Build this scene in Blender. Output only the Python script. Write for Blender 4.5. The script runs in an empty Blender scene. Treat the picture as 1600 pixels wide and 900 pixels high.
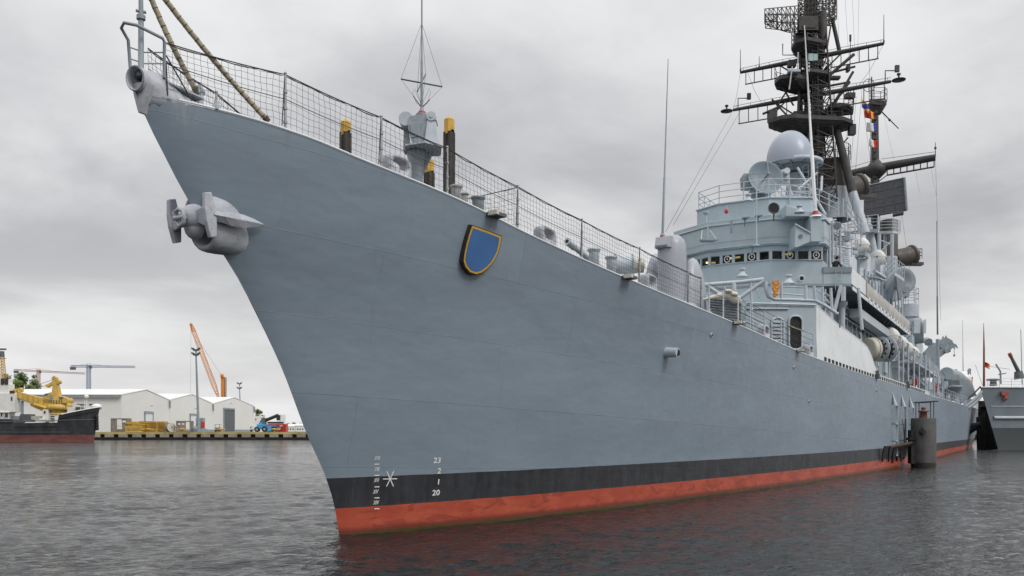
import bpy, bmesh, math, random
import numpy as np
from mathutils import Vector, Matrix, noise
random.seed(7)
sc = bpy.context.scene
col = sc.collection
V = Vector
PI = math.pi

# ---------------------------------------------------------------- camera
CX, CY, CZ = -17.30, -15.0, 2.655
FPX, HOR, YAW = 1400.0, 673.0, math.radians(30)
FW = V((math.cos(YAW), math.sin(YAW), 0))
RT = V((math.sin(YAW), -math.cos(YAW), 0))
UP = V((0, 0, 1))
CAM = V((CX, CY, CZ))
# measuring aids: a sight line of the photograph met with a real plane of the place
def ray(u, v):
    return FW + RT * ((u - 800) / FPX) + UP * ((HOR - v) / FPX)
def aD(u, v, D): return CAM + ray(u, v) * D
def aY(u, v, Y): d = ray(u, v); return CAM + d * ((Y - CY) / d.y)
def aX(u, v, X): d = ray(u, v); return CAM + d * ((X - CX) / d.x)
def aZ(u, v, Z): d = ray(u, v); return CAM + d * ((Z - CZ) / d.z)
def W(c, D, Z): p = CAM + RT * c + FW * D; return V((p.x, p.y, Z))

cam_d = bpy.data.cameras.new('camera')
cam_d.sensor_width = 36; cam_d.lens = 36 * FPX / 1600
cam_d.shift_y = (HOR - 450) / 1600
cam_d.clip_start = 0.1; cam_d.clip_end = 20000
cam_o = bpy.data.objects.new('camera', cam_d); col.objects.link(cam_o)
cam_o.location = CAM; cam_o.rotation_euler = (PI / 2, 0, YAW - PI / 2)
sc.camera = cam_o

# ---------------------------------------------------------------- mesh kit
class MB:
    def __init__(s): s.v = []; s.f = []; s.m = []; s.s = []
    def add(s, vs, fs, m=0, sm=False):
        o = len(s.v); s.v.extend([tuple(p) for p in vs])
        for f in fs: s.f.append([i + o for i in f]); s.m.append(m); s.s.append(sm)
    def hexa(s, p, a, b, c, m=0):
        p, a, b, c = V(p), V(a), V(b), V(c)
        if a.cross(b).dot(c) < 0: a, b = b, a
        s.add([p, p+a, p+a+b, p+b, p+c, p+a+c, p+a+b+c, p+b+c],
              [(3,2,1,0),(4,5,6,7),(0,1,5,4),(1,2,6,5),(2,3,7,6),(3,0,4,7)], m)
    def box(s, c, sx, sy, sz, ax=None, ay=None, az=None, m=0):
        ax = V(ax or (1,0,0)); ay = V(ay or (0,1,0)); az = V(az or (0,0,1))
        s.hexa(V(c) - ax*sx/2 - ay*sy/2 - az*sz/2, ax*sx, ay*sy, az*sz, m)
    def boxz(s, c, sx, sy, sz, yaw=0, m=0):      # c is the middle of the base
        a = V((math.cos(yaw), math.sin(yaw), 0)); b = V((-a.y, a.x, 0))
        s.hexa(V(c) - a*sx/2 - b*sy/2, a*sx, b*sy, UP*sz, m)
    def prism(s, poly, z0, z1, m=0):
        n = len(poly)
        if sum(poly[i][0]*poly[(i+1)%n][1]-poly[(i+1)%n][0]*poly[i][1] for i in range(n)) < 0: poly = poly[::-1]
        zt = (lambda i: z1[i]) if isinstance(z1, (list, tuple)) else (lambda i: z1)
        vs = [(p[0], p[1], z0) for p in poly] + [(p[0], p[1], zt(i)) for i, p in enumerate(poly)]
        s.add(vs, [tuple(range(n))[::-1], tuple(range(n, 2*n))] + [(i, (i+1)%n, (i+1)%n+n, i+n) for i in range(n)], m)
    def slab(s, pts, vec, m=0):
        pts = [V(p) for p in pts]; vec = V(vec); n = len(pts)
        nn = V((0,0,0))
        for i in range(n): nn += pts[i].cross(pts[(i+1) % n])
        if nn.dot(vec) < 0: pts = pts[::-1]
        s.add(pts + [p + vec for p in pts], [tuple(range(n))[::-1], tuple(range(n, 2*n))] + [(i, (i+1)%n, (i+1)%n+n, i+n) for i in range(n)], m)
    def cyl(s, p0, p1, r0, r1=None, n=10, m=0, cap=True, sm=True):
        s.tube([p0, p1], [r0, r0 if r1 is None else r1], n, m, cap, sm)
    def tube(s, pts, r, n=6, m=0, cap=True, sm=True, closed=False):
        pts = [V(p) for p in pts]; k = len(pts)
        rr = r if isinstance(r, (list, tuple)) else [r]*k
        ts = []
        for i in range(k):
            a = pts[(i-1) % k] if (closed or i > 0) else pts[i]
            b = pts[(i+1) % k] if (closed or i < k-1) else pts[i]
            t = b - a; ts.append(t.normalized() if t.length > 1e-9 else V((0,0,1)))
        t0 = ts[0]; x = t0.orthogonal().normalized() if abs(t0.z) > .95 else t0.cross(UP).normalized()
        vs = []
        for i in range(k):
            t = ts[i]; x = x - t * x.dot(t)
            x = x.normalized() if x.length > 1e-6 else t.orthogonal().normalized()
            y = t.cross(x)
            for j in range(n):
                a = 2*PI*j/n; vs.append(pts[i] + (x*math.cos(a) + y*math.sin(a)) * rr[i])
        fs = []
        for i in range(k if closed else k-1):
            i2 = (i+1) % k
            for j in range(n): fs.append((i*n+j, i*n+(j+1)%n, i2*n+(j+1)%n, i2*n+j))
        s.add(vs, fs, m, sm)
        if cap and not closed:
            s.add(vs[:n], [tuple(range(n))[::-1]], m); s.add(vs[-n:], [tuple(range(n))], m)
    def lathe(s, prof, o, axis=(0,0,1), n=20, m=0, sm=True):
        o = V(o); z = V(axis).normalized(); x = z.orthogonal().normalized(); y = z.cross(x)
        vs = []
        for r, h in prof:
            for j in range(n):
                a = 2*PI*j/n; vs.append(o + z*h + (x*math.cos(a) + y*math.sin(a))*max(r, 1e-4))
        fs = [(i*n+j, i*n+(j+1)%n, (i+1)*n+(j+1)%n, (i+1)*n+j) for i in range(len(prof)-1) for j in range(n)]
        s.add(vs, fs, m, sm)
    def ell(s, c, rx, ry, rz, n=16, k=10, a0=-PI/2, a1=PI/2, ax=None, ay=None, az=None, m=0):
        c = V(c); ax = V(ax or (1,0,0)); ay = V(ay or (0,1,0)); az = V(az or (0,0,1))
        vs = []
        for i in range(k+1):
            t = a0 + (a1-a0)*i/k; cr = max(math.cos(t), 1e-4)
            for j in range(n):
                a = 2*PI*j/n; vs.append(c + ax*rx*cr*math.cos(a) + ay*ry*cr*math.sin(a) + az*rz*math.sin(t))
        s.add(vs, [(i*n+j, i*n+(j+1)%n, (i+1)*n+(j+1)%n, (i+1)*n+j) for i in range(k) for j in range(n)], m, True)
    def loft(s, rings, m=0, sm=True, closed=True, cap=True):
        n = len(rings[0]); vs = [p for r in rings for p in r]; fs = []
        for i in range(len(rings)-1):
            for j in range(n if closed else n-1):
                fs.append((i*n+j, i*n+(j+1)%n, (i+1)*n+(j+1)%n, (i+1)*n+j))
        s.add(vs, fs, m, sm)
        if cap and closed: s.add(rings[0], [tuple(range(n))[::-1]], m); s.add(rings[-1], [tuple(range(n))], m)
    def rail(s, path, h, n=3, gap=1.2, r=.022, rp=.028, m=0, closed=False, k=5, base=0.0):
        path = [V(p) for p in path]; 
        if closed: path = path + [path[0]]
        for i in range(n):
            z = UP * (base + (h-base)*(i+1)/n)
            for a, b in zip(path, path[1:]): s.cyl(a+z, b+z, r, n=k, m=m, cap=False)
        for a, b in zip(path, path[1:]):
            c = max(1, round((b-a).length/gap))
            for i in range(c): s.cyl(a.lerp(b, i/c), a.lerp(b, i/c)+UP*h, rp, n=k, m=m, cap=False)
        s.cyl(path[-1], path[-1]+UP*h, rp, n=k, m=m, cap=False)
    def ladder(s, a, b, w, side, r=.02, step=.3, m=0):
        a, b = V(a), V(b); sd = V(side).normalized()*w/2
        s.cyl(a-sd, b-sd, r, n=5, m=m); s.cyl(a+sd, b+sd, r, n=5, m=m)
        c = int((b-a).length/step)
        for i in range(1, c): p = a.lerp(b, i/c); s.cyl(p-sd, p+sd, r*.8, n=4, m=m, cap=False)
    def build(s, name, mats, parent=None, bevel=0, loc=None):
        me = bpy.data.meshes.new(name)
        off = V(wloc.get(parent, (0,0,0))) if parent else V(loc or (0,0,0))
        me.from_pydata([(p[0]-off.x, p[1]-off.y, p[2]-off.z) for p in s.v], [], s.f)
        mats = mats if isinstance(mats, (list, tuple)) else [mats]
        for m in mats: me.materials.append(m)
        me.polygons.foreach_set('material_index', s.m); me.polygons.foreach_set('use_smooth', s.s)
        me.update()
        o = bpy.data.objects.new(name, me); col.objects.link(o)
        if parent: o.parent = parent; wloc[o] = tuple(off)
        else: o.location = off; wloc[o] = tuple(off)
        if bevel:
            b = o.modifiers.new('bevel', 'BEVEL'); b.width = bevel; b.segments = 2; b.limit_method = 'ANGLE'; b.angle_limit = math.radians(40)
        return o
wloc = {}
def thing(name, label, cat, loc=(0,0,0), group=None):
    o = bpy.data.objects.new(name, None); col.objects.link(o); o.location = loc; o.empty_display_size = .3
    wloc[o] = tuple(loc); o['label'] = label; o['category'] = cat
    if group: o['group'] = group
    return o
def tag(o, label, cat, group=None):
    o['label'] = label; o['category'] = cat
    if group: o['group'] = group
    return o
def structure(o): o['kind'] = 'structure'; return o

# ---------------------------------------------------------------- materials
class NT:
    def __init__(s, m): s.t = m.node_tree; s.n = s.t.nodes; s.l = s.t.links
    def node(s, typ, **k):
        nd = s.n.new(typ)
        for a, b in k.items(): setattr(nd, a, b)
        return nd
    def put(s, sock, v):
        if isinstance(v, bpy.types.NodeSocket): s.l.new(v, sock)
        elif v is not None:
            if hasattr(sock.default_value, '__len__') and not hasattr(v, '__len__'): v = (v,)*len(sock.default_value)
            if hasattr(sock.default_value, '__len__') and len(sock.default_value) == 4 and len(v) == 3: v = (*v, 1)
            sock.default_value = v
    def noise(s, vec, scale, detail=4, rough=.55, dist=0):
        n = s.node('ShaderNodeTexNoise'); n.inputs['Scale'].default_value = scale; n.inputs['Detail'].default_value = detail
        n.inputs['Roughness'].default_value = rough; n.inputs['Distortion'].default_value = dist
        s.l.new(vec, n.inputs['Vector']); return n.outputs['Fac']
    def math(s, op, a, b=None, c=None, clamp=False):
        n = s.node('ShaderNodeMath', operation=op, use_clamp=clamp)
        s.put(n.inputs[0], a)
        if b is not None: s.put(n.inputs[1], b)
        if c is not None: s.put(n.inputs[2], c)
        return n.outputs[0]
    def ramp(s, v, a, b, c=0., d=1.):
        n = s.node('ShaderNodeMapRange', interpolation_type='SMOOTHSTEP'); s.put(n.inputs[0], v)
        for i, x in enumerate((a, b, c, d)): n.inputs[i+1].default_value = x
        return n.outputs[0]
    def mix(s, f, a, b, blend='MIX'):
        n = s.node('ShaderNodeMix', data_type='RGBA', blend_type=blend)
        s.put(n.inputs[0], f); s.put(n.inputs[6], a); s.put(n.inputs[7], b); return n.outputs[2]
    def scale(s, vec, xyz):
        n = s.node('ShaderNodeVectorMath', operation='MULTIPLY'); s.l.new(vec, n.inputs[0]); n.inputs[1].default_value = xyz; return n.outputs[0]
    def bump(s, h, strength=.3, dist=.02, normal=None):
        n = s.node('ShaderNodeBump'); n.inputs['Strength'].default_value = strength; n.inputs['Distance'].default_value = dist
        s.l.new(h, n.inputs['Height'])
        if normal: s.l.new(normal, n.inputs['Normal'])
        return n.outputs[0]

def new_mat(name):
    m = bpy.data.materials.new(name); m.use_nodes = True
    t = NT(m); p = t.n['Principled BSDF']
    c = t.node('ShaderNodeTexCoord').outputs['Object']
    return m, t, p, c
def paint(name, rgb, rough=.5, var=.12, scale=1.2, metal=0, streak=0., grime=0., rust=0., bump=.0, bscale=8, spec=.5):
    m, t, p, c = new_mat(name)
    lo = tuple(x*(1-var) for x in rgb); hi = tuple(min(1, x*(1+var)) for x in rgb)
    cc = t.mix(t.ramp(t.noise(c, scale, 5, .6), .3, .7), lo, hi)
    cc = t.mix(t.math('MULTIPLY', t.ramp(t.noise(c, scale*9, 3, .6), .4, .75), var*1.2), cc, tuple(x*.6 for x in rgb))
    if streak:
        st = t.noise(t.scale(c, (5, 5, .28)), 1.3, 4, .65)
        cc = t.mix(t.math('MULTIPLY', t.ramp(st, .5, .78), streak), cc, tuple(x*.42 for x in rgb))
    if grime:
        g = t.ramp(t.noise(c, scale*2.7, 6, .7, .4), .52, .72)
        cc = t.mix(t.math('MULTIPLY', g, grime), cc, (.05, .045, .038))
    if rust:
        g = t.ramp(t.noise(t.scale(c, (3, 3, .9)), scale*1.6, 6, .72), .60, .70)
        cc = t.mix(t.math('MULTIPLY', g, rust), cc, (.13, .045, .018))
    t.put(p.inputs['Base Color'], cc)
    rn = t.ramp(t.noise(c, scale*3, 3), .2, .8, max(.05, rough-.1), min(1, rough+.12))
    t.put(p.inputs['Roughness'], rn); p.inputs['Metallic'].default_value = metal
    p.inputs['Specular IOR Level'].default_value = spec
    if bump: t.put(p.inputs['Normal'], t.bump(t.noise(c, bscale, 4), .5, bump))
    return m
M = {}
M['grey'] = paint('superstructure_grey', (.40, .475, .52), .42, .07, .5, streak=.12, grime=.06, bump=.01, bscale=1.5)
M['pale'] = paint('pale_grey', (.70, .73, .75), .36, .07, .5, streak=.16, bump=.012, bscale=.9)
M['lgrey'] = paint('light_grey_gear', (.47, .52, .56), .45, .1, 1.2, streak=.12, grime=.12, rust=.12)
M['mgrey'] = paint('mid_grey_gear', (.25, .29, .32), .5, .12, 1.2, streak=.18, grime=.18, rust=.12)
M['dgrey'] = paint('dark_grey_gear', (.10, .11, .115), .55, .15, 1.5, grime=.2)
M['soot'] = paint('sooty_mast', (.052, .048, .046), .62, .25, 1.6, grime=.25, rust=.12)
M['brown'] = paint('stack_brown', (.085, .073, .065), .62, .15, .8, streak=.25)
M['deckm'] = paint('deck_green_grey', (.09, .10, .10), .8, .15, 1)
M['white'] = paint('white_paint', (.72, .72, .69), .42, .06, .8, streak=.18, grime=.08)
M['cream'] = paint('cream_paint', (.58, .55, .46), .5, .12, 1.4, streak=.2, grime=.15)
M['canvas'] = paint('grey_canvas', (.47, .46, .44), .9, .1, .7, streak=.3, bump=.03, bscale=2.2)
M['black'] = paint('black_void', (.012, .012, .013), .7, .2, 2)
M['rubber'] = paint('black_rubber', (.022, .022, .024), .7, .2, 2)
M['red'] = paint('red_paint', (.50, .045, .03), .45, .1, 2)
M['orange'] = paint('orange_paint', (.62, .22, .03), .5, .1, 1)
M['yellow'] = paint('yellow_paint', (.60, .36, .05), .55, .16, 1.2, streak=.25, grime=.18)
M['dullyellow'] = paint('dull_yellow', (.60, .39, .08), .5, .16, .5, streak=.25, grime=.2)
M['wood'] = paint('tarred_timber', (.055, .047, .042), .85, .3, 1.5, streak=.5, bump=.03, bscale=10)
M['greywood'] = paint('weathered_board', (.23, .20, .17), .85, .2, .9, streak=.3)
M['rope'] = paint('weathered_rope', (.40, .35, .25), .95, .25, 7, grime=.25)
M['line'] = paint('dark_line', (.05, .05, .052), .9, .2, 5)
M['net'] = paint('net_cord', (.12, .12, .125), .9, .2, 3)
M['galv'] = paint('galvanised', (.36, .37, .38), .45, .15, 3, metal=.2, rust=.15)
M['markwhite'] = paint('mark_white', (.78, .78, .76), .5, .06, 6, grime=.1)
M['gold'] = paint('gold_trim', (.62, .36, .03), .42, .08, 3)
M['crest'] = paint('crest_blue', (.045, .14, .34), .38, .08, 2)
M['crestedge'] = paint('crest_edge', (.022, .02, .018), .5, .2, 3)
M['concrete'] = paint('old_concrete', (.30, .285, .25), .9, .22, .25, streak=.35, grime=.3, bump=.05, bscale=3)
M['rusty'] = paint('rust_steel', (.15, .06, .035), .8, .3, 2)
M['hallwhite'] = paint('hall_cladding', (.72, .715, .69), .6, .05, .05, streak=.1)
M['hallroof'] = paint('hall_roof', (.74, .75, .73), .5, .04, .05)
M['bark'] = paint('bark', (.07, .055, .04), .9, .3, 3)
M['leaf'] = paint('leaf', (.075, .125, .03), .7, .45, .35)
M['leaf2'] = paint('leaf_bright', (.15, .22, .045), .7, .4, .35)
M['blue'] = paint('blue_machine', (.05, .32, .60), .45, .1, .8)
M['hullblack'] = paint('vessel_black', (.032, .034, .038), .5, .25, .3, streak=.3, grime=.1)
M['antifoul'] = paint('vessel_antifoul', (.19, .075, .06), .7, .15, .3, streak=.3)
M['skin'] = paint('skin', (.50, .29, .20), .6, .06, 6)
M['navy'] = paint('navy_cloth', (.018, .02, .03), .9, .2, 6)
M['craneblue'] = paint('crane_blue', (.26, .32, .46), .6, .1, .2)
M['craneorange'] = paint('crane_orange', (.72, .36, .17), .6, .1, .2)
M['paleRed'] = paint('faded_red', (.45, .25, .22), .6, .1, .2)
M['castgrey'] = paint('cast_steel_grey', (.43,.45,.49), .5, .14, 2.5, streak=.25, grime=.28, rust=.3, bump=.02, bscale=9)
M['gunpale'] = paint('gun_house_grey', (.35,.375,.41), .42, .08, .8, streak=.15, grime=.08)
M['wrap'] = paint('rope_wrapping', (.13,.11,.075), .95, .25, 6)
M['dish'] = paint('dish_grey', (.19,.24,.28), .45, .06, 1)
M['fgreen'] = paint('netting_green', (.05, .09, .06), .8, .2, 1)
def glass(name, rgb=(.012, .014, .015), see=0.0):
    m, t, p, c = new_mat(name); p.inputs['Base Color'].default_value = (*rgb, 1); p.inputs['Roughness'].default_value = .06
    if see:
        tr = t.node('ShaderNodeBsdfTransparent'); tr.inputs[0].default_value = (.75, .8, .78, 1)
        mx = t.node('ShaderNodeMixShader'); mx.inputs[0].default_value = see
        t.l.new(p.outputs[0], mx.inputs[1]); t.l.new(tr.outputs[0], mx.inputs[2]); t.l.new(mx.outputs[0], t.n['Material Output'].inputs[0])
    return m
M['clearglass'] = glass('window_glass', see=.6)
M['potrust'] = paint('chipped_enamel', (.42, .43, .42), .6, .2, 5, rust=1.0)
M['glass'] = glass('dark_glass')
def lampm(name, rgb, e):
    m, t, p, c = new_mat(name); p.inputs['Base Color'].default_value = (*rgb, 1)
    p.inputs['Emission Color'].default_value = (*rgb, 1); p.inputs['Emission Strength'].default_value = e
    return m
M['tubelight'] = lampm('lit_lamp', (1, .72, .2), 1.6)
def flag_mat(name, bands, axis):
    m, t, p, c = new_mat(name)
    g = t.node('ShaderNodeTexCoord').outputs['Generated']
    sx = t.node('ShaderNodeSeparateXYZ'); t.l.new(g, sx.inputs[0])
    r = t.node('ShaderNodeValToRGB'); r.color_ramp.interpolation = 'CONSTANT'
    e = r.color_ramp.elements; e[0].position = 0; e[0].color = (*bands[0], 1)
    e[1].position = 1/len(bands); e[1].color = (*bands[1], 1)
    for i in range(2, len(bands)): x = e.new(i/len(bands)); x.color = (*bands[i], 1)
    t.l.new(sx.outputs[axis], r.inputs[0]); t.l.new(r.outputs[0], p.inputs['Base Color']); p.inputs['Roughness'].default_value = .9
    return m
FR, FY, FB, FWt, FK = (.6, .04, .03), (.75, .45, .03), (.05, .06, .35), (.75, .75, .75), (.015, .015, .015)
M['flag_de'] = flag_mat('flag_black_red_gold', [FY, FR, FK], 2)
M['flag_a'] = flag_mat('flag_blue_yellow', [FY, FB, FY], 2)
M['flag_b'] = flag_mat('flag_red_yellow', [FR, FY, FR], 0)
M['flag_c'] = flag_mat('flag_white_blue', [FWt, FB], 0)
M['flag_d'] = flag_mat('flag_white_red', [FWt, FR], 0)

def hull_mat():
    m, t, p, c = new_mat('hull_paint')
    sx = t.node('ShaderNodeSeparateXYZ'); t.l.new(c, sx.inputs[0]); X, Z = sx.outputs[0], sx.outputs[2]
    grey = (.214, .266, .318)
    big = t.noise(t.scale(c, (.16, .16, .5)), 1.0, 6, .62)
    cc = t.mix(t.ramp(big, .32, .68), tuple(x*.92 for x in grey), tuple(x*1.07 for x in grey))
    # repainted rectangular patches, plate by plate
    cb = t.node('ShaderNodeCombineXYZ'); t.l.new(X, cb.inputs[0]); t.l.new(t.math('ADD', Z, t.math('MULTIPLY', X, .035)), cb.inputs[1])
    br = t.node('ShaderNodeTexBrick'); t.l.new(cb.outputs[0], br.inputs['Vector'])
    br.inputs['Scale'].default_value = 1; br.inputs['Brick Width'].default_value = 7.5; br.inputs['Row Height'].default_value = 1.75
    br.inputs['Mortar Size'].default_value = .007; br.inputs['Mortar Smooth'].default_value = .6; br.offset = .37
    br.inputs['Color1'].default_value = (.45, .45, .45, 1); br.inputs['Color2'].default_value = (.55, .55, .55, 1)
    sb = t.node('ShaderNodeSeparateColor'); t.l.new(br.outputs['Color'], sb.inputs[0])
    cc = t.mix(t.math('MULTIPLY', t.ramp(sb.outputs[0], .45, .55), .38), cc, tuple(x*1.10 for x in grey))
    wk = t.noise(t.scale(c, (.3, .3, .4)), 1, 3)
    seam = t.math('MULTIPLY', br.outputs['Fac'], t.ramp(wk, .40, .62))
    cc = t.mix(t.math('MULTIPLY', seam, .55), cc, (.40, .45, .48))
    # scuffs and scratches
    sc1 = t.ramp(t.noise(t.scale(c, (.8, .8, 3.0)), 1.6, 7, .75, .6), .66, .74)
    cc = t.mix(t.math('MULTIPLY', sc1, .30), cc, (.40, .44, .46))
    sc2 = t.ramp(t.noise(t.scale(c, (1.1, 1.1, 1.6)), 4.2, 6, .8), .70, .76)
    cc = t.mix(t.math('MULTIPLY', sc2, .35), cc, (.12, .145, .165))
    st = t.ramp(t.noise(t.scale(c, (2.6, 2.6, .10)), 1.2, 4, .65), .58, .80)
    cc = t.mix(t.math('MULTIPLY', st, .22), cc, (.13, .145, .15))
    dn = t.ramp(t.noise(t.scale(c, (3.2, 3.2, 5)), 1.5, 4, .7), .70, .80)
    cc = t.mix(t.math('MULTIPLY', dn, .25), cc, (.42, .46, .48))
    # painted boot topping
    wob = t.math('MULTIPLY', t.math('SUBTRACT', t.noise(c, 1.3, 3), .5), .03)
    zz = t.math('ADD', Z, wob)
    blk = t.mix(t.ramp(t.noise(t.scale(c, (2.5, 2.5, .5)), 1.3, 6, .7), .35, .75), (.022, .023, .028), (.045, .047, .054))
    gb = t.ramp(t.noise(t.scale(c, (5, 5, .35)), 1.0, 5, .7), .62, .76)
    blk = t.mix(t.math('MULTIPLY', gb, .75), blk, (.10, .105, .115))
    cc = t.mix(t.ramp(zz, 1.475, 1.487), blk, cc)
    rd = t.mix(t.ramp(t.noise(t.scale(c, (.8, .8, 2.2)), 1.1, 6, .65), .35, .7), (.36, .058, .028), (.47, .092, .048))
    rp = t.ramp(t.noise(t.scale(c, (.55, .55, 1.4)), 1.7, 4, .6, .8), .56, .60)
    rd = t.mix(t.math('MULTIPLY', rp, .75), rd, (.27, .045, .026))
    rd = t.mix(t.ramp(t.math('ADD', Z, t.math('MULTIPLY', t.noise(c, 3, 4), .12)), .16, .34), (.16, .032, .02), rd)
    wd = t.math('ADD', Z, t.math('MULTIPLY', t.noise(t.scale(c, (1, 1, .3)), 3.5, 5, .7), .12))
    rd = t.mix(t.ramp(wd, .085, .16), (.055, .052, .010), rd)
    cc = t.mix(t.ramp(zz, .705, .715), rd, cc)
    t.put(p.inputs['Base Color'], cc); m['rgb'] = 1; global HULLN; HULLN = (t, p, c, X, Z, cc)
    t.put(p.inputs['Roughness'], t.ramp(t.noise(c, 2.0, 4), .2, .8, .36, .52))
    fr = t.math('MULTIPLY', t.math('SINE', t.math('MULTIPLY', X, 8.4)), t.math('MULTIPLY', t.ramp(t.noise(t.scale(c, (.25, .25, .5)), 1, 3), .42, .68), .05))
    h = t.math('ADD', t.math('ADD', t.noise(t.scale(c, (.45, .45, .9)), 1.0, 3), fr), t.math('MULTIPLY', br.outputs['Fac'], .3))
    t.put(p.inputs['Normal'], t.bump(h, .75, .058, t.bump(t.noise(c, 14, 3), .2, .004)))
    return m
M['hull'] = hull_mat()

def lattice(mb, a, b, w0, w1, n, r, m=0, up=None):
    a, b = V(a), V(b); d_ = (b-a).normalized(); s = d_.cross(UP).normalized() if abs(d_.z) < .98 else RT.copy(); u_ = s.cross(d_)
    cs = []
    for i in range(n+1):
        q = i/n; w_ = w0+(w1-w0)*q; p_ = a.lerp(b,q); cs.append([p_+s*w_*x+u_*w_*y for x, y in ((-.5,-.5),(.5,-.5),(.5,.5),(-.5,.5))])
    for k_ in range(4): mb.tube([c_[k_] for c_ in cs], r, 4, m=m, cap=False)
    for i in range(n):
        for k_ in range(4): k2 = (k_+1) % 4; mb.cyl(cs[i][k_], cs[i+1][k2], r*.6, r*.6, 3, m=m, cap=False); mb.cyl(cs[i][k_], cs[i][k2], r*.5, r*.5, 3, m=m, cap=False)
# ---------------------------------------------------------------- light, sky, water
SUN_DIR = V((-.10, -.80, .78)).normalized()       # towards the sun behind the cloud
w = bpy.data.worlds.new('World'); sc.world = w; w.use_nodes = True
t = NT(w); bg = t.n['Background']
sky = t.node('ShaderNodeTexSky', sky_type='NISHITA'); sky.sun_disc = False
sky.sun_elevation = math.asin(SUN_DIR.z); sky.sun_rotation = math.atan2(SUN_DIR.x, SUN_DIR.y)
sky.air_density = 1.5; sky.dust_density = 3
d = t.node('ShaderNodeTexCoord').outputs['Generated']
sx = t.node('ShaderNodeSeparateXYZ'); t.l.new(d, sx.inputs[0])
zc = t.math('MAXIMUM', sx.outputs[2], 0.0)
den = t.math('ADD', zc, .22)
cb = t.node('ShaderNodeCombineXYZ')
t.l.new(t.math('DIVIDE', sx.outputs[0], den), cb.inputs[0]); t.l.new(t.math('DIVIDE', sx.outputs[1], den), cb.inputs[1])
cb.inputs[2].default_value = 23.7
c1 = t.noise(cb.outputs[0], .74, 6, .50, .5)
c2 = t.noise(t.scale(cb.outputs[0], (1, 1, 2.2)), 2.3, 6, .55, .35)
cl = t.math('ADD', t.math('MULTIPLY', c1, .76), t.math('MULTIPLY', c2, .24))
cl = t.ramp(cl, .35, .64)
ccol = t.mix(cl, (4.7, 4.7, 4.9), (9.0, 9.0, 9.05))
# overcast: the cloud layer gets brighter towards the zenith and pale at the rim
hz = t.ramp(zc, .0, .24, 1, 0)
ccol = t.mix(t.math('MULTIPLY', hz, .6), ccol, (9.0, 9.0, 9.0))
k = t.math('MULTIPLY_ADD', t.ramp(zc, .35, .95), 1.3, 1.0)
vm = t.node('ShaderNodeVectorMath', operation='SCALE'); t.l.new(ccol, vm.inputs[0]); t.l.new(k, vm.inputs['Scale'])
out = t.mix(.94, sky.outputs[0], vm.outputs[0])
t.put(bg.inputs['Color'], out); bg.inputs['Strength'].default_value = .1

sd = bpy.data.lights.new('sun', 'SUN'); sd.energy = 1.3; sd.angle = math.radians(22); sd.color = (1, .97, .93)
so = bpy.data.objects.new('sun', sd); col.objects.link(so); so.rotation_euler = SUN_DIR.to_track_quat('Z', 'Y').to_euler()
vs_ = sc.view_settings; vs_.view_transform = 'Standard'; vs_.look = 'None'; vs_.exposure = 0; vs_.gamma = 1; vs_.use_curve_mapping = False

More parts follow.
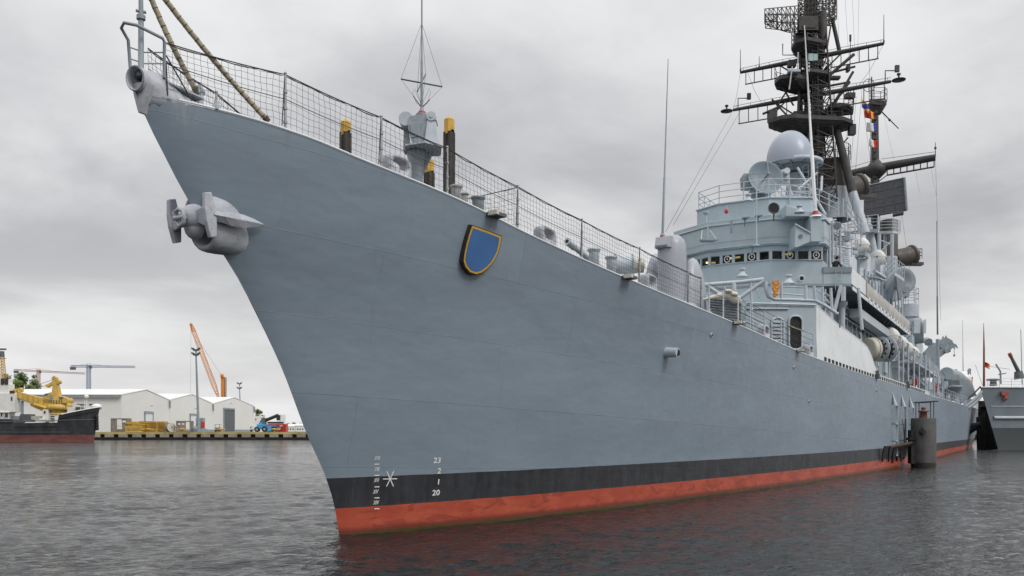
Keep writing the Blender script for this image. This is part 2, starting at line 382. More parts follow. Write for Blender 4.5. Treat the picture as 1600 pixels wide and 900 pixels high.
def water():
    rs = [1.0]
    while rs[-1] < 9000:
        r = rs[-1]
        k = .06 if r < 14 else .0058 if r < 75 else .010 if r < 160 else .03 if r < 500 else .15
        rs.append(r*(1+k))
    rs = np.array(rs)
    th = list(np.arange(-48, 48, .36)); a = 48.
    while a < 312: th.append(a); a += 3
    th = np.radians(np.array(th)) + YAW
    R, T = np.meshgrid(rs, th, indexing='ij')
    x = CX + R*np.cos(T); y = CY + R*np.sin(T); z = np.zeros_like(x)
    rg = np.random.default_rng(5)
    wind = math.radians(62)
    for i in range(90):
        lam = .36*math.exp(rg.uniform(0, 2.0)); kk = 2*math.pi/lam
        an = wind + rg.normal(0, .75); ph = rg.uniform(0, 6.28)
        amp = .0066*lam**.62*rg.uniform(.5, 1.3)/2.1
        fade = np.clip(1.6 - R*.0058*2.6/lam, 0, 1)
        arg = kk*(x*math.cos(an)+y*math.sin(an)) + ph + .5*np.sin(.21*x+.13*y+i)
        z += amp*fade*(np.sin(arg) + .28*np.cos(2*arg))
    gust = .75 + .35*np.sin(.11*x+.05*y+1)*np.sin(.07*y-.04*x)
    z = z*gust*np.clip(1-(R-200)/200, 0, 1)
    n, m = x.shape
    me = bpy.data.meshes.new('water')
    nv = n*m + 1
    co = np.empty((nv, 3)); co[:-1, 0] = x.ravel(); co[:-1, 1] = y.ravel(); co[:-1, 2] = z.ravel(); co[-1] = (CX, CY, 0)
    i, j = np.meshgrid(np.arange(n-1), np.arange(m), indexing='ij'); j2 = (j+1) % m
    q = np.stack([i*m+j, (i+1)*m+j, (i+1)*m+j2, i*m+j2], -1).reshape(-1, 4)
    tri = np.stack([np.full(m, nv-1), np.arange(m), (np.arange(m)+1) % m], -1)
    nl = q.size + tri.size
    me.vertices.add(nv); me.vertices.foreach_set('co', co.ravel())
    me.loops.add(nl); me.loops.foreach_set('vertex_index', np.concatenate([q.ravel(), tri.ravel()]).astype(np.int32))
    npoly = len(q)+len(tri); me.polygons.add(npoly)
    me.polygons.foreach_set('loop_start', np.concatenate([np.arange(len(q))*4, len(q)*4+np.arange(len(tri))*3]).astype(np.int32))
    me.polygons.foreach_set('use_smooth', np.ones(npoly, bool))
    me.update(calc_edges=True); me.validate()
    mt, t, p, c = new_mat('harbour_water')
    p.inputs['Base Color'].default_value = (.012, .014, .014, 1); p.inputs['Roughness'].default_value = .09; p.inputs['IOR'].default_value = 1.333
    g = t.node('ShaderNodeNewGeometry').outputs['Position']
    rot = t.node('ShaderNodeVectorRotate', rotation_type='Z_AXIS'); t.l.new(g, rot.inputs['Vector']); rot.inputs['Angle'].default_value = -wind
    a1 = t.noise(t.scale(rot.outputs[0], (1.7, .75, 1)), 2.5, 4, .6, .5)
    a2 = t.noise(t.scale(rot.outputs[0], (1.5, .9, 1)), .35, 3, .6, .3)
    p.inputs['Specular IOR Level'].default_value = .5
    a3 = t.noise(t.scale(rot.outputs[0], (1.9, .62, 1)), 5.5, 2, .5, .3)
    calm = t.ramp(t.noise(g, .06, 3), .38, .62, .45, 1.15)
    h = t.math('MULTIPLY', t.math('ADD', t.math('ADD', t.math('MULTIPLY', t.ramp(a1, .42, .80), 1.15), t.math('MULTIPLY', t.ramp(a3, .45, .85), .42)), t.math('MULTIPLY', a2, .7)), calm)
    t.put(p.inputs['Normal'], t.bump(h, .6, .11))
    me.materials.append(mt)
    o = bpy.data.objects.new('water', me); col.objects.link(o); return structure(o)
water()

# ---------------------------------------------------------------- the hull
def itp(x, tab):
    if x <= tab[0][0]: return tab[0][1]
    for (a, b), (c, d_) in zip(tab, tab[1:]):
        if x <= c: return b + (d_-b)*(x-a)/(c-a)
    return tab[-1][1]
def smooth_tab(tab, n=400):
    xs = np.array([a for a, b in tab]); ys = np.array([b for a, b in tab], float)
    # monotone cubic
    h = np.diff(xs); dl = np.diff(ys)/h; m = np.zeros_like(ys)
    m[1:-1] = np.where(dl[:-1]*dl[1:] > 0, 2*dl[:-1]*dl[1:]/(dl[:-1]+dl[1:]+1e-12), 0); m[0] = dl[0]; m[-1] = dl[-1]
    X = np.linspace(xs[0], xs[-1], n); i = np.clip(np.searchsorted(xs, X)-1, 0, len(h)-1); s = (X-xs[i])/h[i]
    Y = ((1+2*s)*(1-s)**2)*ys[i] + s*(1-s)**2*h[i]*m[i] + s*s*(3-2*s)*ys[i+1] + s*s*(s-1)*h[i]*m[i+1]
    return list(zip(X.tolist(), Y.tolist()))
class Tab:
    def __init__(s, tab, n=500): a = smooth_tab(tab, n); s.x0 = a[0][0]; s.dx = a[1][0]-a[0][0]; s.y = [q for p, q in a]
    def __call__(s, x):
        f = (x-s.x0)/s.dx; n = len(s.y)
        if f <= 0: return s.y[0]
        if f >= n-1: return s.y[-1]
        i = int(f); return s.y[i]+(s.y[i+1]-s.y[i])*(f-i)
STEM = []
for u, v in [(212,145),(228,185),(258,245),(285,297),(330,370),(366,425),(395,480),(440,575),(480,680),(508,743),(523,793),(530,838)]:
    p = aY(u, v, 0); STEM.append((p.z, p.x))
STEM.sort(); z0 = STEM[0][0]; STEM = [(-1.5, .45)] + STEM
xstem = Tab(STEM, 300)
TIPX = STEM[-1][1]
SHEER = Tab([(-6,9.22),(-4,9.2),(-2.6,9.12),(-1,8.92),(2,8.6),(5,8.17),(10,7.62),(18,7.06),(30,6.35),(44,6.02),(57,5.88),(77,5.8),(100,5.8),(128,5.9),(152,6.0)], 900)
DK = Tab([(0,.0),(.25,.16),(.6,.34),(3,1.15),(6,1.95),(11,2.95),(16,3.8),(26,4.95),(36,5.75),(46,6.35),(56,6.8),(66,7.1),(80,7.45),(96,7.8),(116,8.1),(134,8.3),(150,8.2),(158,8.0)], 1200)
WLT = Tab([(0,0.0),(.12,.06),(.5,.2),(3,.95),(6,1.72),(13,2.98),(28,4.95),(42,6.2),(57,7.0),(75,7.3),(100,7.4),(115,7.5),(130,7.4),(150,6.8)], 1200)
def hb(X, Z):
    u = X - xstem(Z)
    if u <= 0: return 0.0
    s = max(-.15, min(1.05, Z/SHEER(X)))
    p = 1.5 - .5*min(1, max(0, X+6)/60)
    g = (abs(s)**p)*(1 if s > 0 else -1)
    d_ = DK(u); wl = WLT(u)
    return max(0.0, wl + (d_-wl)*g)
def hull_hit(u, v):
    d_ = ray(u, v); lo, hi = 5., 40.
    f = lambda t_: (lambda p: p.y + hb(p.x, p.z) if -6.2 < p.x < 150 else -1)(CAM + d_*t_)
    t_ = lo; st = .05
    while t_ < 140:
        p = CAM + d_*t_
        if p.x > xstem(p.z) and p.y > -hb(p.x, p.z): break
        t_ += st
    lo, hi = t_-st, t_
    for _ in range(30):
        m = (lo+hi)/2; p = CAM + d_*m
        if p.x > xstem(p.z) and p.y > -hb(p.x, p.z): hi = m
        else: lo = m
    return CAM + d_*hi
def edge(X, sgn=-1, dz=0, inset=0): return V((X, sgn*max(0, hb(X, SHEER(X))-inset), SHEER(X)+dz))
def edge_u(u, lo=-5.7, hi=125):
    for _ in range(50):
        m = (lo+hi)/2; p = edge(m) - CAM
        uu = 800 + FPX*p.dot(RT)/p.dot(FW)
        if uu < u: lo = m
        else: hi = m
    return lo

SHIP = thing('warship', 'huge grey warship moored across the harbour, bow towards the viewer, with dark radar mast', 'warship')
mb = MB()
NS, NR = 230, 30
for sg in (-1, 1):
    vs = []
    for i in range(NS):
        a = i/(NS-1)
        for j in range(NR):
            s = -.12 + 1.12*j/(NR-1)
            # first guess of the height at the stem, then along the sheer
            zs = 9.2*s; xs = xstem(zs)
            X = xs + (150-xs)*(a**1.7)
            z = s*SHEER(X) if X > -5.9 else s*9.2
            X = max(X, xstem(z)) if a > 0 else xstem(z)
            vs.append((X, sg*hb(X, z) if a > 0 else 0.0, z))
    fs = []
    for i in range(NS-1):
        for j in range(NR-1):
            q = (i*NR+j, (i+1)*NR+j, (i+1)*NR+j+1, i*NR+j+1)
            fs.append(q if sg < 0 else q[::-1])
    mb.add(vs, fs, 0, True)
    if sg < 0: pv = vs
    else: sv = vs
# transom
mb.add([pv[(NS-1)*NR+j] for j in range(NR)] + [sv[(NS-1)*NR+j] for j in range(NR)], [(j, NR+j, NR+j+1, j+1) for j in range(NR-1)], 0)
HULL = mb.build('hull', M['hull'], SHIP)
mb = MB(); top = [(pv[i*NR+NR-1], sv[i*NR+NR-1]) for i in range(NS)]
for (a, b), (c, d_) in zip(top, top[1:]): mb.add([V(a)-UP*.03, V(b)-UP*.03, V(d_)-UP*.03, V(c)-UP*.03], [(0, 2, 3) if a == b else (0, 1, 2, 3)])
mb.build('deck', M['deckm'], SHIP)
mb = MB()
for sg in (-1, 1):
    pts = [edge(x, sg, .012, .015) for x in np.concatenate([np.linspace(-5.2, 40, 120), np.linspace(41, 149, 50)])]
    mb.tube(pts, .028, 5, cap=False)
mb.build('deck_edge_bar', M['pale'], SHIP)
# rusty run-off below the scuppers and the wet line of the hull
t, p, c, X, Z, cc = HULLN
for u, dz, wd, k in ((768, 1.5, .10, .55), (977, 1.0, .09, .4), (1148, .9, .10, .4), (1246, .8, .1, .35), (262, .8, .22, .35), (450, .5, .06, .3), (600, .45, .06, .3)):
    x0 = edge_u(u) if u > 300 else -5.1; zt = SHEER(x0)
    wob = t.math('MULTIPLY', t.math('SUBTRACT', t.noise(c, 2.2, 3), .5), .25)
    ax_ = t.math('ABSOLUTE', t.math('ADD', t.math('SUBTRACT', X, x0), wob))
    mk = t.math('MULTIPLY', t.ramp(ax_, 0, wd*2, 1, 0), t.math('MULTIPLY', t.ramp(Z, zt-dz, zt-.1), t.ramp(t.noise(t.scale(c, (9, 9, .8)), 1.5, 4, .7), .35, .65)))
    cc = t.mix(t.math('MULTIPLY', mk, k), cc, (.17, .13, .10) if u > 300 else (.42, .43, .45))
t.put(p.inputs['Base Color'], cc)

# ---- draft marks and star, painted on the plating
def hull_text(body, u, v, hpx, name, shear=0, wscale=1, bold=0.0):
    cu = bpy.data.curves.new(name, 'FONT'); cu.body = body; cu.size = 1; cu.align_x = 'CENTER'; cu.shear = shear; cu.offset = bold
    cu.resolution_u = 3
    o = bpy.data.objects.new(name, cu); col.objects.link(o)
    bpy.context.view_layer.update()
    me = bpy.data.meshes.new_from_object(o.evaluated_get(bpy.context.evaluated_depsgraph_get()))
    bpy.data.objects.remove(o)
    c = hull_hit(u, v); D = (c-CAM).dot(FW)
    H = hpx*D/FPX
    bmx = bmesh.new(); bmx.from_mesh(me)
    bmesh.ops.triangulate(bmx, faces=bmx.faces[:]); bmesh.ops.subdivide_edges(bmx, edges=[e for e in bmx.edges if e.calc_length() > .3], cuts=1)
    tx = V((1, -(hb(c.x+.3, c.z)-hb(c.x-.3, c.z))/.6, 0)).normalized()
    k = H/.72; ws = k*wscale/max(.3, (tx.dot(RT)))
    for q in bmx.verts:
        x, y = q.co.x, q.co.y
        X = c.x + tx.x*x*ws; Z = c.z + (y-.36)*k
        q.co = (X, -hb(X, Z)-.009, Z)
    bmesh.ops.recalc_face_normals(bmx, faces=bmx.faces[:])
    bmx.to_mesh(me); bmx.free(); me.materials.append(M['markwhite'])
    ob = bpy.data.objects.new(name, me); col.objects.link(ob); ob.parent = HULL; wloc[ob] = (0,0,0); return ob
for s_, u, v in (('23', 683, 719), ('2', 686, 735.5), ('1', 685, 752.5), ('20', 681, 769.5)):
    hull_text(s_, u, v, 8.6, 'draft_mark', 0, .92, .022)
for s_, u, v, wd in (('XVIII', 589, 715.5, .40), ('XVII', 588.7, 733, .40), ('XVI', 587.6, 750, .48), ('XV', 586.3, 768, .6), ('XIV', 587, 785, .52)):
    hull_text(s_, u, v, 6.2, 'draft_mark', .2, wd, .02)
def hull_strip(pts, wpx, name):
    mb = MB()
    for (a, b) in pts:
        N = 4; qs = [hull_hit(a[0]+(b[0]-a[0])*i/N, a[1]+(b[1]-a[1])*i/N) for i in range(N+1)]
        D = (qs[0]-CAM).dot(FW); w2 = wpx*D/FPX/2
        for p, q in zip(qs, qs[1:]):
            t_ = (q-p).normalized(); n = V((.1, -1, -.1)).normalized(); s_ = t_.cross(n)*w2
            vs = []
            for z in (p-s_, q-s_, q+s_, p+s_): vs.append((z.x, -hb(z.x, z.z)-.010, z.z))
            mb.add(vs, [(0, 1, 2, 3)])
    return mb.build(name, M['markwhite'], HULL)
for v in (725.4, 743, 760.7, 778, 795): hull_strip([((584.6, v), (592.4, v-.2))], 1.7, 'draft_dash')
hull_strip([((598, 748.5), (620, 748)), ((604, 736.5), (614.3, 760)), ((615, 736), (603.5, 760))], 1.7, 'star_mark')

# ---- shield
c = hull_hit(750, 392); e1 = hull_hit(760, 392)-c; e2 = hull_hit(750, 380)-c
nrm = e1.cross(e2).normalized(); nrm = nrm if nrm.y < 0 else -nrm
def on_plane(u, v, off):
    d_ = ray(u, v); q = c + nrm*off; return CAM + d_*((q-CAM).dot(nrm)/d_.dot(nrm))
out_px = [(737,351),(760,359),(784.5,368.5),(783,380),(780,392),(775,403),(769,412.5),(761,421),(752,427.5),(743,430),(733,426.5),(726,418),(723,408),(724.5,396),(727.5,382),(732,366)]
cx_, cy_ = 753, 391
def shrink(k, dx=0, dy=0): return [(cx_+(a-cx_)*k+dx, cy_+(b-cy_)*k+dy) for a, b in out_px]
mb = MB(); mb.slab([on_plane(a, b, .13) for a, b in out_px], -nrm*.13); CR = mb.build('crest_shield', M['crestedge'], SHIP)
CR['label'] = 'blue heraldic shield with gold border'
mb = MB(); mb.slab([on_plane(a, b, .133) for a, b in shrink(.955)], nrm*.012); mb.build('gold_border', M['gold'], CR)
mb = MB(); mb.slab([on_plane(a, b, .147) for a, b in shrink(.865)], nrm*.006); mb.build('blue_field', M['crest'], CR)

# ---- fittings on the plating
def hull_dir(u, v):
    c = hull_hit(u, v); a = hull_hit(u+3, v)-c; b = hull_hit(u, v-3)-c; n = a.cross(b).normalized()
    return c, (n if n.y < 0 else -n)
c, n = hull_dir(1041, 551); mb = MB()
mb.cyl(c-n*.1, c+V((-.05,-.45,-.02)), .19, .17, 14); mb.cyl(c+V((-.05,-.45,-.02)), c+V((-.052,-.456,-.02)), .13, .13, 12, m=1)
mb.build('overboard_pipe', [M['lgrey'], M['black']], HULL)
for u, v in ((1163,505),(1240,574),(1369,610),(1111,523),(1264,627)):
    c, n = hull_dir(u, v); mb = MB(); mb.cyl(c-n*.05, c+n*.06, .085, .075, 10); mb.cyl(c+n*.06, c+n*.066, .05, .05, 8, m=1); mb.build('drain_outlet', [M['lgrey'], M['black']], HULL)
for u, v in ((768,328),(977,425),(1148,500),(1246,549)):
    X = edge_u(u); p = edge(X); mb = MB()
    a = V((1, -(edge(X+.3).y-edge(X-.3).y)/-.6, 0)).normalized()
    mb.box(p+V((0,-.14,.0)), .5, .34, .09, a, V((a.y,-a.x,0))); mb.box(p+V((-.22,-.2,.01)), .1, .3, .12, a, V((a.y,-a.x,0)), m=1)
    mb.build('scupper_lip', [M['dgrey'], M['cream']], HULL)
# freeing slots at the foot of the side plating
x = edge_u(1283)+.6
while x < edge_u(1444):
    p = edge(x); q = edge(x+.45); o = V((0,-.012,.03)); mb = MB(); mb.slab([p+o, q+o, q+o+UP*.20, p+o+UP*.20], (0,.01,0)); x += .78
    mb.build('freeing_port', M['black'], SHIP)
# fender stiffeners on the side (triangular headed ladders of plate)
for u0, vt, vb, wd in ((1393,622,706,13),(1407,627,700,12),(1420,630,690,10)):
    p = hull_hit(u0, vt+12); X = p.x; mb = MB()
    zs = [5.35, 4.4, 3.1, 1.9, .9]
    Y = lambda x_, z_: -hb(x_, z_)
    for xx in (X, X+.9):
        for za, zb in zip(zs[1:], zs[2:]):
            mb.slab([(xx, Y(xx,za)+.02, za), (xx, Y(xx,zb)+.02, zb), (xx, Y(xx,zb)-.26, zb), (xx, Y(xx,za)-.26, za)], (.03,0,0))
    for z in zs[1:]: mb.slab([(X, Y(X,z)+.02, z), (X+.93, Y(X+.9,z)+.02, z), (X+.93, Y(X+.9,z)-.28, z), (X, Y(X,z)-.28, z)], (0,0,.05))
    z = zs[1]; mb.slab([(X, Y(X,z)-.28, z+.05), (X+.93, Y(X,z)-.28, z+.05), (X+.46, Y(X,zs[0])-.02, zs[0])], (0,.03,.0))
    mb.build('fender_bracket', M['lgrey'], SHIP)
# ---------------------------------------------------------------- bow fittings
# bull ring: open cast ring at the stem head with its fairing plates
tp = aY(222, 128, 0); mb = MB()
ax = V((-.93, -.30, -.05)).normalized(); sd = ax.cross(UP).normalized(); up2 = sd.cross(ax)
ring = []
for i in range(24):
    a = 2*PI*i/24; ring.append((math.cos(a)*.20, math.sin(a)*.25))
rr = []
for (off, k) in ((.22, 1.0), (.22, 1.0), (.25, .93), (.22, .84), (-.12, .72), (-.3, .72)): rr.append([tp + ax*off + sd*x*k + up2*z*k for x, z in ring])
outer = [[tp + ax*off + sd*x*k + up2*z*k for x, z in ring] for off, k in ((.22, 1.0), (.0, 1.0), (-.34, .92))]
mb.loft(outer[::-1], cap=False); mb.loft(rr, cap=False); mb.add(rr[-1], [tuple(range(24))], 1)
mb.build('bow_ring', [M['castgrey'], M['dgrey']], SHIP)
mb = MB()
for sg in (-1, 1):
    rows = []
    for dx, zt, wt in ((.06,9.60,.17),(.2,9.66,.2),(.4,9.66,.22),(.6,9.55,.24),(.85,9.40,.30),(1.1,9.30,.40),(1.35,9.24,.50),(1.45,9.21,.55)):
        x_ = TIPX+dx; y0 = hb(x_, 9.0); rows.append([V((x_, sg*y0*.985, 9.0)), V((x_, sg*hb(x_, 9.2), 9.2)), V((x_, sg*(hb(x_, 9.2)*.45+wt*.55), 9.2+(zt-9.2)*.5)), V((x_, sg*wt, zt)), V((x_, sg*(wt-.03), zt)), V((x_, sg*max(.0,y0-.08), 9.0))])
    mb.loft(rows if sg > 0 else rows[::-1])
mb.loft([[V((TIPX+dx+.02*math.cos(t_), 0, z_)) + V((-math.cos(t_)*r_*.5 if math.cos(t_)>0 else -math.cos(t_)*.5, math.sin(t_)*r_, 0)) for t_ in [2*PI*i/14 for i in range(14)]] for z_, r_, dx in ((8.85,.03,.08),(9.02,.09,.08),(9.2,.17,.1),(9.4,.22,.1))])
mb.slab([V((TIPX+.5, -.22, 9.55)), V((TIPX+.5, .22, 9.55)), V((TIPX+1.2, .55, 9.36)), V((TIPX+1.2, -.55, 9.36))], (0,0,.03))
mb.build('stem_head_fairing', M['castgrey'], SHIP)
JX = TIPX + .12
JT = aX(224, -52, JX); JT = V((JX, .02, JT.z))
mb = MB(); jb = V((JX, .0, 9.55))
mb.tube([jb, jb+UP*.12, jb+UP*.16, jb+UP*1.2, jb+UP*1.3, JT], [.1, .1, .056, .052, .046, .036], 10)
mb.cyl(jb+UP*1.12, jb+UP*1.2, .085, .085, 10); mb.cyl(jb+UP*1.28+V((.08,-.05,0)), jb+UP*1.28-V((.08,-.05,0)), .03, .03, 6)
mb.build('jackstaff', M['mgrey'], SHIP)
mb = MB()
p0, p1 = aX(214, 112, TIPX-.05), aX(240, 112, TIPX+.45)
lp = [V((TIPX+.02, .17, 9.6)), V((TIPX-.03, .18, 10.25)), V((TIPX-.2, .16, 10.42)), V((TIPX-.26, .0, 10.46)), V((TIPX-.1, -.16, 10.44)), V((TIPX+.42, -.26, 10.36)), V((TIPX+.46, -.26, 10.3)), V((TIPX+.46, -.25, 9.6))]
mb.tube(lp, .032, 7)
for z in (9.9, 10.12): mb.tube([V((TIPX+.0,.17,z)), V((TIPX+.2,.0,z-.06)), V((TIPX+.46,-.25,z-.02))], .014, 5)
mb.build('bow_rail', M['mgrey'], SHIP)

# ropes from the staff head to the foredeck
def rope(a, b, lab):
    mb = MB(); pts = []
    for i in range(40):
        s = i/39; p = a.lerp(b, s); p.z -= .10*math.sin(PI*s); p.x += .006*math.sin(i*1.7); pts.append(p)
    mb.tube(pts, .055, 8)
    L = (b-a).length; n = int(L/.16)
    for i in range(1, n):
        s = i/n + random.uniform(-.002, .002); p = a.lerp(b, s); p.z -= .10*math.sin(PI*s); d_ = (b-a).normalized()
        mb.tube([p-d_*.008, p+d_*.008], .060, 8, m=1)
    e = b; mb.cyl(e-(b-a).normalized()*.12, e, .075, .06, 8, m=1)
    return tag(mb.build('rope', [M['rope'], M['wrap']], None, loc=a), lab, 'rope', 'ropes running down from the bow staff')
ra = V((-4.55, -.30, SHEER(-4.55)+.12)); xb = edge_u(424); rb = edge(xb, dz=.08, inset=.08)
ra = aY(309, 147, -.30)
rope(JT + V((0,.03,-.05)), ra, 'shorter wrapped rope from the bow staff to a post near the stem head')
rope(JT + V((.03,-.02,-.02)), rb, 'longer wrapped rope slanting from the bow staff down to the deck edge')
# lamp on a stub near the stem head, and a small box
mb = MB(); q = V((ra.x+.06, ra.y, ra.z)); mb.cyl(q-UP*.4, q+UP*.02, .07, .07, 10); mb.cyl(q+V((-.09,-.05,.09)), q+V((.09,.05,.09)), .08, .08, 10); mb.build('deck_post', M['lgrey'], SHIP)
x = edge_u(341); q = edge(x, dz=0, inset=.05); mb = MB(); mb.boxz(q, .16, .12, .1, .3); mb.boxz(q+UP*.1, .09, .07, .1, .3); mb.build('deck_box', M['lgrey'], SHIP, .01)

# ---------------------------------------------------------------- stem anchor
acp = aY(303, 341, 0)
mb = MB()
adir = V((-.98, 0, -.16)).normalized(); asd = V((0, -1, 0)); aup = asd.cross(adir).normalized(); aup = aup if aup.z > 0 else -aup
hc = acp - adir*.74
def ringA(c, off, rw, rh, n=28, drop=0):
    return [c + adir*off + asd*(rw*math.copysign(abs(math.cos(a))**.75, math.cos(a))) + aup*(rh*math.copysign(abs(math.sin(a))**.8, math.sin(a))*(1 if math.sin(a) > 0 else 1+drop)) for a in [2*PI*i/n for i in range(n)]]
# bolster: swelling out of the stem, open at its mouth
mb.loft([ringA(hc, -1.0, .24, .56, drop=.62), ringA(hc, -.75, .34, .56, drop=.58), ringA(hc, -.45, .39, .54, drop=.45), ringA(hc, -.15, .42, .53, drop=.43), ringA(hc, .15, .43, .52, drop=.41), ringA(hc, .38, .42, .51, drop=.38), ringA(hc, .53, .395, .49, drop=.36), ringA(hc, .58, .38, .46, drop=.36), ringA(hc, .55, .33, .41, drop=.36), ringA(hc, -.1, .28, .34, drop=.3)], cap=False)
mb.add(ringA(hc, -.1, .28, .34, drop=.3), [tuple(range(28))], 1)  # black face closing the throat, painted in for the shade inside
# brow over the mouth
for a in np.linspace(.25, PI-.25, 9): pass
brow = [hc + adir*.56 + asd*(.42*math.cos(a)) + aup*(.03+.47*math.sin(a)) for a in np.linspace(.15, PI-.15, 14)]
mb.tube(brow, .05, 8)
mb.build('anchor_bolster', [M['castgrey'], M['rubber']], SHIP)
AN = None
mb = MB(); ac = acp
mb.ell(ac, .30, .28, .29, 18, 12, ax=asd, ay=adir, az=aup)
mb.cyl(ac-asd*.46, ac+asd*.46, .13, .13, 12)
mb.ell(ac - aup*.20 + adir*.02, .22, .20, .24, 14, 8, ax=asd, ay=adir, az=aup)
mb.tube([ac+adir*.28-asd*.17, ac+adir*.34-asd*.12+aup*.14, ac+adir*.36+aup*.17, ac+adir*.34+asd*.10+aup*.12, ac+adir*.36+asd*.1-aup*.1, ac+adir*.36-asd*.04-aup*.18, ac+adir*.30-asd*.17-aup*.05], .05, 7, closed=True)
mb.cyl(ac+adir*.36-asd*.16, ac+adir*.36+asd*.14, .05, .05, 8)
AN = mb.build('anchor_crown', M['castgrey'], SHIP)
for sg in (1, -1):
    mb = MB(); b = ac + asd*sg*.48
    # tripping palm: tall I-shaped plate
    o2 = adir*.02
    z = lambda y, h: b + aup*h + adir*y
    prof = [(-.06,.46),(.10,.44),(.13,.30),(.16,.12),(.16,-.12),(.13,-.30),(.10,-.46),(-.06,-.44),(-.10,-.2),(-.12,0),(-.10,.2)]
    mb.slab([z(y+.04, h) for y, h in prof], asd*sg*.11)
    mb.slab([b+aup*.18+adir*.06, b-aup*.22+adir*.06, b-aup*.10-asd*sg*.3+adir*.02, b+aup*.12-asd*sg*.3+adir*.02], adir*.1)
    mb.build('palm', M['castgrey'], AN, .02)
    mb = MB(); 
    root = b + asd*sg*.02 - adir*.02
    tip = hull_hit(409, 352.5) + V((-.02, -.10, 0)); tip.y *= sg
    n1 = (tip-root).normalized(); s1 = n1.cross(V((0,0,1))).normalized(); u1 = s1.cross(n1)
    rings = []
    for s, wv, th in ((0,.12,.12),(.2,.11,.10),(.35,.15,.09),(.6,.14,.07),(.8,.09,.05),(1,.012,.012)):
        p = root.lerp(tip, s); rings.append([p+u1*wv, p+s1*th*.9+u1*wv*.2, p+s1*th, p-u1*wv, p-s1*th, p-s1*th*.9+u1*wv*.2])
    mb.loft(rings, sm=False); mb.build('fluke', M['castgrey'], AN, .012)

# ---------------------------------------------------------------- guard rails with netting
stx = [edge_u(u) for u in (248, 449, 599, 702, 812, 912, 1002, 1078, 1098)]
HT = 1.18
def netbay(a, b, c, d_, top_sag=.03, cell=.15, seed=0):     # a,b feet; c,d heads (over a and over b)
    mb = MB(); rg = random.Random(seed)
    L = (b-a).length; nx = max(2, int(L/cell)); ny = 8
    def P(i, j):
        s, r_ = i/nx, j/ny
        p = a.lerp(b, s).lerp(c.lerp(d_, s), r_)
        p.z -= top_sag*4*s*(1-s)*r_*.9
        h = V((noise.noise(V((i*.35, j*.5, seed))), noise.noise(V((i*.35, j*.5, seed+9))), noise.noise(V((i*.4, j*.4, seed+20)))))
        edge_k = 1 if 0 < i < nx else .25
        return p + h*.03*edge_k
    G = [[P(i, j) for j in range(ny+1)] for i in range(nx+1)]
    for j in range(ny+1): mb.tube([G[i][j] for i in range(nx+1)], (.0044), 3, cap=False, sm=False)
    for i in range(nx+1): mb.tube([G[i][j] for j in range(ny+1)], (.0044), 3, cap=False, sm=False)
    return mb
for sg in (-1, 1):
    feet = [edge(x, sg, .03, .06) for x in stx]
    heads = [f + UP*(HT if i else 1.02) + V((0, -.0, 0)) for i, f in enumerate(feet)]
    if True:
        feet[0] = V((TIPX+.50, sg*.25, 9.40)); heads[0] = V((TIPX+.48, sg*.26, 10.30))
    last = len(feet) if sg < 0 else 3
    for i in range(last):
        if i:
            mb = MB(); f, h = feet[i], heads[i]
            mb.cyl(f-UP*.12, h+UP*.03, .032, .026, 8); mb.ell(h+UP*.03, .035, .035, .035, 8, 6)
            for zz in (.12, .42, .78): mb.cyl(f+UP*zz, f+UP*(zz+.06), .045, .045, 8)
            if sg < 0: mb.cyl(f+UP*.05+V((-.1,0,0)), h-UP*.1+V((-.02,0,0)), .012, .012, 5, m=1)
            mb.build('stanchion', [M['galv'], M['line']], SHIP)
        if i+1 < last:
            a, b, c, d_ = feet[i], feet[i+1], heads[i], heads[i+1]
            netbay(a+UP*.02, b+UP*.02, c-UP*.03, d_-UP*.03, seed=i*7+(3 if sg > 0 else 0), cell=.14).build('safety_net', M['net'], SHIP)
            mb = MB()
            L = (b-a).length
            for (fr, sag, rad) in ((1.0, .03, .013), (.55, .03, .009)):
                pts = []
                for k_ in range(25):
                    s = k_/24; p = a.lerp(b, s).lerp(c.lerp(d_, s), fr); p.z -= 4*sag*s*(1-s); pts.append(p)
                mb.tube(pts, rad, 5, cap=False)
            # head rope laced to the wire
            pts = []
            for k_ in range(int(L*10)):
                s = k_/(L*10-1); p = a.lerp(b, s).lerp(c.lerp(d_, s), 1.0); p.z -= .14*s*(1-s) + .035*abs(math.sin(s*L*3.2+i)) + .02*noise.noise(V((s*L*2, i, 3))); pts.append(p)
            mb.tube(pts, .011, 5, cap=False)
            mb.build('guard_wire', M['line'], SHIP)
# diagonal brace of the first stanchion, an athwart net and hanging lines
mb = MB(); mb.cyl(V((TIPX+.5,-.26,10.05)), edge(edge_u(300), dz=.05), .016, .016, 5); mb.cyl(V((TIPX+.5,-.26,9.9)), edge(edge_u(262), dz=.05), .014, .014, 5); mb.build('stay_wire', M['line'], SHIP)
p = edge(stx[4], -1, .03, .06); q = aY(757, 305, p.y+1.6); q = V((p.x-.2, p.y+2.6, p.z))
netbay(p, q, p+UP*1.15, q+UP*1.0, seed=77, cell=.14).build('safety_net', M['net'], SHIP)
mb = MB(); mb.tube([p+UP*1.16, p.lerp(q,.5)+UP*1.04, q+UP*1.0], .013, 5); mb.build('guard_wire', M['line'], SHIP)

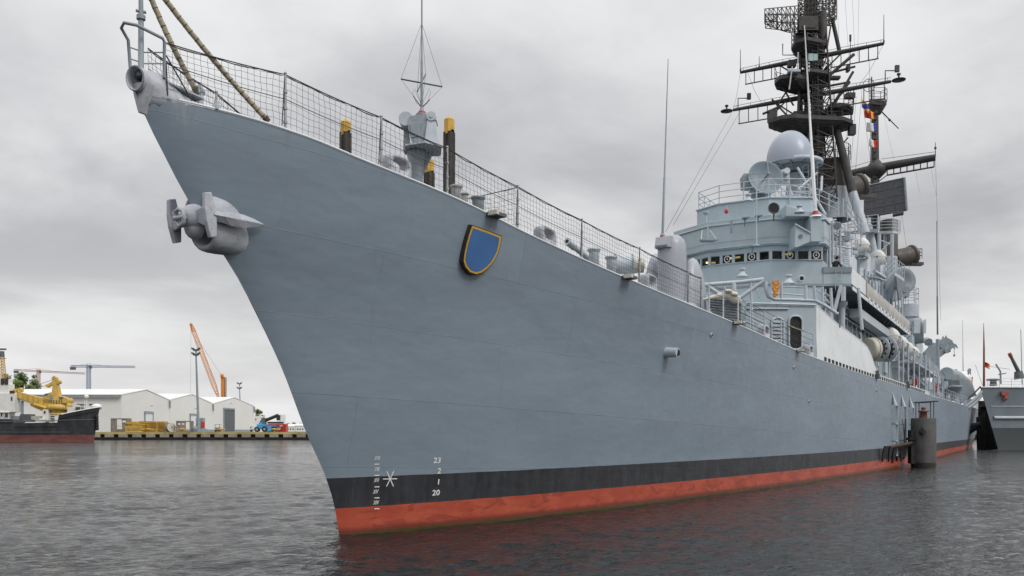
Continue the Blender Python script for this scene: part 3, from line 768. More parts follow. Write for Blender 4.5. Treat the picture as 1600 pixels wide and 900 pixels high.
# ---------------------------------------------------------------- deck edge chocks, bitts
def chock(u, v, wpx, hpx, depth=.34, tube_r=None):
    x = edge_u(u); p = edge(x, inset=.24); D = (p-CAM).dot(FW); wd = wpx*D/FPX; ht = hpx*D/FPX
    a = (edge(x+.4)-edge(x-.4)); a.z *= 1; a.normalize(); n = V((a.y, -a.x, 0)).normalized(); n = n if n.y < 0 else -n
    wl = wd/max(.35, abs(a.dot(RT))+.35*abs(n.dot(RT)))
    mb = MB(); N = 32
    def ringp(hw, hh, off, rad, cz):
        pts = []
        for i in range(N):
            t_ = 2*PI*i/N; c_, s_ = math.cos(t_), math.sin(t_)
            e = .55
            pts.append(p + a*hw*math.copysign(abs(c_)**e, c_) + UP*(cz + hh*math.copysign(abs(s_)**e, s_)) + n*off)
        return pts
    hw, hh = wl*.44, ht*.44+.05; cz = hh-.08; iw, ih = hw*.52, hh*.33; dz = ht*.12
    prof = [(iw, ih, 0, 1), (iw*1.12, ih*1.15, .6, 1), (iw*1.25, ih*1.35, .95, 1), (hw*.93, hh*.92, .95, 1), (hw, hh, .6, 1), (hw, hh, -.6, 1), (hw*.93, hh*.92, -.95, 1), (iw*1.25, ih*1.35, -.95, 1), (iw*1.12, ih*1.15, -.6, 1), (iw, ih, 0, 1)]
    mb.loft([ringp(w_, h_, o_*depth/2, 1, cz + (dz if w_ < hw*.9 else 0)) for w_, h_, o_, _ in prof], cap=False)
    return mb.build('mooring_chock', M['castgrey'], SHIP)
for u, v, wpx, hpx in ((632,264,50,38),(863,368,40,32),(1024,441,34,28),(1202,523,28,24),(1271,551,24,22)): chock(u, v, wpx, hpx)
def pot(u, v, rpx, hpx, m, inset=.5, lid=True):
    x = edge_u(u); p = edge(x, inset=inset); q = aY(u, v, p.y); D = (q-CAM).dot(FW); r = rpx*D/FPX; h = hpx*D/FPX
    mb = MB(); b = V((q.x, q.y, SHEER(q.x)-.05))
    tp_ = q.z
    mb.lathe([(0, b.z), (r*.85, b.z), (r*.85, tp_-h*.35), (r*.9, tp_-h*.2), (r*1.1, tp_-.05), (r*1.12, tp_), (r*.9, tp_+.01), (0, tp_+.012)], (b.x, b.y, 0), n=18)
    return mb.build('bitt', m, SHIP)
pot(713, 290, 9, 22, M['potrust'] if 'potrust' in M else M['lgrey']); pot(726, 302, 6, 14, M['potrust'] if 'potrust' in M else M['lgrey'], .75); pot(747, 308, 10.5, 22, M['mgrey'], .6)
pot(928, 389, 9.5, 22, M['lgrey'], .6); pot(955, 401, 9, 20, M['lgrey'], .7)
# covered winch drum
q = aY(984, 414, -2.4); mb = MB(); ddir = V((.5,-.8,0)).normalized()
mb.cyl(q-ddir*.5, q+ddir*.1, .34, .34, 18); mb.cyl(q+ddir*.1, q+ddir*.5, .30, .28, 18, m=1); mb.cyl(q+ddir*.08, q+ddir*.13, .42, .42, 18); mb.cyl(q-ddir*.55, q-ddir*.5, .42, .42, 18); mb.boxz(V((q.x,q.y,SHEER(q.x)-.05)), 1.2, .8, .6, .5)
mb.build('winch_drum', [M['lgrey'], M['cream']], SHIP)

# ---------------------------------------------------------------- foredeck pedestal with twin housing and umbrella aerial
pc = aY(659, 235, 0); PXc, PZc = pc.x, pc.z
Df = (pc-CAM).dot(FW); kx = Df/FPX
PED = None; mb = MB()
mb.lathe([(.16, SHEER(PXc)-.1), (.17, PZc-.75), (.21, PZc-.45), (.28, PZc-.08), (.24, PZc-.02)], V((PXc,0,0))-RT*.14, n=18)
for x0_, x1_ in ((-.30,-.44),(.02,.34)): mb.slab([V((PXc,0,PZc-.75))+RT*x0_, V((PXc,0,PZc-.05))+RT*x1_, V((PXc,0,PZc-.05))-RT*.1], FW*.03)
PED = mb.build('aerial_pedestal', M['mgrey'], SHIP)
A, B = RT.copy(), FW.copy()
def loc3(x, y, z): return V((PXc, 0, PZc)) + A*x + B*y + UP*z
mb = MB(); mb.slab([loc3(-.50,.25,-.01), loc3(-.42,-.45,-.01), loc3(.16,-.72,-.01), loc3(.60,-.35,-.01), loc3(.5,.5,-.01), loc3(-.2,.6,-.01)], UP*.05)
mb.build('platform', M['lgrey'], PED)
mb = MB()   # middle housing
mb.slab([loc3(-.22,-.32,.02), loc3(-.36,-.30,.55), loc3(-.31,-.26,.90), loc3(.24,-.26,.97), loc3(.20,-.3,.55), loc3(.14,-.32,.02)], B*.55)
mb.slab([loc3(-.27,-.312,.26), loc3(-.30,-.302,.66), loc3(.0,-.302,.70), loc3(.0,-.312,.30)], B*-.02)
mb.build('centre_housing', M['mgrey'], PED, .02)
mb = MB()   # outer cheek boxes on their trunnions
mb.slab([loc3(.10,-.42,.03), loc3(.54,-.40,.0), loc3(.41,-.30,.84), loc3(.20,-.32,.84)], B*.5)
mb.build('cheek_box', M['lgrey'], PED, .015)
mb = MB(); mb.slab([loc3(-.54,.0,.0), loc3(-.34,.1,.0), loc3(-.40,.12,.72), loc3(-.52,.05,.72)], B*.4); mb.cyl(loc3(-.44,-.2,.84), loc3(-.44,.34,.84), .20, .20, 18); mb.build('cheek_box', M['lgrey'], PED, .02)
mb = MB(); mb.cyl(loc3(.30,-.36,.86), loc3(.30,.3,.86), .13, .13, 16); mb.cyl(loc3(.30,-.39,.86), loc3(.30,-.36,.86), .05, .05, 10); mb.slab([loc3(.16,-.34,.78), loc3(.45,-.34,.74), loc3(.41,-.34,.90), loc3(.22,-.34,.95)], B*.5); mb.build('trunnion', M['lgrey'], PED)
UA = None; mb = MB(); ub = loc3(0,0,.95)
mb.lathe([(.10,0),(.17,.02),(.18,.07),(.10,.10)], ub, n=14, m=0); mb.lathe([(.11,.10),(.12,.13),(.09,.16)], ub, n=12, m=1); mb.lathe([(.08,.16),(.05,.26),(.03,.30)], ub, n=10, m=0)
mtop = aD(660, -70, Df); mtop = V((ub.x+.01, ub.y, mtop.z))
mb.tube([ub+UP*.25, ub+UP*1.6, ub+UP*1.62, mtop], [.042, .036, .028, .018], 8)
UA = mb.build('umbrella_aerial', [M['mgrey'], M['red']], SHIP)
mb = MB(); cz = aD(659, 130, Df); cc = V((ub.x, ub.y, cz.z))
e1, e2 = aD(626.5, 123.5, Df+.1), aD(691, 135.5, Df-.1); mb.cyl(e1, e2, .022, .022, 6)
f1, f2 = aD(665, 116, Df+.55), aD(652, 143, Df-.55); mb.cyl(f1, f2, .022, .022, 6); mb.build('spreader', M['dgrey'], UA)
mb = MB(); low = ub+UP*.26
for e in (e1, e2, f1, f2): mb.tube([low, low.lerp(e,.35), e, V((ub.x, ub.y, aD(659,36,Df).z))], .0045, 4, cap=False)
for e in (e1, e2): mb.cyl(low.lerp(e,.06), low.lerp(e,.4), .016, .012, 5)
for sg in (-1,1): mb.tube([low+UP*.1, low+UP*.42+RT*sg*.16, low+UP*.55+RT*sg*.2, low+UP*.45+RT*sg*.26, low+RT*sg*.14+UP*.1], .004, 4, cap=False)
mb.build('guy_wire', M['line'], UA)
# ---------------------------------------------------------------- forward gun
GX = 24.4; gz = SHEER(GX)
GUN = None; mb = MB()
mb.lathe([(1.75, gz-.1), (1.75, gz+.35), (1.6, gz+.4)], (GX, 0, 0), n=24)
# gunhouse: rounded body lofted along its length
def sec(x, hw, z0, z1, k=18):
    pts = []
    for i in range(k):
        a = 2*PI*i/k; c_, s_ = math.cos(a), math.sin(a); e = .62
        pts.append(V((x, hw*math.copysign(abs(c_)**e, c_), (z0+z1)/2 + (z1-z0)/2*math.copysign(abs(s_)**e, s_))))
    return pts
b0 = gz+.35
mb.loft([sec(GX-2.3, .5, b0+.5, b0+1.3), sec(GX-2.1, .95, b0+.15, b0+1.6), sec(GX-1.3, 1.35, b0, b0+1.85), sec(GX, 1.5, b0, b0+2.0), sec(GX+1.6, 1.5, b0, b0+1.95), sec(GX+2.5, 1.3, b0, b0+1.7), sec(GX+2.8, .8, b0+.3, b0+1.4)])
GUN = mb.build('gun_turret', M['gunpale'], SHIP)
hx = aX(1050, 390, GX-.6); mb = MB()
ty, tz0 = hx.y, b0+1.0; tz1 = aX(1048, 368, GX-.6).z
mb.loft([[V((GX-.6+.80*r_*math.cos(a), ty+.68*r_*math.sin(a), z_)) for a in [2*PI*i/20 for i in range(20)]] for z_, r_ in ((tz0-.6, 1), (tz1-.95, 1.0), (tz1-.50, .96), (tz1-.24, .84), (tz1-.07, .60), (tz1, .2))])
mb.slab([V((GX-1.5, ty+.55, tz1-.72)), V((GX-1.5, ty-.25, tz1-.72)), V((GX-1.32, ty-.25, tz1-.18)), V((GX-1.32, ty+.55, tz1-.18))], (.5,0,0)); mb.slab([V((GX-1.56, ty+.5, tz1-.68)), V((GX-1.56, ty-.1, tz1-.68)), V((GX-1.52, ty-.1, tz1-.60)), V((GX-1.52, ty+.5, tz1-.60))], (.02,0,0), m=1)
mb.build('aiming_tower', [M['gunpale'], M['dgrey']], GUN)
mb = MB(); hx2 = aX(1083, 420, GX+.4); mb.ell((GX+.4, hx2.y, b0+1.2), 1.2, .62, aX(1083,403,GX+.4).z-b0-1.2, 20, 12); mb.build('side_dome', M['gunpale'], GUN)
mb = MB(); hx3 = aX(1022, 405, GX+.2); mb.ell((GX+.4, hx3.y, b0+1.15), 1.1, .55, aX(1020,396,GX+.4).z-b0-1.15, 20, 12); mb.build('side_dome', M['gunpale'], GUN)
mz = aY(886, 377, -.35); rt = V((GX-2.0, -.1, b0+1.05)); dr = (mz-rt); mb = MB()
mb.tube([rt, rt.lerp(mz,.2), rt.lerp(mz,.22), rt.lerp(mz,.55), rt.lerp(mz,.93), rt.lerp(mz,.94), mz], [.26, .24, .19, .15, .105, .14, .13], 14)
mb.cyl(mz, mz+dr.normalized()*.004, .07, .07, 10, m=1); mb.build('gun_barrel', [M['lgrey'], M['black']], GUN)
def whip(u0, v0, u1, v1, D, r0, r1, name='whip_antenna', m='mgrey', ins=True, bh=.35, rk=2.3, rl=.30):
    a, b = aD(u0, v0, D), aD(u1, v1, D); mb = MB(); d_ = (b-a).normalized()
    if ins:
        mb.cyl(a-UP*bh, a, r0*3.2, r0*2.6, 12, m=0); mb.cyl(a, a+d_*rl, r0*rk, r0*rk*.8, 12, m=1); mb.cyl(a+d_*rl, a+d_*(rl+.1), r0*rk*.85, r0*1.2, 10)
    L = (b-a).length
    mb.tube([a+d_*rl, a.lerp(b,.35), a.lerp(b,.352), a.lerp(b,.7), b], [r0, r0*.85, r0*.66, (r0+r1)*.33, r1], 7)
    return mb.build(name, [M[m], M['red']], SHIP)
whip(1035, 377, 1044, 92, 46.5, .07, .018)
p = aD(1034, 380, 46.5); mb = MB(); mb.cyl(V((p.x, p.y, SHEER(p.x))), p, .14, .12, 10); mb.build('antenna_post', M['lgrey'], SHIP)

# ---------------------------------------------------------------- deckhouses
def P2(u, Y): p = aY(u, 673, Y); return (p.x, p.y)
xc_ = edge_u(1281); YC = edge(xc_).y + .06
a_ = P2(1276, YC); D1 = (V((*a_, 0))-CAM).dot(FW)
Z1 = CZ + (HOR-478)/FPX*D1
b_ = aD(1165, 673, D1-.6); b_ = (b_.x, b_.y)
LOW = [a_, b_, (b_[0]+2.6, b_[1]+.9), (b_[0]+2.6, -b_[1]-.9), (b_[0], -b_[1]), (a_[0], -a_[1]), (66, 5.6), (66, -4.6), (a_[0]+.35, -4.6)]
mb = MB(); mb.prism(LOW, 5.6, Z1)
DH = mb.build('deckhouse', M['grey'], SHIP, .03)
# frame of the angled front, for fitting doors on it
fo = V((*b_, 0)); ft = (V((*a_, 0))-fo).normalized(); fn = V((ft.y, -ft.x, 0)); fn = fn if fn.dot(FW) < 0 else -fn
def onfront(u, v, off=0.0):
    d_ = ray(u, v); q = fo + fn*off; return CAM + d_*((q-CAM).dot(fn)/d_.dot(fn))
def rrect(c, ax, ay, hw, hh, r, n=5):
    pts = []
    for sx_, sy_, a0 in ((1,1,0),(-1,1,90),(-1,-1,180),(1,-1,270)):
        for i in range(n):
            t_ = math.radians(a0+90*i/(n-1)); pts.append(c + ax*(sx_*(hw-r)+r*math.cos(t_)) + ay*(sy_*(hh-r)+r*math.sin(t_)))
    return pts
sD = D1/FPX
def doorway(u, v, w_, h_, kind):
    c = onfront(u, v, .0); mb = MB()
    o = rrect(c+fn*.05, ft, UP, w_/2, h_/2, .28)
    mb.tube(o, .055, 8, closed=True)
    if kind == 'open':
        mb.slab(rrect(c-fn*.01, ft, UP, w_/2, h_/2, .28), fn*.02, m=1)
        return mb.build('doorway', [M['lgrey'], M['black']], DH)
    mb.slab(rrect(c-fn*.02, ft, UP, w_/2, h_/2, .28), fn*.05)
    for i in range(8):
        z = -h_/2+.22+i*(h_-.44)/7; mb.box(c+UP*z+fn*.06, w_*.82, .06, .07, ft, fn, m=0); mb.box(c+UP*(z-.055)+fn*.034, w_*.82, .012, .05, ft, fn, m=1)
    return mb.build('louvre_door', [M['lgrey'], M['dgrey']], DH)
doorway(1214.5, 524, 20*sD, 54*sD, 'louvre'); doorway(1242.5, 520, 22*sD, 52*sD, 'open')
# rope across the open door
mb = MB(); mb.tube([onfront(1231, 508, .12), onfront(1243, 513, .15), onfront(1255, 517, .12)], .03, 6); mb.build('door_rope', M['rope'], DH)
mb = MB(); mb.cyl(onfront(1165,473.5,.06), onfront(1275,476.5,.06), .05, .05, 8); mb.cyl(onfront(1165,482,.05), onfront(1232,482.5,.05), .04, .04, 7)
for u in (1178,1196,1215,1235,1255): mb.cyl(onfront(u,474.5,.06), onfront(u,479,.0), .025, .025, 5)
mb.build('edge_pipe', M['lgrey'], DH)
# slatted ventilation bank beside the gun
mb = MB()
for i in range(9):
    p0_, p1_ = aD(1103+i*1.5, 466+i*4.2, 43.0), aD(1160, 472+i*4.2, 42.6); mb.slab([p0_, p1_, p1_+V((.3,.1,.16)), p0_+V((.3,.1,.16))], UP*.03)
mb.build('slatted_screen', M['mgrey'], DH)

# side plating carried up flush from the hull (sloping inboard, bright sky sheen put into its pale colour)
xs0, xs1 = a_[0]+.03, edge_u(1452)
topc = [(1277,478),(1309,506),(1356,543),(1362,556),(1368,574),(1378,588),(1395,600),(1420,612),(1452,625)]
mb = MB(); outs = []; ins_ = []
NP = 70
tx = []
for u, v in topc:
    xe = edge_u(u); Y = edge(xe).y
    for _ in range(6): p = aY(u, v, Y); Y = -hb(p.x, SHEER(p.x)) + .04*(p.z-SHEER(p.x))
    tx.append((p.x, p.z))
TZ = Tab(tx, 200)
grid = []
for i in range(NP+1):
    x = xs0 + (xs1-xs0)*i/NP; zb = SHEER(x)+.02; zt = max(zb+.25, TZ(x)); yb = -hb(x, SHEER(x))+.0
    slope = .04; row = []
    for j in range(7): z = zb+(zt-zb)*j/6; row.append(V((x, yb+slope*(z-zb), z)))
    grid.append(row)
o_ = [q for r_ in grid for q in r_]; th_ = V((0,.06,0))
fs = [(i*7+j, (i+1)*7+j, (i+1)*7+j+1, i*7+j+1) for i in range(NP) for j in range(6)]
mb.add(o_, fs, 0, True); mb.add([q+th_ for q in o_], [f[::-1] for f in fs], 0, True)
for i in range(NP): mb.add([grid[i][6], grid[i+1][6], grid[i+1][6]+th_, grid[i][6]+th_], [(0,1,2,3)])
mb.add(grid[0]+[q+th_ for q in grid[0]], [(j, j+1, j+8, j+7) for j in range(6)]); mb.add(grid[-1]+[q+th_ for q in grid[-1]], [(j+7, j+8, j+1, j) for j in range(6)])
SP = mb.build('side_plating', M['pale'], SHIP)
mb = MB(); mb.tube([r_[6]+V((0,.03,.0)) for r_ in grid], .05, 6); mb.build('rubbing_bar', M['pale'], SP)
for u, v in ((1309,508),(1341,525)):
    p = aY(u, v, -5.75); mb = MB(); mb.tube([p+UP*.25, p+UP*.1+V((0,-.08,0)), p+V((.06,-.1,-.1)), p+V((.12,0,-.2))], .05, 6); mb.build('hand_grip', M['dgrey'], SP)
for u, v in ((1369,597),(1417,617)):
    x = edge_u(u); p = edge(x); mb = MB(); mb.boxz(p+V((0,-.06,0)), .5, .3, .32); mb.boxz(p+V((0,-.06,.32)), .3, .2, .2); mb.build('cleat', M['dgrey'], SHIP)

# ---------------------------------------------------------------- bridge
BP = [(37.4,-4.5),(35.8,-1.86),(35.8,1.86),(37.4,4.5),(60,4.5),(60,-4.5)]
ZF = 11.15
WING = [(38.25,-5.95),(35.8,-1.86),(35.8,1.86),(38.25,5.95),(46,5.95),(46,4.3),(60,4.3),(60,-4.3),(46,-4.3),(46,-5.95)]
mb = MB(); mb.prism([(37.4,-4.4),(35.9,-1.86),(35.9,1.86),(37.4,4.4),(60,4.4),(60,-4.4)], Z1, ZF)
mb.prism([(36.6,-3.2),(35.81,-1.86),(35.81,1.86),(38.2,5.8),(40,5.8),(40,-3.2)], ZF-1.6, ZF)
BH = mb.build('bridge_house', M['grey'], SHIP, .03)
zs_, zt_ = 12.30, 13.52        # sill band below windows up to head
mb = MB(); mb.prism(WING, ZF, ZF+.14); mb.build('bridge_deck', M['mgrey'], BH)
pil = [(37.42,-4.5),(35.83,-1.85),(35.83,1.85),(37.42,4.5),(48,4.5),(48,-3.0),(38.9,-3.0),(38.9,-4.5)]
mb = MB(); mb.prism([(x_+ (.012 if x_ < 38 else 0), y_*.997) for x_, y_ in pil], ZF+.14, 12.66); mb.prism([(x_+.5 if x_ < 38 else x_, y_*.92) for x_, y_ in pil], 12.66, 13.30, m=1); mb.prism([(38.9,-4.49),(38.9,-3.0),(48,-3.0),(48,4.45),(39.5,4.45),(38.7,-4.49)], 12.66, 13.52); mb.build('pilothouse', [M['grey'], M['black']], BH)
# window band: mullions, sill, head, panes
segs = [((37.42,-4.5),(35.83,-1.85),4), ((35.83,-1.85),(35.83,1.85),5), ((35.83,1.85),(37.42,4.5),4)]
wz0, wz1 = 12.70, 13.24
spin = {0:(0,2), 1:(1,3), 2:(1,), 3:()}
for si, (A_, B_, n) in enumerate(segs):
    A3, B3 = V((*A_,0)), V((*B_,0)); t_ = (B3-A3); L = t_.length; t_.normalize(); nn = V((t_.y,-t_.x,0)); 
    if nn.dot(V((40,0,0))-A3) > 0: nn = -nn
    pw = L/n
    mb = MB()
    for i in range(n+1):
        c = A3 + t_*(pw*i); wm = .15 if 0 < i < n else .10; c = c + t_*(.05 if i == 0 else -.05 if i == n else 0)
        mb.box(c + UP*(wz0+wz1)/2 - nn*.06, wm, .12, wz1-wz0+.1, t_, nn)
    mb.box(A3+t_*L/2+UP*(wz0-.03)-nn*.05, L, .12, .06, t_, nn); mb.box(A3+t_*L/2+UP*(wz1+.14)-nn*.05, L, .12, .28, t_, nn)
    mb.box(A3+t_*L/2+UP*(wz0-.012)+nn*.03, L-.04, .05, .03, t_, nn)
    mb.build('window_band', M['grey'], BH)
    for i in range(n):
        c = A3 + t_*(pw*(i+.5)) + UP*(wz0+wz1)/2 - nn*.075
        mb = MB(); mb.box(c, pw-.14, .015, wz1-wz0, t_, nn, m=1)
        fw_ = pw-.15; fh = wz1-wz0
        for s_ in (-1,1): mb.box(c+t_*s_*fw_/2+nn*.03, .035, .05, fh, t_, nn); mb.box(c+UP*s_*(fh/2-.018)+nn*.03, fw_-.034, .05, .035, t_, nn)
        if i in spin[si]:
            o = [c+nn*.04+t_*.17*math.cos(a)+UP*.19*math.sin(a) for a in [2*PI*k_/20 for k_ in range(20)]]; mb.tube(o, .034, 6, m=2, closed=True)
            mb.cyl(c+nn*.02, c+nn*.07, .05, .04, 8, m=2); mb.box(c+nn*.05+UP*.07, .02, .02, .16, t_, nn, m=2)
        mb.build('bridge_window', [M['grey'], M['clearglass'], M['white']], BH)
# strip lamps seen burning behind the panes
for u, v, w_ in ((1110.5,410.5,14),(1149,402.5,14),(1229,397,14)):
    p = aX(u, v, 36.05) if u < 1200 else aD(u, v, 52.95); k_ = w_*.0375; mb = MB(); mb.box(p, k_*1.1, .04, .10, (RT*.96+UP*.12).normalized() if u > 1120 else RT, FW); mb.build('strip_lamp', M['tubelight'], BH)
# wing bulwark
mb = MB(); th = .07
def wallstrip(mb, pts, z0, z1, th=.07, m=0):
    for (x0_,y0_),(x1_,y1_) in zip(pts, pts[1:]):
        a = V((x0_,y0_,z0)); b = V((x1_,y1_,z0)); n = V((b.y-a.y, a.x-b.x, 0)).normalized()*th
        if n.dot(V((44,0,0))-V((a.x,a.y,0))) < 0: n = -n
        z1a = z1
        mb.slab([a, b, b+UP*(z1-z0), a+UP*(z1-z0)], n, m)
e0 = V((37.42,-4.5,0)); e1_ = V((38.25,-5.95,0))
wallstrip(mb, [(37.43,-4.52),(38.25,-5.95)], ZF+.14, 12.25)
mb.build('wing_front', M['grey'], BH)
mb = MB(); xw1 = aY(1353, 450, -5.95).x
zA = 12.25
mb.slab([(38.26,-5.95,ZF-.02),(xw1,-5.95,ZF-.02),(xw1,-5.95,zA),(38.26,-5.95,zA)], (0,.07,0)); mb.build('wing_side', M['pale'], BH)  # brightly lit port side put into the pale colour
mb = MB()
for i in range(1):
    c0, c1 = e0.lerp(e1_,.0), e0.lerp(e1_, 1.0); n = V((-.866,-.5,0))
    mb.slab([c0+UP*12.26+n*.09, c1+UP*12.26+n*.09, c1+UP*11.93+n*.06, c0+UP*11.93+n*.06], -n*.08)
mb.build('wind_deflector', M['mgrey'], BH)
mb = MB(); c = e0.lerp(e1_,.52); n = V((-.866,-.5,0)); tt = (e1_-e0).normalized()
mb.ladder(c+UP*10.9+n*.1, c+UP*12.1+n*.12, .34, tt, .02, .27); mb.build('rung_ladder', M['grey'], BH)
# canvas dodger along the gallery, the gallery deck and its ribs
xg1 = aY(1421, 500, -5.95).x
mb = MB(); N = 44; vs = []
for i in range(N+1):
    x = xw1+.05 + (xg1-xw1)*i/N; s = i/N; pinch = abs(math.sin(s*PI*9))
    zt = ZF+1.02 - .10*(1-pinch)*.5; zb = ZF+.10+.03*pinch
    if i == 0: zt += .3
    for j in range(4): q = j/3; vs.append((x, -5.98-.10*math.sin(PI*q)*pinch, zb+(zt-zb)*q))
fs = [(i*4+j, (i+1)*4+j, (i+1)*4+j+1, i*4+j+1) for i in range(N) for j in range(3)]
mb.add(vs, fs, 0, True); mb.add([(a, b+.03, c) for a, b, c in vs], [f[::-1] for f in fs], 0, True); mb.build('canvas_dodger', M['canvas'], BH)
mb = MB(); mb.slab([(46,-5.95,ZF),(xg1+.3,-5.95,ZF),(xg1+.3,-4.2,ZF),(46,-4.2,ZF)], UP*.14)
mb.slab([(38.4,-6.0,ZF-.20),(xg1+.3,-6.0,ZF-.20),(xg1+.3,-6.0,ZF+.02),(38.4,-6.0,ZF+.02)], (0,.04,0), m=1)
x = 39.0
while x < xg1: mb.slab([(x,-5.9,ZF-.02),(x,-4.4,ZF-.02),(x,-4.4,ZF-.22),(x,-5.9,ZF-.14)], (.06,0,0)); x += .85
mb.build('gallery_deck', [M['mgrey'], M['pale']], BH)
x = xw1+1
while x < xg1: mb = MB(); mb.box((x,-6.01,ZF+.02), .62, .05, .26); x += 1.75; mb.build('gallery_bracket', M['pale'], BH)
# gallery props and V struts
mb = MB()
for (ua, va, ub, vb, D, r) in ((1341,450,1347,515,53,.10),(1314,446,1303,490,46,.09),(1318,448,1318,470,48,.12)):
    mb = MB(); mb.cyl(aD(ua,va,D), aD(ub,vb,D), r, r, 8); mb.build('gallery_prop', M['lgrey'], BH)
# upper works above the windows
UPP = [(37.25,-4.62),(35.65,-1.9),(35.65,1.9),(37.25,4.62),(46,4.62),(46,-2.9),(38.7,-2.9),(38.7,-4.62)]
mb = MB(); mb.prism(UPP, 13.53, 15.32); mb.build('upper_front', M['grey'], BH, .03)
mb = MB()
for z_, r_ in ((15.02,.05),(13.62,.03),(14.0,.012)):
    mb.tube([(38.7,-4.66,z_)] + [(x_-.03, y_*1.01, z_) for x_, y_ in UPP[:4]], r_, 6, sm=True)
mb.build('handrail', M['grey'], BH)
D2 = 52.3
def bracket_shelf(u, v, w_, D, name='shelf_bracket', m='grey'):
    k_ = D/FPX; p = aD(u, v, D); mb = MB()
    mb.slab([p-RT*w_*k_/2, p+RT*w_*k_/2, p+RT*w_*k_/2*.55+FW*.7+UP*.02, p-RT*w_*k_/2*.55+FW*.7+UP*.02], UP*.07, m=1)
    for s_ in (-1, 1): mb.cyl(p+RT*s_*w_*k_*.38+UP*.05, p+RT*s_*w_*k_*.2+FW*.75+UP*.75, .035, .035, 6)
    mb.cyl(p+FW*.3+UP*.05, p+FW*.3+UP*1.0, .04, .04, 6)
    return mb.build(name, [M[m], M['mgrey']], BH)
bracket_shelf(1107.5, 375.5, 31, 52.9)
for u, v, D in ((1178,384,51.6),(1166,340,51.6),(1186,337,51.3)):
    p = aD(u, v, D); mb = MB(); mb.slab([p-RT*.22, p+RT*.22, p+RT*.12+FW*.5, p-RT*.12+FW*.5], UP*.05); mb.slab([p+FW*.1, p+FW*.5, p+FW*.5-UP*.4], RT*.04); mb.build('lamp_shelf', M['mgrey'], BH)
mb = MB(); p = aD(1182, 384, 51.2); mb.cyl(p, aD(1182, 280, 51.4), .05, .035, 7); mb.lathe([(.22,0),(.2,.03),(.04,.05)], p, n=12); mb.build('rod_antenna', M['grey'], BH)
p = aD(1103, 347, 54.5); mb = MB(); mb.cyl(p-UP*.3, p+UP*.42, .07, .06, 8); mb.lathe([(.06,.42),(.16,.5),(.2,.56),(.2,.6),(0,.6)], p, n=12); mb.build('vent_mushroom', M['grey'], BH)
p = aD(1143, 352, 52.6); mb = MB(); mb.box(p, .12, .1, .5); mb.cyl(p-UP*.25, p-UP*.45, .08, .06, 8); mb.build('deck_light', M['mgrey'], BH)
# corner sponson with the tall whip
k_ = D2/FPX
mb = MB()
s0, s1 = aD(1245, 336, 51.6), aD(1283, 336, 51.3)
pr = [aD(1267,339,51.2), aD(1283.5,339,51.2), aD(1283.5,377,51.2), aD(1267,377,51.2)]
mb.slab(pr, FW*1.6)
mb.slab([aD(1243,352,51.25), aD(1267,365,51.25), aD(1267,377,51.25), aD(1246,386,51.25), aD(1242,386,51.25)], FW*1.4)
mb.cyl(aD(1242,350,51.2), aD(1266,364,51.2), .05, .05, 6); mb.cyl(aD(1251,369,51.24), aD(1251,369,51.18), .12, .12, 14, m=1)
mb.build('corner_sponson', [M['grey'], M['mgrey']], BH)
whip(1274.5, 337, 1257, 40, 51.4, .115, .03, m='pale', bh=.1, rk=1.55, rl=.26)
# signal lamp
c = aD(1209, 326, 51.0); mb = MB(); n = (CAM-c).normalized(); n.z = 0
mb.cyl(c-n*.25, c+n*.1, .22, .31, 18); mb.cyl(c+n*.1, c+n*.12, .28, .28, 18, m=1); o = [c+n*.12+RT*.3*math.cos(a)+UP*.3*math.sin(a) for a in [2*PI*i/18 for i in range(18)]]; mb.tube(o, .035, 6, closed=True); mb.cyl(c-UP*.3, c-UP*.7, .05, .05, 8); mb.build('signal_lamp', [M['dgrey'], M['glass']], BH)
# director house on top
UH = [(38.6,-3.6),(37.3,-1.4),(37.3,1.75),(38.2,3.4),(44,3.4),(44,-2.6),(40,-3.6)]
mb = MB(); mb.prism(UH, 15.3, 16.75); mb.slab([aD(1228,320,51.5), aD(1275,333,51.5), aD(1275,338,51.5), aD(1228,338,51.5)], FW*2.5); mb.build('director_house', M['grey'], BH, .03)
mb = MB(); mb.tube([(40,-3.65,16.72)]+[(x_-.03, y_*1.01, 16.72) for x_, y_ in UH[:4]], .06, 6)
for u, v in ((1150,334),(1178,332)): mb.cyl(aD(u,v-6,53.4), aD(u,v+5,53.4), .03, .03, 6)
mb.build('roof_coaming', M['grey'], BH)
mb = MB(); mb.rail([(38.3,3.3,16.75),(37.4,1.7,16.75),(37.4,-1.35,16.75),(38.7,-3.5,16.75),(40,-3.5,16.75),(44,-2.5,16.75)], 1.15, 3, 1.25, .028, .036); mb.rail([(37.4,-1.35,16.75),(41.2,-1.6,16.75)], 1.15, 3, 1.1, .028, .034); mb.rail([(38.3,3.3,16.75),(44,3.3,16.75)], 1.15, 3, 1.2, .03, .034); mb.build('railing', M['lgrey'], BH)
def bell(p, s, name='loud_hailer', m='lgrey'):
    mb = MB(); mb.lathe([(.0,.0),(.30*s,.0),(.27*s,.06*s),(.14*s,.20*s),(.10*s,.34*s),(.16*s,.36*s),(.16*s,.44*s),(0,.46*s)], p, n=14); mb.box(V(p)+UP*.42*s+FW*.15*s, .08*s, .4*s, .08*s, RT, FW); return mb.build(name, M[m], BH)
for u, v, D in ((1160,433,51.2),(1232,444,48.6)): bell(aD(u, v, D), 1.15)
bell(aD(1169,315,52.5)+UP*0, 1.0); bell(aD(1249,333,50.9), 1.0)
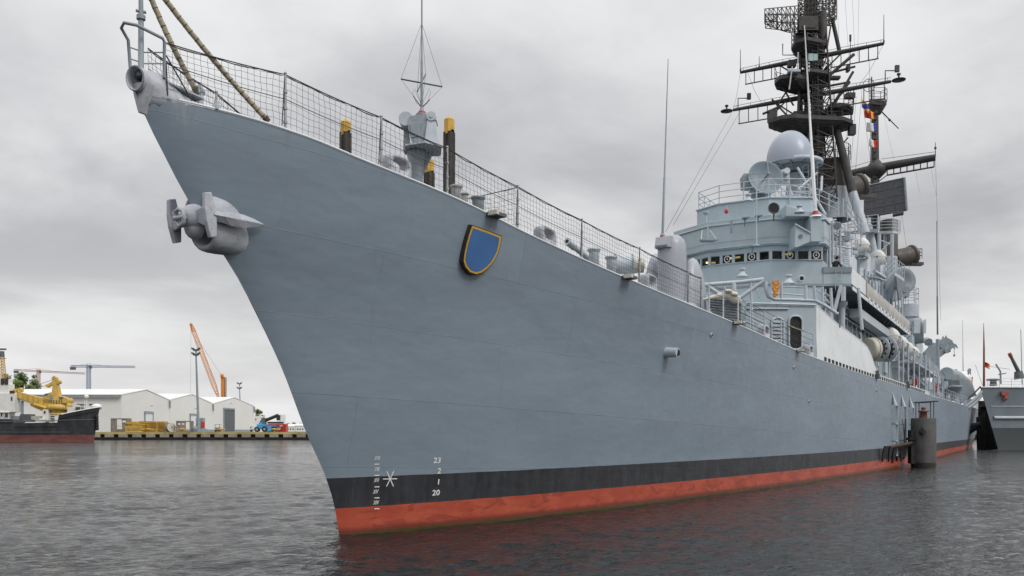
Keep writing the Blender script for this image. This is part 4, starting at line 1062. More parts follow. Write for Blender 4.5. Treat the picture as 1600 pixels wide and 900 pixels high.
c = aD(1251, 436, 48.5); mb = MB(); mb.cyl(c-FW*.15, c+FW*.3, .17, .17, 16); o = [c-FW*.15+RT*.15*math.cos(a)+UP*.15*math.sin(a) for a in [2*PI*i/16 for i in range(16)]]; mb.tube(o, .045, 6, closed=True); mb.cyl(c-FW*.153, c-FW*.15, .11, .11, 14, m=1); mb.build('bulkhead_light', [M['lgrey'], M['black']], BH)
p = aD(1135, 330, 53.3); mb = MB(); mb.ell(p, .12,.12,.16, 10, 8); mb.cyl(p+UP*.1, p+UP*.35, .05, .05, 6, m=1); mb.build('side_light', [M['red'], M['grey']], BH)

# railings, booms and pipes on the deckhouse roof in front of the bridge
Dp = 44.0
PIPES = [([(1196,440),(1197,455),(1201,464),(1210,468),(1240,468.5),(1274,470),(1290,478),(1309,491)], .085),
         ([(1096,446),(1120,443.5),(1160,440.5),(1193,436.5)], .10), ([(1155,466),(1175,452),(1194,438)], .10), ([(1100,443),(1125,460)], .085),
         ([(1146,442),(1147,458)], .13), ([(1156,466),(1146,498)], .075), ([(1153,474),(1158,507)], .065), ([(1173,440),(1176,520)], .07),
         ([(1221,440),(1221,468)], .075), ([(1259,446),(1259,470)], .08), ([(1272,447),(1274,472)], .075), ([(1285,448),(1286,478)], .07), ([(1298,450),(1300,486)], .07),
         ([(1205,460),(1222,459),(1260,462)], .035), ([(1205,447),(1222,448),(1259,449)], .035), ([(1275,452),(1288,464),(1301,478)], .03), ([(1128,443),(1136,456)], .04), ([(1180,450),(1188,466)], .03), ([(1156,476),(1175,500),(1196,520)], .03)]
mb = MB()
for pts, r in PIPES: mb.tube([aD(u, v, Dp - (u-1100)*.004) for u, v in pts], r*1.0, 8)
mb.build('roof_railing', M['lgrey'], SHIP)
# canvas bundle on the boom
mb = MB()
pts = [(1098,468.5,.04),(1112,465,.10),(1124,463,.14),(1131,461,.17),(1138,460,.24),(1145,464,.27),(1152,469,.22),(1158,474,.10)]
mb.tube([aD(u, v, 42.5)+V((0,0,.05*noise.noise(V((u*.3,0,0))))) for u, v, r in pts], [r for _, _, r in pts], 9); mb.ell(aD(1138,455,42.3), .22,.2,.10, 12, 8); mb.ell(aD(1147,460,42.3), .2,.2,.12, 12, 8); mb.build('furled_canvas', paint('bundle_canvas', (.62,.58,.50), .9, .15, 4, grime=.2, bump=.05, bscale=6), SHIP)
# orange stretcher lashed to the railing
c = aD(1213, 452, 43.2); mb = MB()
mb.slab([c+RT*x_*.031+UP*z_*.031 for x_, z_ in ((-6,13),(3,14),(5,9),(3,5),(5,1),(2,-4),(3,-10),(-1,-12),(-4,-10),(-3,-3),(-6,2),(-4,7))], FW*.16)
for i, (x_, z_) in enumerate(((-1,9),(1,3),(-2,-1),(0,-6))): mb.box(c+RT*x_*.031+UP*z_*.031-FW*.01, .12, .02, .09, RT, FW, m=1)
mb.build('orange_box', [M['orange'], M['yellow']], SHIP)
# guard wires by the doors, with stanchions along the deck edge
fe = [edge(edge_u(u), -1, .03, .1) for u in (1112,1134,1157,1176,1198,1224,1256,1274)]
for i, f in enumerate(fe):
    mb = MB(); mb.cyl(f-UP*.1, f+UP*1.15, .035, .03, 7); mb.build('stanchion', M['lgrey'], SHIP)
mb = MB()
for a, b in zip(fe, fe[1:]):
    for fr in (.25, .5, .75, 1): mb.tube([a+UP*1.15*fr, a.lerp(b,.5)+UP*(1.15*fr-.02), b+UP*1.15*fr], .011, 4, cap=False)
mb.build('guard_wire', M['line'], SHIP)
for i in (0, 1, 2, 3):
    a, b = fe[i], fe[i+1]; 
    if i >= 2: 
        mb = MB()
        for j in range(7): z = UP*(.1+j*.16); mb.tube([a+z, b+z], .009, 4, cap=False)
        mb.build('guard_wire', M['line'], SHIP)
# superstructure side under the gallery: doors, lockers, pipes
mb = MB()
for x, z, sx, sz in ((38.5,9.2,.8,1.7),(44.2,8.3,1.2,.9),(49,8.6,.9,1.8),(53,8.2,1.5,.8),(57.5,8.6,.9,1.8),(62,8.0,1.4,1.2)): mb.box((x,-4.7,z), sx, .25, sz)
for z in (10.6,10.2,9.9): mb.cyl((36.5,-4.75,z), (66,-4.75,z-.05), .07, .07, 7)
for i in range(16): x = 37+i*1.8; mb.cyl((x,-4.72,7), (x,-4.72,10.9), .045, .045, 6)
mb.cyl((40.5,-5.0,7.0), (40.5,-5.0,10.2), .22, .22, 12); mb.lathe([(.22,10.2),(.36,10.4),(.36,10.6),(0,10.65)], (40.5,-5.0,0), n=12)
mb.build('bulkhead_fittings', M['lgrey'], DH)
mb = MB(); mb.slab([(44,-5.6,10.0),(62,-5.6,9.9),(62,-4.9,9.9),(44,-4.9,10.0)], UP*.55); mb.build('duct', M['lgrey'], DH)
# sloping rack of bars at the after end of the gallery
mb = MB()
for i in range(9):
    u = 1374+i*4.6; a, b = aY(u, 519+i*2.2, -4.8), aY(u+13, 494+i*3.6, -5.9); mb.box((a+b)/2, .10, (b-a).length, .22, (1,0,0), (b-a).normalized(), V((1,0,0)).cross((b-a).normalized()))
mb.build('slat_rack', M['mgrey'], DH)
# ---------------------------------------------------------------- director, radome, masts
dc = aD(1196.5, 277, 56.5); kd = 56.5/FPX
DI = None; mb = MB()
n = V((-.80,-.56,.20)).normalized(); R_ = 27*kd
prof = [(R_*i/10, -.26+.26*(i/10)**2) for i in range(11)]
mb.lathe(prof + [(R_+.03,.0),(R_+.03,-.05),(R_*.7,-.2),(R_*.3,-.36),(0,-.38)], dc, n, 36)
ex = n.cross(UP).normalized(); ey = ex.cross(n)
for a in (10, 100, 195, 280):
    t_ = math.radians(a); mb.cyl(dc + (ex*math.cos(t_)+ey*math.sin(t_))*R_*.97, dc+n*.50, .022, .022, 6, m=1)
mb.cyl(dc-n*.2, dc+n*.45, .06, .05, 8, m=1); mb.cyl(dc+n*.42, dc+n*.6, .10, .08, 12)
DI = mb.build('director_dish', [M['dish'], M['mgrey']], BH)
mb = MB()
mb.lathe([(.95,16.75),(.9,17.2),(.7,17.5),(.7,18.4),(.5,18.6)], (dc.x+1.2, dc.y+.7, 0), n=20)
q = dc-n*.9; mb.box(q, 1.0, .9, 1.1, ex, n, ey); mb.box(q+ex*.95+ey*.1, .5, .8, .8, ex, n, ey); mb.box(q-ex*.9, .4, .7, .7, ex, n, ey)
mb.cyl(q-ex*1.2, q+ex*1.2, .22, .22, 12)
mb.build('director_mount', M['mgrey'], BH)
c = aD(1228, 270, 57.2); mb = MB(); mb.cyl(c, c+V((-.3,-.15,.0))+UP*.05, .18, .2, 12); mb.box(c+UP*-.2+FW*.3, .5,.5,.9, RT, FW); mb.cyl(c-UP*.35+RT*.1, c-UP*.35+V((-.25,-.1,.0))+RT*.1, .12,.12, 10); mb.build('director_camera', M['lgrey'], BH)
# radome on its ring platform
rx = aY(1234, 237, -.1); RD_ = (rx-CAM).dot(FW); kr = RD_/FPX
rz = aD(1236, 258, RD_).z
mb = MB(); mb.ell((rx.x, rx.y, rz+.25), 35.5*kr, 35.5*kr, (258-205)*kr-.25, 36, 14, a0=-.12); RAD = mb.build('radome', paint('radome_skin', (.36,.40,.47), .35, .03, .4), SHIP)
mb = MB(); rc = V((rx.x+.35, rx.y-.35, 0)); rr_ = 40*kr
mb.lathe([(0,rz-.02),(rr_,rz-.02),(rr_+.03,rz),(rr_+.03,rz+.22),(rr_-.05,rz+.24),(0,rz+.24)], rc, n=40)
for i in range(10):
    a = 2*PI*i/10; mb.cyl((rc.x, rc.y, rz-.55), (rc.x+rr_*.95*math.cos(a), rc.y+rr_*.95*math.sin(a), rz-.05), .06, .06, 6, m=1)
mb.lathe([(rr_*.55,rz-.12),(rr_*.6,rz-.12),(rr_*.6,rz-.02)], rc, n=24, m=1); mb.lathe([(rr_*.3,rz-.6),(.75,rz-2.2),(.8,rz-5.8)], rc, n=20, m=1)
for sg in (-1, 1): mb.ladder((rc.x-1.1, rc.y+sg*.3-1.2, rz-3), (rc.x-1.1, rc.y+sg*.3-1.2, rz), .4, (0,1,0), .025, .3, m=1)
mb.build('radome_platform', [M['lgrey'], M['mgrey']], SHIP)
mb = MB()
for a, b in (((1246,262),(1290,336)), ((1277,270),(1247,296)), ((1222,266),(1243,318)), ((1284,276),(1283,300))):
    mb.cyl(aD(*a, RD_-1.4), aD(*b, RD_-2.2), .09, .09, 8)
mb.build('radome_strut', M['lgrey'], SHIP)
mb = MB(); mb.prism([(41.5,-2.2),(41.5,2.4),(58,2.6),(58,-2.6),(46,-2.6)], 13.4, 16.2); mb.prism([(44.5,-1.6),(44.5,1.8),(56,2.2),(56,-2.0)], 16.2, 18.6); mb.build('radar_house', M['grey'], SHIP, .03)
mb = MB(); mb.rail([aD(1234,318,54), aD(1235,300,54.5)+UP*-.7, aD(1280,318,57)-UP*.2, aD(1310,337,58)], 1.1, 3, 1.1, .03, .035); mb.rail([(44,-2.5,16.2),(57.5,-2.5,16.2)], 1.1, 3, 1.2, .028, .034); mb.build('railing', M['lgrey'], SHIP)

# foremast
MX, MY = 56.0, 0.0
MD = (V((MX, MY, 0))-CAM).dot(FW); km = MD/FPX
def mz_(v): return CZ + (HOR-v)*km
def mp(u, v, dD=0): return aD(u, v, MD+dD)
S = M['soot']; ra_ = random.Random(3)
mb = MB()
mb.tube([mp(1281,330), mp(1277,230), mp(1272,130), mp(1271,20), mp(1271,-60)], [.42,.36,.32,.28,.24], 14)
lattice(mb, mp(1280,318), mp(1271,58), 2.1, 1.5, 16, .085)
for (dx, dy) in ((.9,.6),(-.7,.8),(.8,-.7)):
    mb.tube([V((MX+dx*1.1, MY+dy*1.1, mz_(330))), V((MX+dx, MY+dy, mz_(180))), V((MX+dx*.8, MY+dy*.8, mz_(75)))], [.14,.12,.10], 8)
for i in range(60):
    v = 60 + i*4.4; a = ra_.uniform(0, 6.28); r = ra_.uniform(.45,.95); z = mz_(v)
    if i % 3 == 0: mb.tube([V((MX+.9*math.cos(b), MY+.8*math.sin(b), z)) for b in [2*PI*k_/12 for k_ in range(12)]], .035, 5, closed=True)
    mb.box((MX+r*math.cos(a), MY+r*math.sin(a), z), ra_.uniform(.12,.4), ra_.uniform(.12,.4), ra_.uniform(.15,.7))
for i in range(14):
    a = ra_.uniform(0, 6.28); a2 = a+ra_.uniform(-.5,.5); mb.cyl((MX+.85*math.cos(a), MY+.85*math.sin(a), mz_(ra_.uniform(190,330))), (MX+.8*math.cos(a2), MY+.8*math.sin(a2), mz_(ra_.uniform(70,170))), .035, .035, 5)
mb.ladder((MX-.95, MY-.55, mz_(320)), (MX-.8, MY-.5, mz_(70)), .4, (0,1,0), .03, .3)
MAST = mb.build('foremast', S, SHIP)
# long raking legs, sooty above and grey below
mb = MB(); a, b, c2 = mp(1299,170), mp(1332,301,-.5), mp(1352,365,-1); mb.tube([a, b], [.26,.34], 14); mb.tube([b, c2], [.345,.37], 14, m=1); mb.build('raking_leg', [S, M['lgrey']], MAST)
for pa, pb_, r_, mm_ in ((mp(1316,280,1), mp(1292,335,1), .17, M['lgrey']), (mp(1286,270,.5), mp(1320,272,.5), .17, S), (mp(1289,279,.5), mp(1316,276,.5), .14, S), (mp(1300,28,.8), mp(1312,82,.8), .16, S), (mp(1298,40,.8), mp(1292,78,.6), .06, S), (mp(1284,20), mp(1286,75), .38, S)):
    mb = MB(); mb.tube([pa, pb_], r_, 10); mb.build('mast_strut', mm_, MAST)
def plat(pts, v, th_px=5, dish=8, rails=(), name='mast_platform', D0=0):
    """platform outline in photo px at height row v; dish: depth of tapered underside"""
    z = mz_(v); top = []
    for (u, y_) in pts:      # u = photo column, y_ = metres nearer(-)/farther(+) than the mast axis
        p = aD(u, v, MD+y_+D0); top.append(V((p.x, p.y, z)))
    c = sum(top, V((0,0,0)))/len(top); mb = MB()
    mb.slab(top, UP*th_px*km)
    low = [p.lerp(V((MX, MY, p.z)), .62) - UP*dish*km for p in top]; n_ = len(top)
    nn = V((0,0,0))
    for i in range(n_): nn += top[i].cross(top[(i+1) % n_])
    o_ = len(mb.v)
    seq = list(range(n_))
    t2 = [p - UP*.003 for p in top]
    mb.add(t2+low, [(i, (i+1) % n_, (i+1) % n_+n_, i+n_) for i in seq] + [tuple(range(n_, 2*n_))])
    for i in range(0, n_): mb.cyl(top[i].lerp(c,.04)-UP*.02, low[i]-UP*.02, .05, .05, 5)
    for j in range(1, 5): mb.tube([p.lerp(q, j/5)-UP*.03 for p, q in zip(top, low)], .03, 4, closed=True)
    if rails:
        rp = [top[i].lerp(c,.03)+UP*th_px*km for i in rails]; mb.rail(rp, 1.05, 3, 1.3, .022, .028)
    return mb.build(name, S, MAST)
plat([(1200,-.5),(1201,.7),(1232,1.6),(1285,1.7),(1331,.8),(1333,-.4),(1318,-1.2),(1270,-1.5),(1243,-1.8),(1222,-1.5)], 196, 6, 15, (4,5,6,7))
plat([(1298,1.4),(1333,1.2),(1334,.2),(1326,-.6),(1296,-.6)], 170, 4, 9, (0,1,2,3))
plat([(1210,0),(1213,1.0),(1236,1.8),(1262,1.4),(1262,-1.0),(1240,-1.5),(1218,-1.1)], 132, 6, 12, (0,1,2))
plat([(1262,1.2),(1294,1.2),(1299,.2),(1293,-1.0),(1265,-1.5)], 123, 5, 12, (1,2,3,4))
plat([(1236,.2),(1240,1.2),(1262,1.9),(1284,1.2),(1290,0),(1284,-1.1),(1262,-1.6),(1242,-1.0)], 76, 5, 14, (7,0,1,2,3))
plat([(1246,0),(1254,.8),(1274,.9),(1282,0),(1274,-.8),(1254,-.8)], 50, 4, 6, ())
# yards
def yard(cu, cv, Lp, Ls, r, drop_px, X=None, D=None, par=None, mat=None, tips=True):
    X = X or MX; c = V((X, 0, CZ + (HOR-cv)*((V((X,0,0))-CAM).dot(FW))/FPX)); k_ = (c-CAM).dot(FW)/FPX
    mb = MB(); P_, S_ = c+V((0,-Lp,0)), c+V((0,Ls,0))
    mb.tube([P_, c.lerp(P_,.5), c, c.lerp(S_,.5), S_], [r*.6, r*.85, r, r*.85, r*.6], 10)
    z = V((0,0,-drop_px*k_))
    for e, L in ((P_, Lp), (S_, Ls)):
        a, b = c.lerp(e,.28)+z, c.lerp(e,.93)+z; mb.box((a+b)/2, .09, (b-a).length, .07)
        for i in range(6): q = c.lerp(e, .30+.62*i/5); mb.cyl(q, q+z, .035, .035, 5)
        mb.cyl(c+UP*-drop_px*k_*1.9, c.lerp(e,.45), .07, .06, 6)
        mb.tube([c.lerp(e,.1)+UP*r*1.6, c.lerp(e,.5)+UP*r*1.8, e+UP*r*1.5], .018, 4, cap=False)
        for i in range(5): q = c.lerp(e, .2+.19*i); mb.cyl(q, q+UP*r*1.8, .018, .018, 4)
    return mb.build('yard', mat or S, par or MAST), P_, S_
Y1, p1, s1 = yard(1268, 91, 5.4, 5.6, .20, 21)
Y2, p2_, s2 = yard(1268, 150, 5.9, 6.2, .20, 24)
mb = MB()
for e, h in ((s1, 1.9), (p1, 2.2), (s1.lerp(p1,.14), 1.0), (p1.lerp(s1,.12), .0)):
    if h: mb.cyl(e, e+UP*h, .035, .02, 6); mb.cyl(e, e+UP*.25, .06, .06, 6)
q = p1.lerp(s1,.22); mb.cyl(q, q+UP*1.1, .03, .03, 6); mb.cyl(q+UP*.7, q+UP*1.2, .08, .08, 8)
q = mp(1223,86); mb.tube([q+UP*.9, q, q+RT*.9], .04, 5)
mb.build('yard_aerial', S, MAST)
for e, sg in ((s2, 1), (p2_, -1)):
    mb = MB(); o = V((0, .55*sg, 0)); mb.lathe([(0,-.05),(.5,-.02),(.5,.03),(.15,.08),(.06,.12),(.06,.35),(.14,.38),(.14,.5),(0,.52)], e+o, n=16); mb.cyl(e, e+o, .04, .04, 5)
    q = e-V((0,.4*sg,0)); mb.tube([q, q+UP*.9, q+UP*.9+RT*.9*1], .045, 6); mb.box(q+UP*1.05+RT*.9, .3,.2,.5, RT, FW)
    mb.build('anemometer', S, MAST)
# round direction loops, boxes, cross trees
mb = MB(); q = p2_.lerp(s2,.13)+V((0,0,0)); 
mb.tube([q+RT*.45*math.cos(a)+UP*(.0+.5*math.sin(a)) for a in [2*PI*i/20 for i in range(20)]], .025, 5, closed=True); mb.cyl(q-UP*.5, q+UP*.55, .03, .03, 5)
for (u, v, w_, h_) in ((1325,107,.2,.5),(1328,150,.7,.4),(1206,182,.6,.9),(1238,122,1.1,.5),(1243,117,.6,.7),(1252,183,1.3,.8),(1300,122,1.2,.2),(1331,203,.5,.8),(1237,100,.6,.5),(1247,62,.6,.9)):
    m1 = MB(); m1.box(mp(u, v), w_, .5, h_, RT, FW); m1.build('mast_box', S, MAST)
mb.build('direction_loop', S, MAST)
for (a, b, r) in (((1282,118),(1336,104),.09),((1282,137),(1328,128),.09),((1290,178),(1328,128),.09),((1288,190),(1333,112),.11),((1291,122),(1334,85),.14),((1216,163),(1240,125),.07),((1205,182),(1228,158),.06),((1232,183),(1206,155),.07),((1218,128),(1240,165),.07),((1192,178),(1222,165),.10),((1300,165),(1322,130),.09),((1282,190),(1300,168),.08),((1325,215),(1310,232),.06)):
    mb = MB(); mb.cyl(mp(*a), mp(*b), r, r, 6); mb.build('cross_tree', S, MAST)
mb = MB(); p = mp(1267,90,-1.5); mb.box(p, .35,.2,.55, RT, FW); mb.box(p+RT*.35, .3,.2,.5, RT, FW); mb.build('mast_lamp', paint('pale_teal', (.35,.5,.5), .5, .1, 3), MAST)
mb = MB(); p = mp(1240,112,-1.6); mb.box(p, .9,.5,.16, RT, FW); mb.cyl(p+RT*.3+UP*.1, p+RT*.35+UP*1.5, .05,.05,6); mb.cyl(mp(1233,140,-2), mp(1238,104,-2), .05,.05,6); mb.build('mast_lamp', M['lgrey'], MAST)
# air search radar: latticed reflector turned to port, with dense feed half
SR = None; mb = MB(); mb.lathe([(.7,mz_(50)+.25),(.75,mz_(44)),(.5,mz_(40)),(.5,mz_(28))], (MX+.1, MY+.2, 0), n=16); SR = mb.build('radar_pedestal', S, MAST)
def lat(nx, ny, fn, r, dbl=True):
    mb = MB(); G = [[fn(i/nx, j/ny) for j in range(ny+1)] for i in range(nx+1)]
    for i in range(nx+1): mb.tube(G[i], r, 5, cap=False)
    for j in range(ny+1): mb.tube([G[i][j] for i in range(nx+1)], r, 5, cap=False)
    if dbl:
        for i in range(nx):
            for j in range(ny): mb.cyl(G[i][j], G[i+1][j+1], r*.8, r*.8, 4, cap=False); (i+j) % 2 and mb.cyl(G[i+1][j], G[i][j+1], r*.8, r*.8, 4, cap=False)
    return mb
def refl(s, t_):     # left wing
    u = 1195 + 53*s; top = 14 - 5*s; bot = 37 + 15*math.sin(s*PI*.5)
    return mp(u, top + (bot-top)*t_, -.9 - 1.3*(1-s)**2 + .5*(t_-.4)**2*3)
lat(8, 3, refl, .038).build('radar_reflector', S, MAST)
def refl2(s, t_): return mp(1196 + 52*s, 22 + 22*t_ + 6*s*t_, -.2 - 1.0*(1-s)**2)
lat(6, 2, refl2, .034).build('radar_reflector', S, MAST)
def feed(s, t_):
    u = 1247 + 60*s; bot = 52 - 20*s*s*1.1; return mp(u, -24 + (bot+24)*t_, -.7 + 1.2*s*s + .9*(t_-.5)**2)
lat(11, 10, feed, .036).build('radar_reflector', S, MAST)
def feed2(s, t_): return mp(1250 + 54*s, -20 + 60*t_, .35 + 1.0*s*s)
lat(6, 7, feed2, .045).build('radar_reflector', S, MAST)
mb = MB(); mb.box(mp(1262,38,-.5), 1.5,.5,1.1, RT, FW); mb.box(mp(1262,14,-.2), .5,.4,1.6, RT, FW); mb.tube([mp(1303,-8,.3), mp(1306,5,.3), mp(1300,24,.3), mp(1288,38,0), mp(1268,48,-.3), mp(1250,51,-.6)], .07, 6); mb.build('radar_feed', S, MAST)

# funnel-mast below the foremast
def stack(u, v_top, v_mid, v_bot, rpx, Y, name='funnel'):
    p = aY(u, v_top, Y); D = (p-CAM).dot(FW); k_ = D/FPX; r = rpx*k_; zt, zm, zb = [CZ+(HOR-v)*k_ for v in (v_top, v_mid, v_bot)]
    mb = MB(); c = V((p.x, p.y, 0))
    mb.lathe([(0,zt-.3),(r*.9,zt-.3),(r*.92,zt),(r,zt),(r*1.02,zm)], c, n=24); mb.lathe([(r*1.02,zm),(r*1.10,zb)], c, n=24, m=1)
    return mb.build(name, [M['brown'], M['lgrey']], SHIP), c, r, zt, zm, D
F1, fc, fr, fzt, fzm, FD = stack(1304, 252, 296, 345, 23, -1.4)
def trunk(F, D, u0, v0, u1, v1, r0, r1, dD):
    k_ = D/FPX; a, b = aD(u0, v0, D+.2), aD(u1, v1, D+dD); d_ = (b-a).normalized(); mb = MB()
    mb.cyl(a, b, r0, r1, 24, cap=False); mb.lathe([(r1,-.1),(r1*1.12,-.05),(r1*1.16,.12),(r1*1.12,.24),(r1*.98,.26),(r1*.9,.1),(r1*.85,-.5),(0,-.5)], b, d_, n=24)
    mb.slab([aD(u0-2,v0+12,D), aD(u0+14,v0+16,D-.3), aD(u0-2,v0+52,D)], FW*.6)
    low = b - UP*r1*1.1
    mb.slab([low+RT*-.9+FW*.5, low+RT*-.2-FW*.6, low+RT*1.25-FW*.3, low+RT*1.3+FW*.6], UP*.3)
    return mb.build('exhaust_trunk', M['brown'], F)
trunk(F1, FD, 1314, 300, 1343, 291, .92, .88, .5)
mb = MB(); rp = [fc + V((fr*1.02*math.cos(a), fr*1.02*math.sin(a), fzt)) for a in np.linspace(0, 2*PI, 14)]; mb.rail(rp, 1.15, 2, 1.0, .025, .03); mb.build('funnel_railing', M['dgrey'], F1)
F2, gc, gr, gzt, gzm, GD = stack(1389, 345, 402, 470, 13, -1.6)
trunk(F2, GD, 1396, 405, 1424, 399, .98, 1.0, .6)
mb = MB(); q0 = aD(1428,404,GD+.5); mb.rail([q0+RT*.1, q0+RT*.9, q0+RT*.95+FW*1.2], 1.1, 3, .8, .03, .035, base=0); mb.build('funnel_railing', M['dgrey'], F2)

# mainmast
AX = 88.0; AD_ = (V((AX,-.9,0))-CAM).dot(FW); ka = AD_/FPX
def ap(u, v, dD=0): return aD(u, v, AD_+dD)
mb = MB(); mb.tube([ap(1369,430), ap(1367.5,300), ap(1367,165)], [.55,.45,.36], 12); mb.ladder(ap(1363,330,-.5), ap(1362.5,175,-.5), .35, RT, .03, .35)
for i in range(22): mb.box(ap(1367+ra_.uniform(-2,2), 175+i*10, -.4), ra_.uniform(.2,.5), .3, ra_.uniform(.2,.6), RT, FW)
MM = mb.build('mainmast', S, SHIP)
mb = MB()
o = [ap(1358,158,.8), ap(1383,157,.8), ap(1386,160,-.6), ap(1376,164,-1), ap(1358,162,-.8)]; mb.slab(o, UP*.25)
mb.lathe([(.4,-1.2),(1.0,-.2),(1.0,0)], ap(1370,162), n=12); mb.rail([q+UP*.25 for q in o], 1.2, 2, 1.2, .03, .035)
mb.cyl(ap(1362,156), ap(1362,120), .10,.06,6); mb.cyl(ap(1376,173), ap(1404,201), .07,.05,6); mb.cyl(ap(1389,186), ap(1391,189), .12,.12,6); mb.build('mast_platform', S, MM)
cy = V((AX,-.9,0)); k_ = ka
mb = MB(); c = ap(1368,263); P_ = ap(1461.5,246,-2.9); S_ = ap(1318,273,1.6)
mb.tube([P_, c.lerp(P_,.4), c, S_], [.36,.44,.46,.34], 12); mb.lathe([(.4,-1.2),(1.1,-.5),(1.2,0),(.8,.35),(.4,.9)], c, n=12)
for e, z0_, z1_ in ((P_, .20, .98), (S_, .5, .95)):
    z = UP*-14*ka; a, b = c.lerp(e,z0_)+z, c.lerp(e,z1_)+z; mb.cyl(a, b, .09,.09,6); mb.cyl(c.lerp(a,.3)+UP*-1.2, a, .05,.05,5)
    n_ = 8 if e is P_ else 3
    for i in range(n_): q = c.lerp(e, z0_+(z1_-z0_)*i/(n_-1)); mb.cyl(q, q+z, .06,.06,5)
    mb.tube([c.lerp(e,.1)+UP*.9, e+UP*.6], .025,4)
mb.cyl(P_, P_+UP*1.6, .05,.03,6); mb.cyl(P_+UP*.9, P_+UP*1.1, .12,.12,6); mb.build('yard', S, MM)
# planar array radar
mb = MB(); a, b, c, d_ = ap(1350,291,-1.5), ap(1413,277.5,-3), ap(1417,328,-3), ap(1350,340,-1.5)
nb = (b-a).cross(d_-a).normalized(); nb = nb if nb.dot(FW) > 0 else -nb
mb.slab([a,b,c,d_], nb*.5); 
for s in (.0,.25,.5,.75,1): mb.tube([a.lerp(b,s)-nb*.02, d_.lerp(c,s)-nb*.02], .03, 4, m=1); mb.tube([a.lerp(d_,s)-nb*.02, b.lerp(c,s)-nb*.02], .03, 4, m=1)
mb.cyl(ap(1370,330,0)+nb*1, ap(1382,285,0)+nb*.6, .5,.4,10); mb.tube([b+nb*.0, c+nb*.0], .13, 6, m=2); mb.tube([a, b], .07, 6, m=2); mb.slab([ap(1395,332,-3), ap(1412,329,-3.2), ap(1412,333,-3.2), ap(1395,336,-3)], nb*1)
mb.build('array_radar', [paint('array_face', (.085,.085,.098), .75, .25, 6), M['dgrey'], M['mgrey']], MM)
mb = MB(); mb.cyl(ap(1381,330), ap(1374,300,-1), .45,.4,10); mb.build('array_support', M['dgrey'], MM)

# midships platforms between the masts
def deckplate(pts, th=.2, m='lgrey', rails=None, name='platform', h=1.1, ribs=False):
    mb = MB(); mb.slab(pts, UP*th)
    if rails is not None: mb.rail([V(pts[i])+UP*th for i in rails], h, 4, 1.0, .03, .036)
    return mb.build(name, M[m], SHIP)
mb = MB(); mb.prism([(40,-3.4),(40,3.4),(64,3.6),(64,-3.3)], ZF+.14, 13.4); mb.prism([(57,-3),(57,3.2),(80,3.2),(80,-3.0)], 11.1, 14.6); mb.prism([(66,-4.2),(66,4.2),(92,4.4),(92,-4.2)], 6, 11.1); mb.build('midship_house', M['grey'], SHIP, .03)
deckplate([aD(1325,366,73), aD(1372,362,71), aD(1374,364,77), aD(1335,366,80)], .25, 'lgrey', (0,1,2))
deckplate([aD(1371,365,80), aD(1395,364,79), aD(1407,366,84), aD(1380,366,88)], .2, 'lgrey', (0,1,2))
mb = MB()
for u, D in ((1374,79),(1394,79),(1383,83)): mb.cyl(aD(u,366,D), aD(u,425,D), .14,.14,8)
mb.cyl(aD(1377,376,79), aD(1391,382,79), .06,.06,5); mb.cyl(aD(1377,392,79), aD(1391,378,79), .06,.06,5)
mb.build('platform_post', M['lgrey'], SHIP)
mb = MB(); mb.tube([aD(1356,352,74), aD(1371,425,74)], [.33,.36], 12); mb.build('raking_post', M['lgrey'], SHIP)
# gear on the port side of the pilothouse: pipes, lockers, lamps
mb = MB()
rg = random.Random(11)
for u, v0, v1, r in ((1292,342,418,.06),(1296,350,418,.09),(1301,345,412,.07),(1307,372,415,.05),(1313,360,420,.06),(1288,345,415,.05)):
    mb.cyl(aD(u,v0,54.5), aD(u,v1,54.5), r, r, 8)
for i in range(26):
    u = rg.uniform(1292,1338); v = rg.uniform(345,412); D = rg.uniform(55.5,60); s = rg.uniform(.15,.6); m1 = MB(); m1.box(aD(u,v,D), s, s*.7, s*rg.uniform(.6,1.5), RT, FW); m1.build('deck_locker', M[rg.choice(('lgrey','lgrey','pale','pale','mgrey'))], SHIP, .015)
for a, b in (((1291,347),(1306,343)),((1296,383),(1330,388)),((1297,372),(1318,365)),((1300,362),(1318,378)),((1290,358),(1300,352)),((1300,405),(1328,420))): mb.cyl(aD(*a,55), aD(*b,56), .05,.05,6)
mb.prism([(41,-4.3),(41,-3.3),(47,-3.3),(47,-4.3)], ZF+.14, 13.3)
mb.build('wing_equipment', [M['lgrey'], M['pale'], M['mgrey']], BH)
mb = MB(); c = aD(1308,353,54.8); n = (CAM-c).normalized(); mb.cyl(c, c+n*.5, .26,.26,16); mb.cyl(c+n*.5, c+n*.506, .21,.21,14, m=1); mb.cyl(aD(1298,352,54.8), aD(1302,351,54.8), .18,.18,12); mb.build('search_light', [M['lgrey'], M['mgrey']], BH)
for (P0, P1, P2_) in (((1292,398,56),(1340,402,60),None),((1318,338,58),(1347,372,62),None),((1292,372,57),(1345,383,62),None)):
    mb = MB(); mb.rail([aD(*P0)-UP*0, aD(*P1)-UP*0], 1.15, 3, 1.0, .026, .034); mb.build('railing', M['lgrey'], BH)
bell(aD(1314,370,55), .8)
def ladderx(a, b, w_): mb = MB(); mb.ladder(a, b, w_, RT, .035, .28); mb.build('ladder', M['lgrey'], SHIP)
ladderx(aD(1322,415,57), aD(1319,370,60), .5)
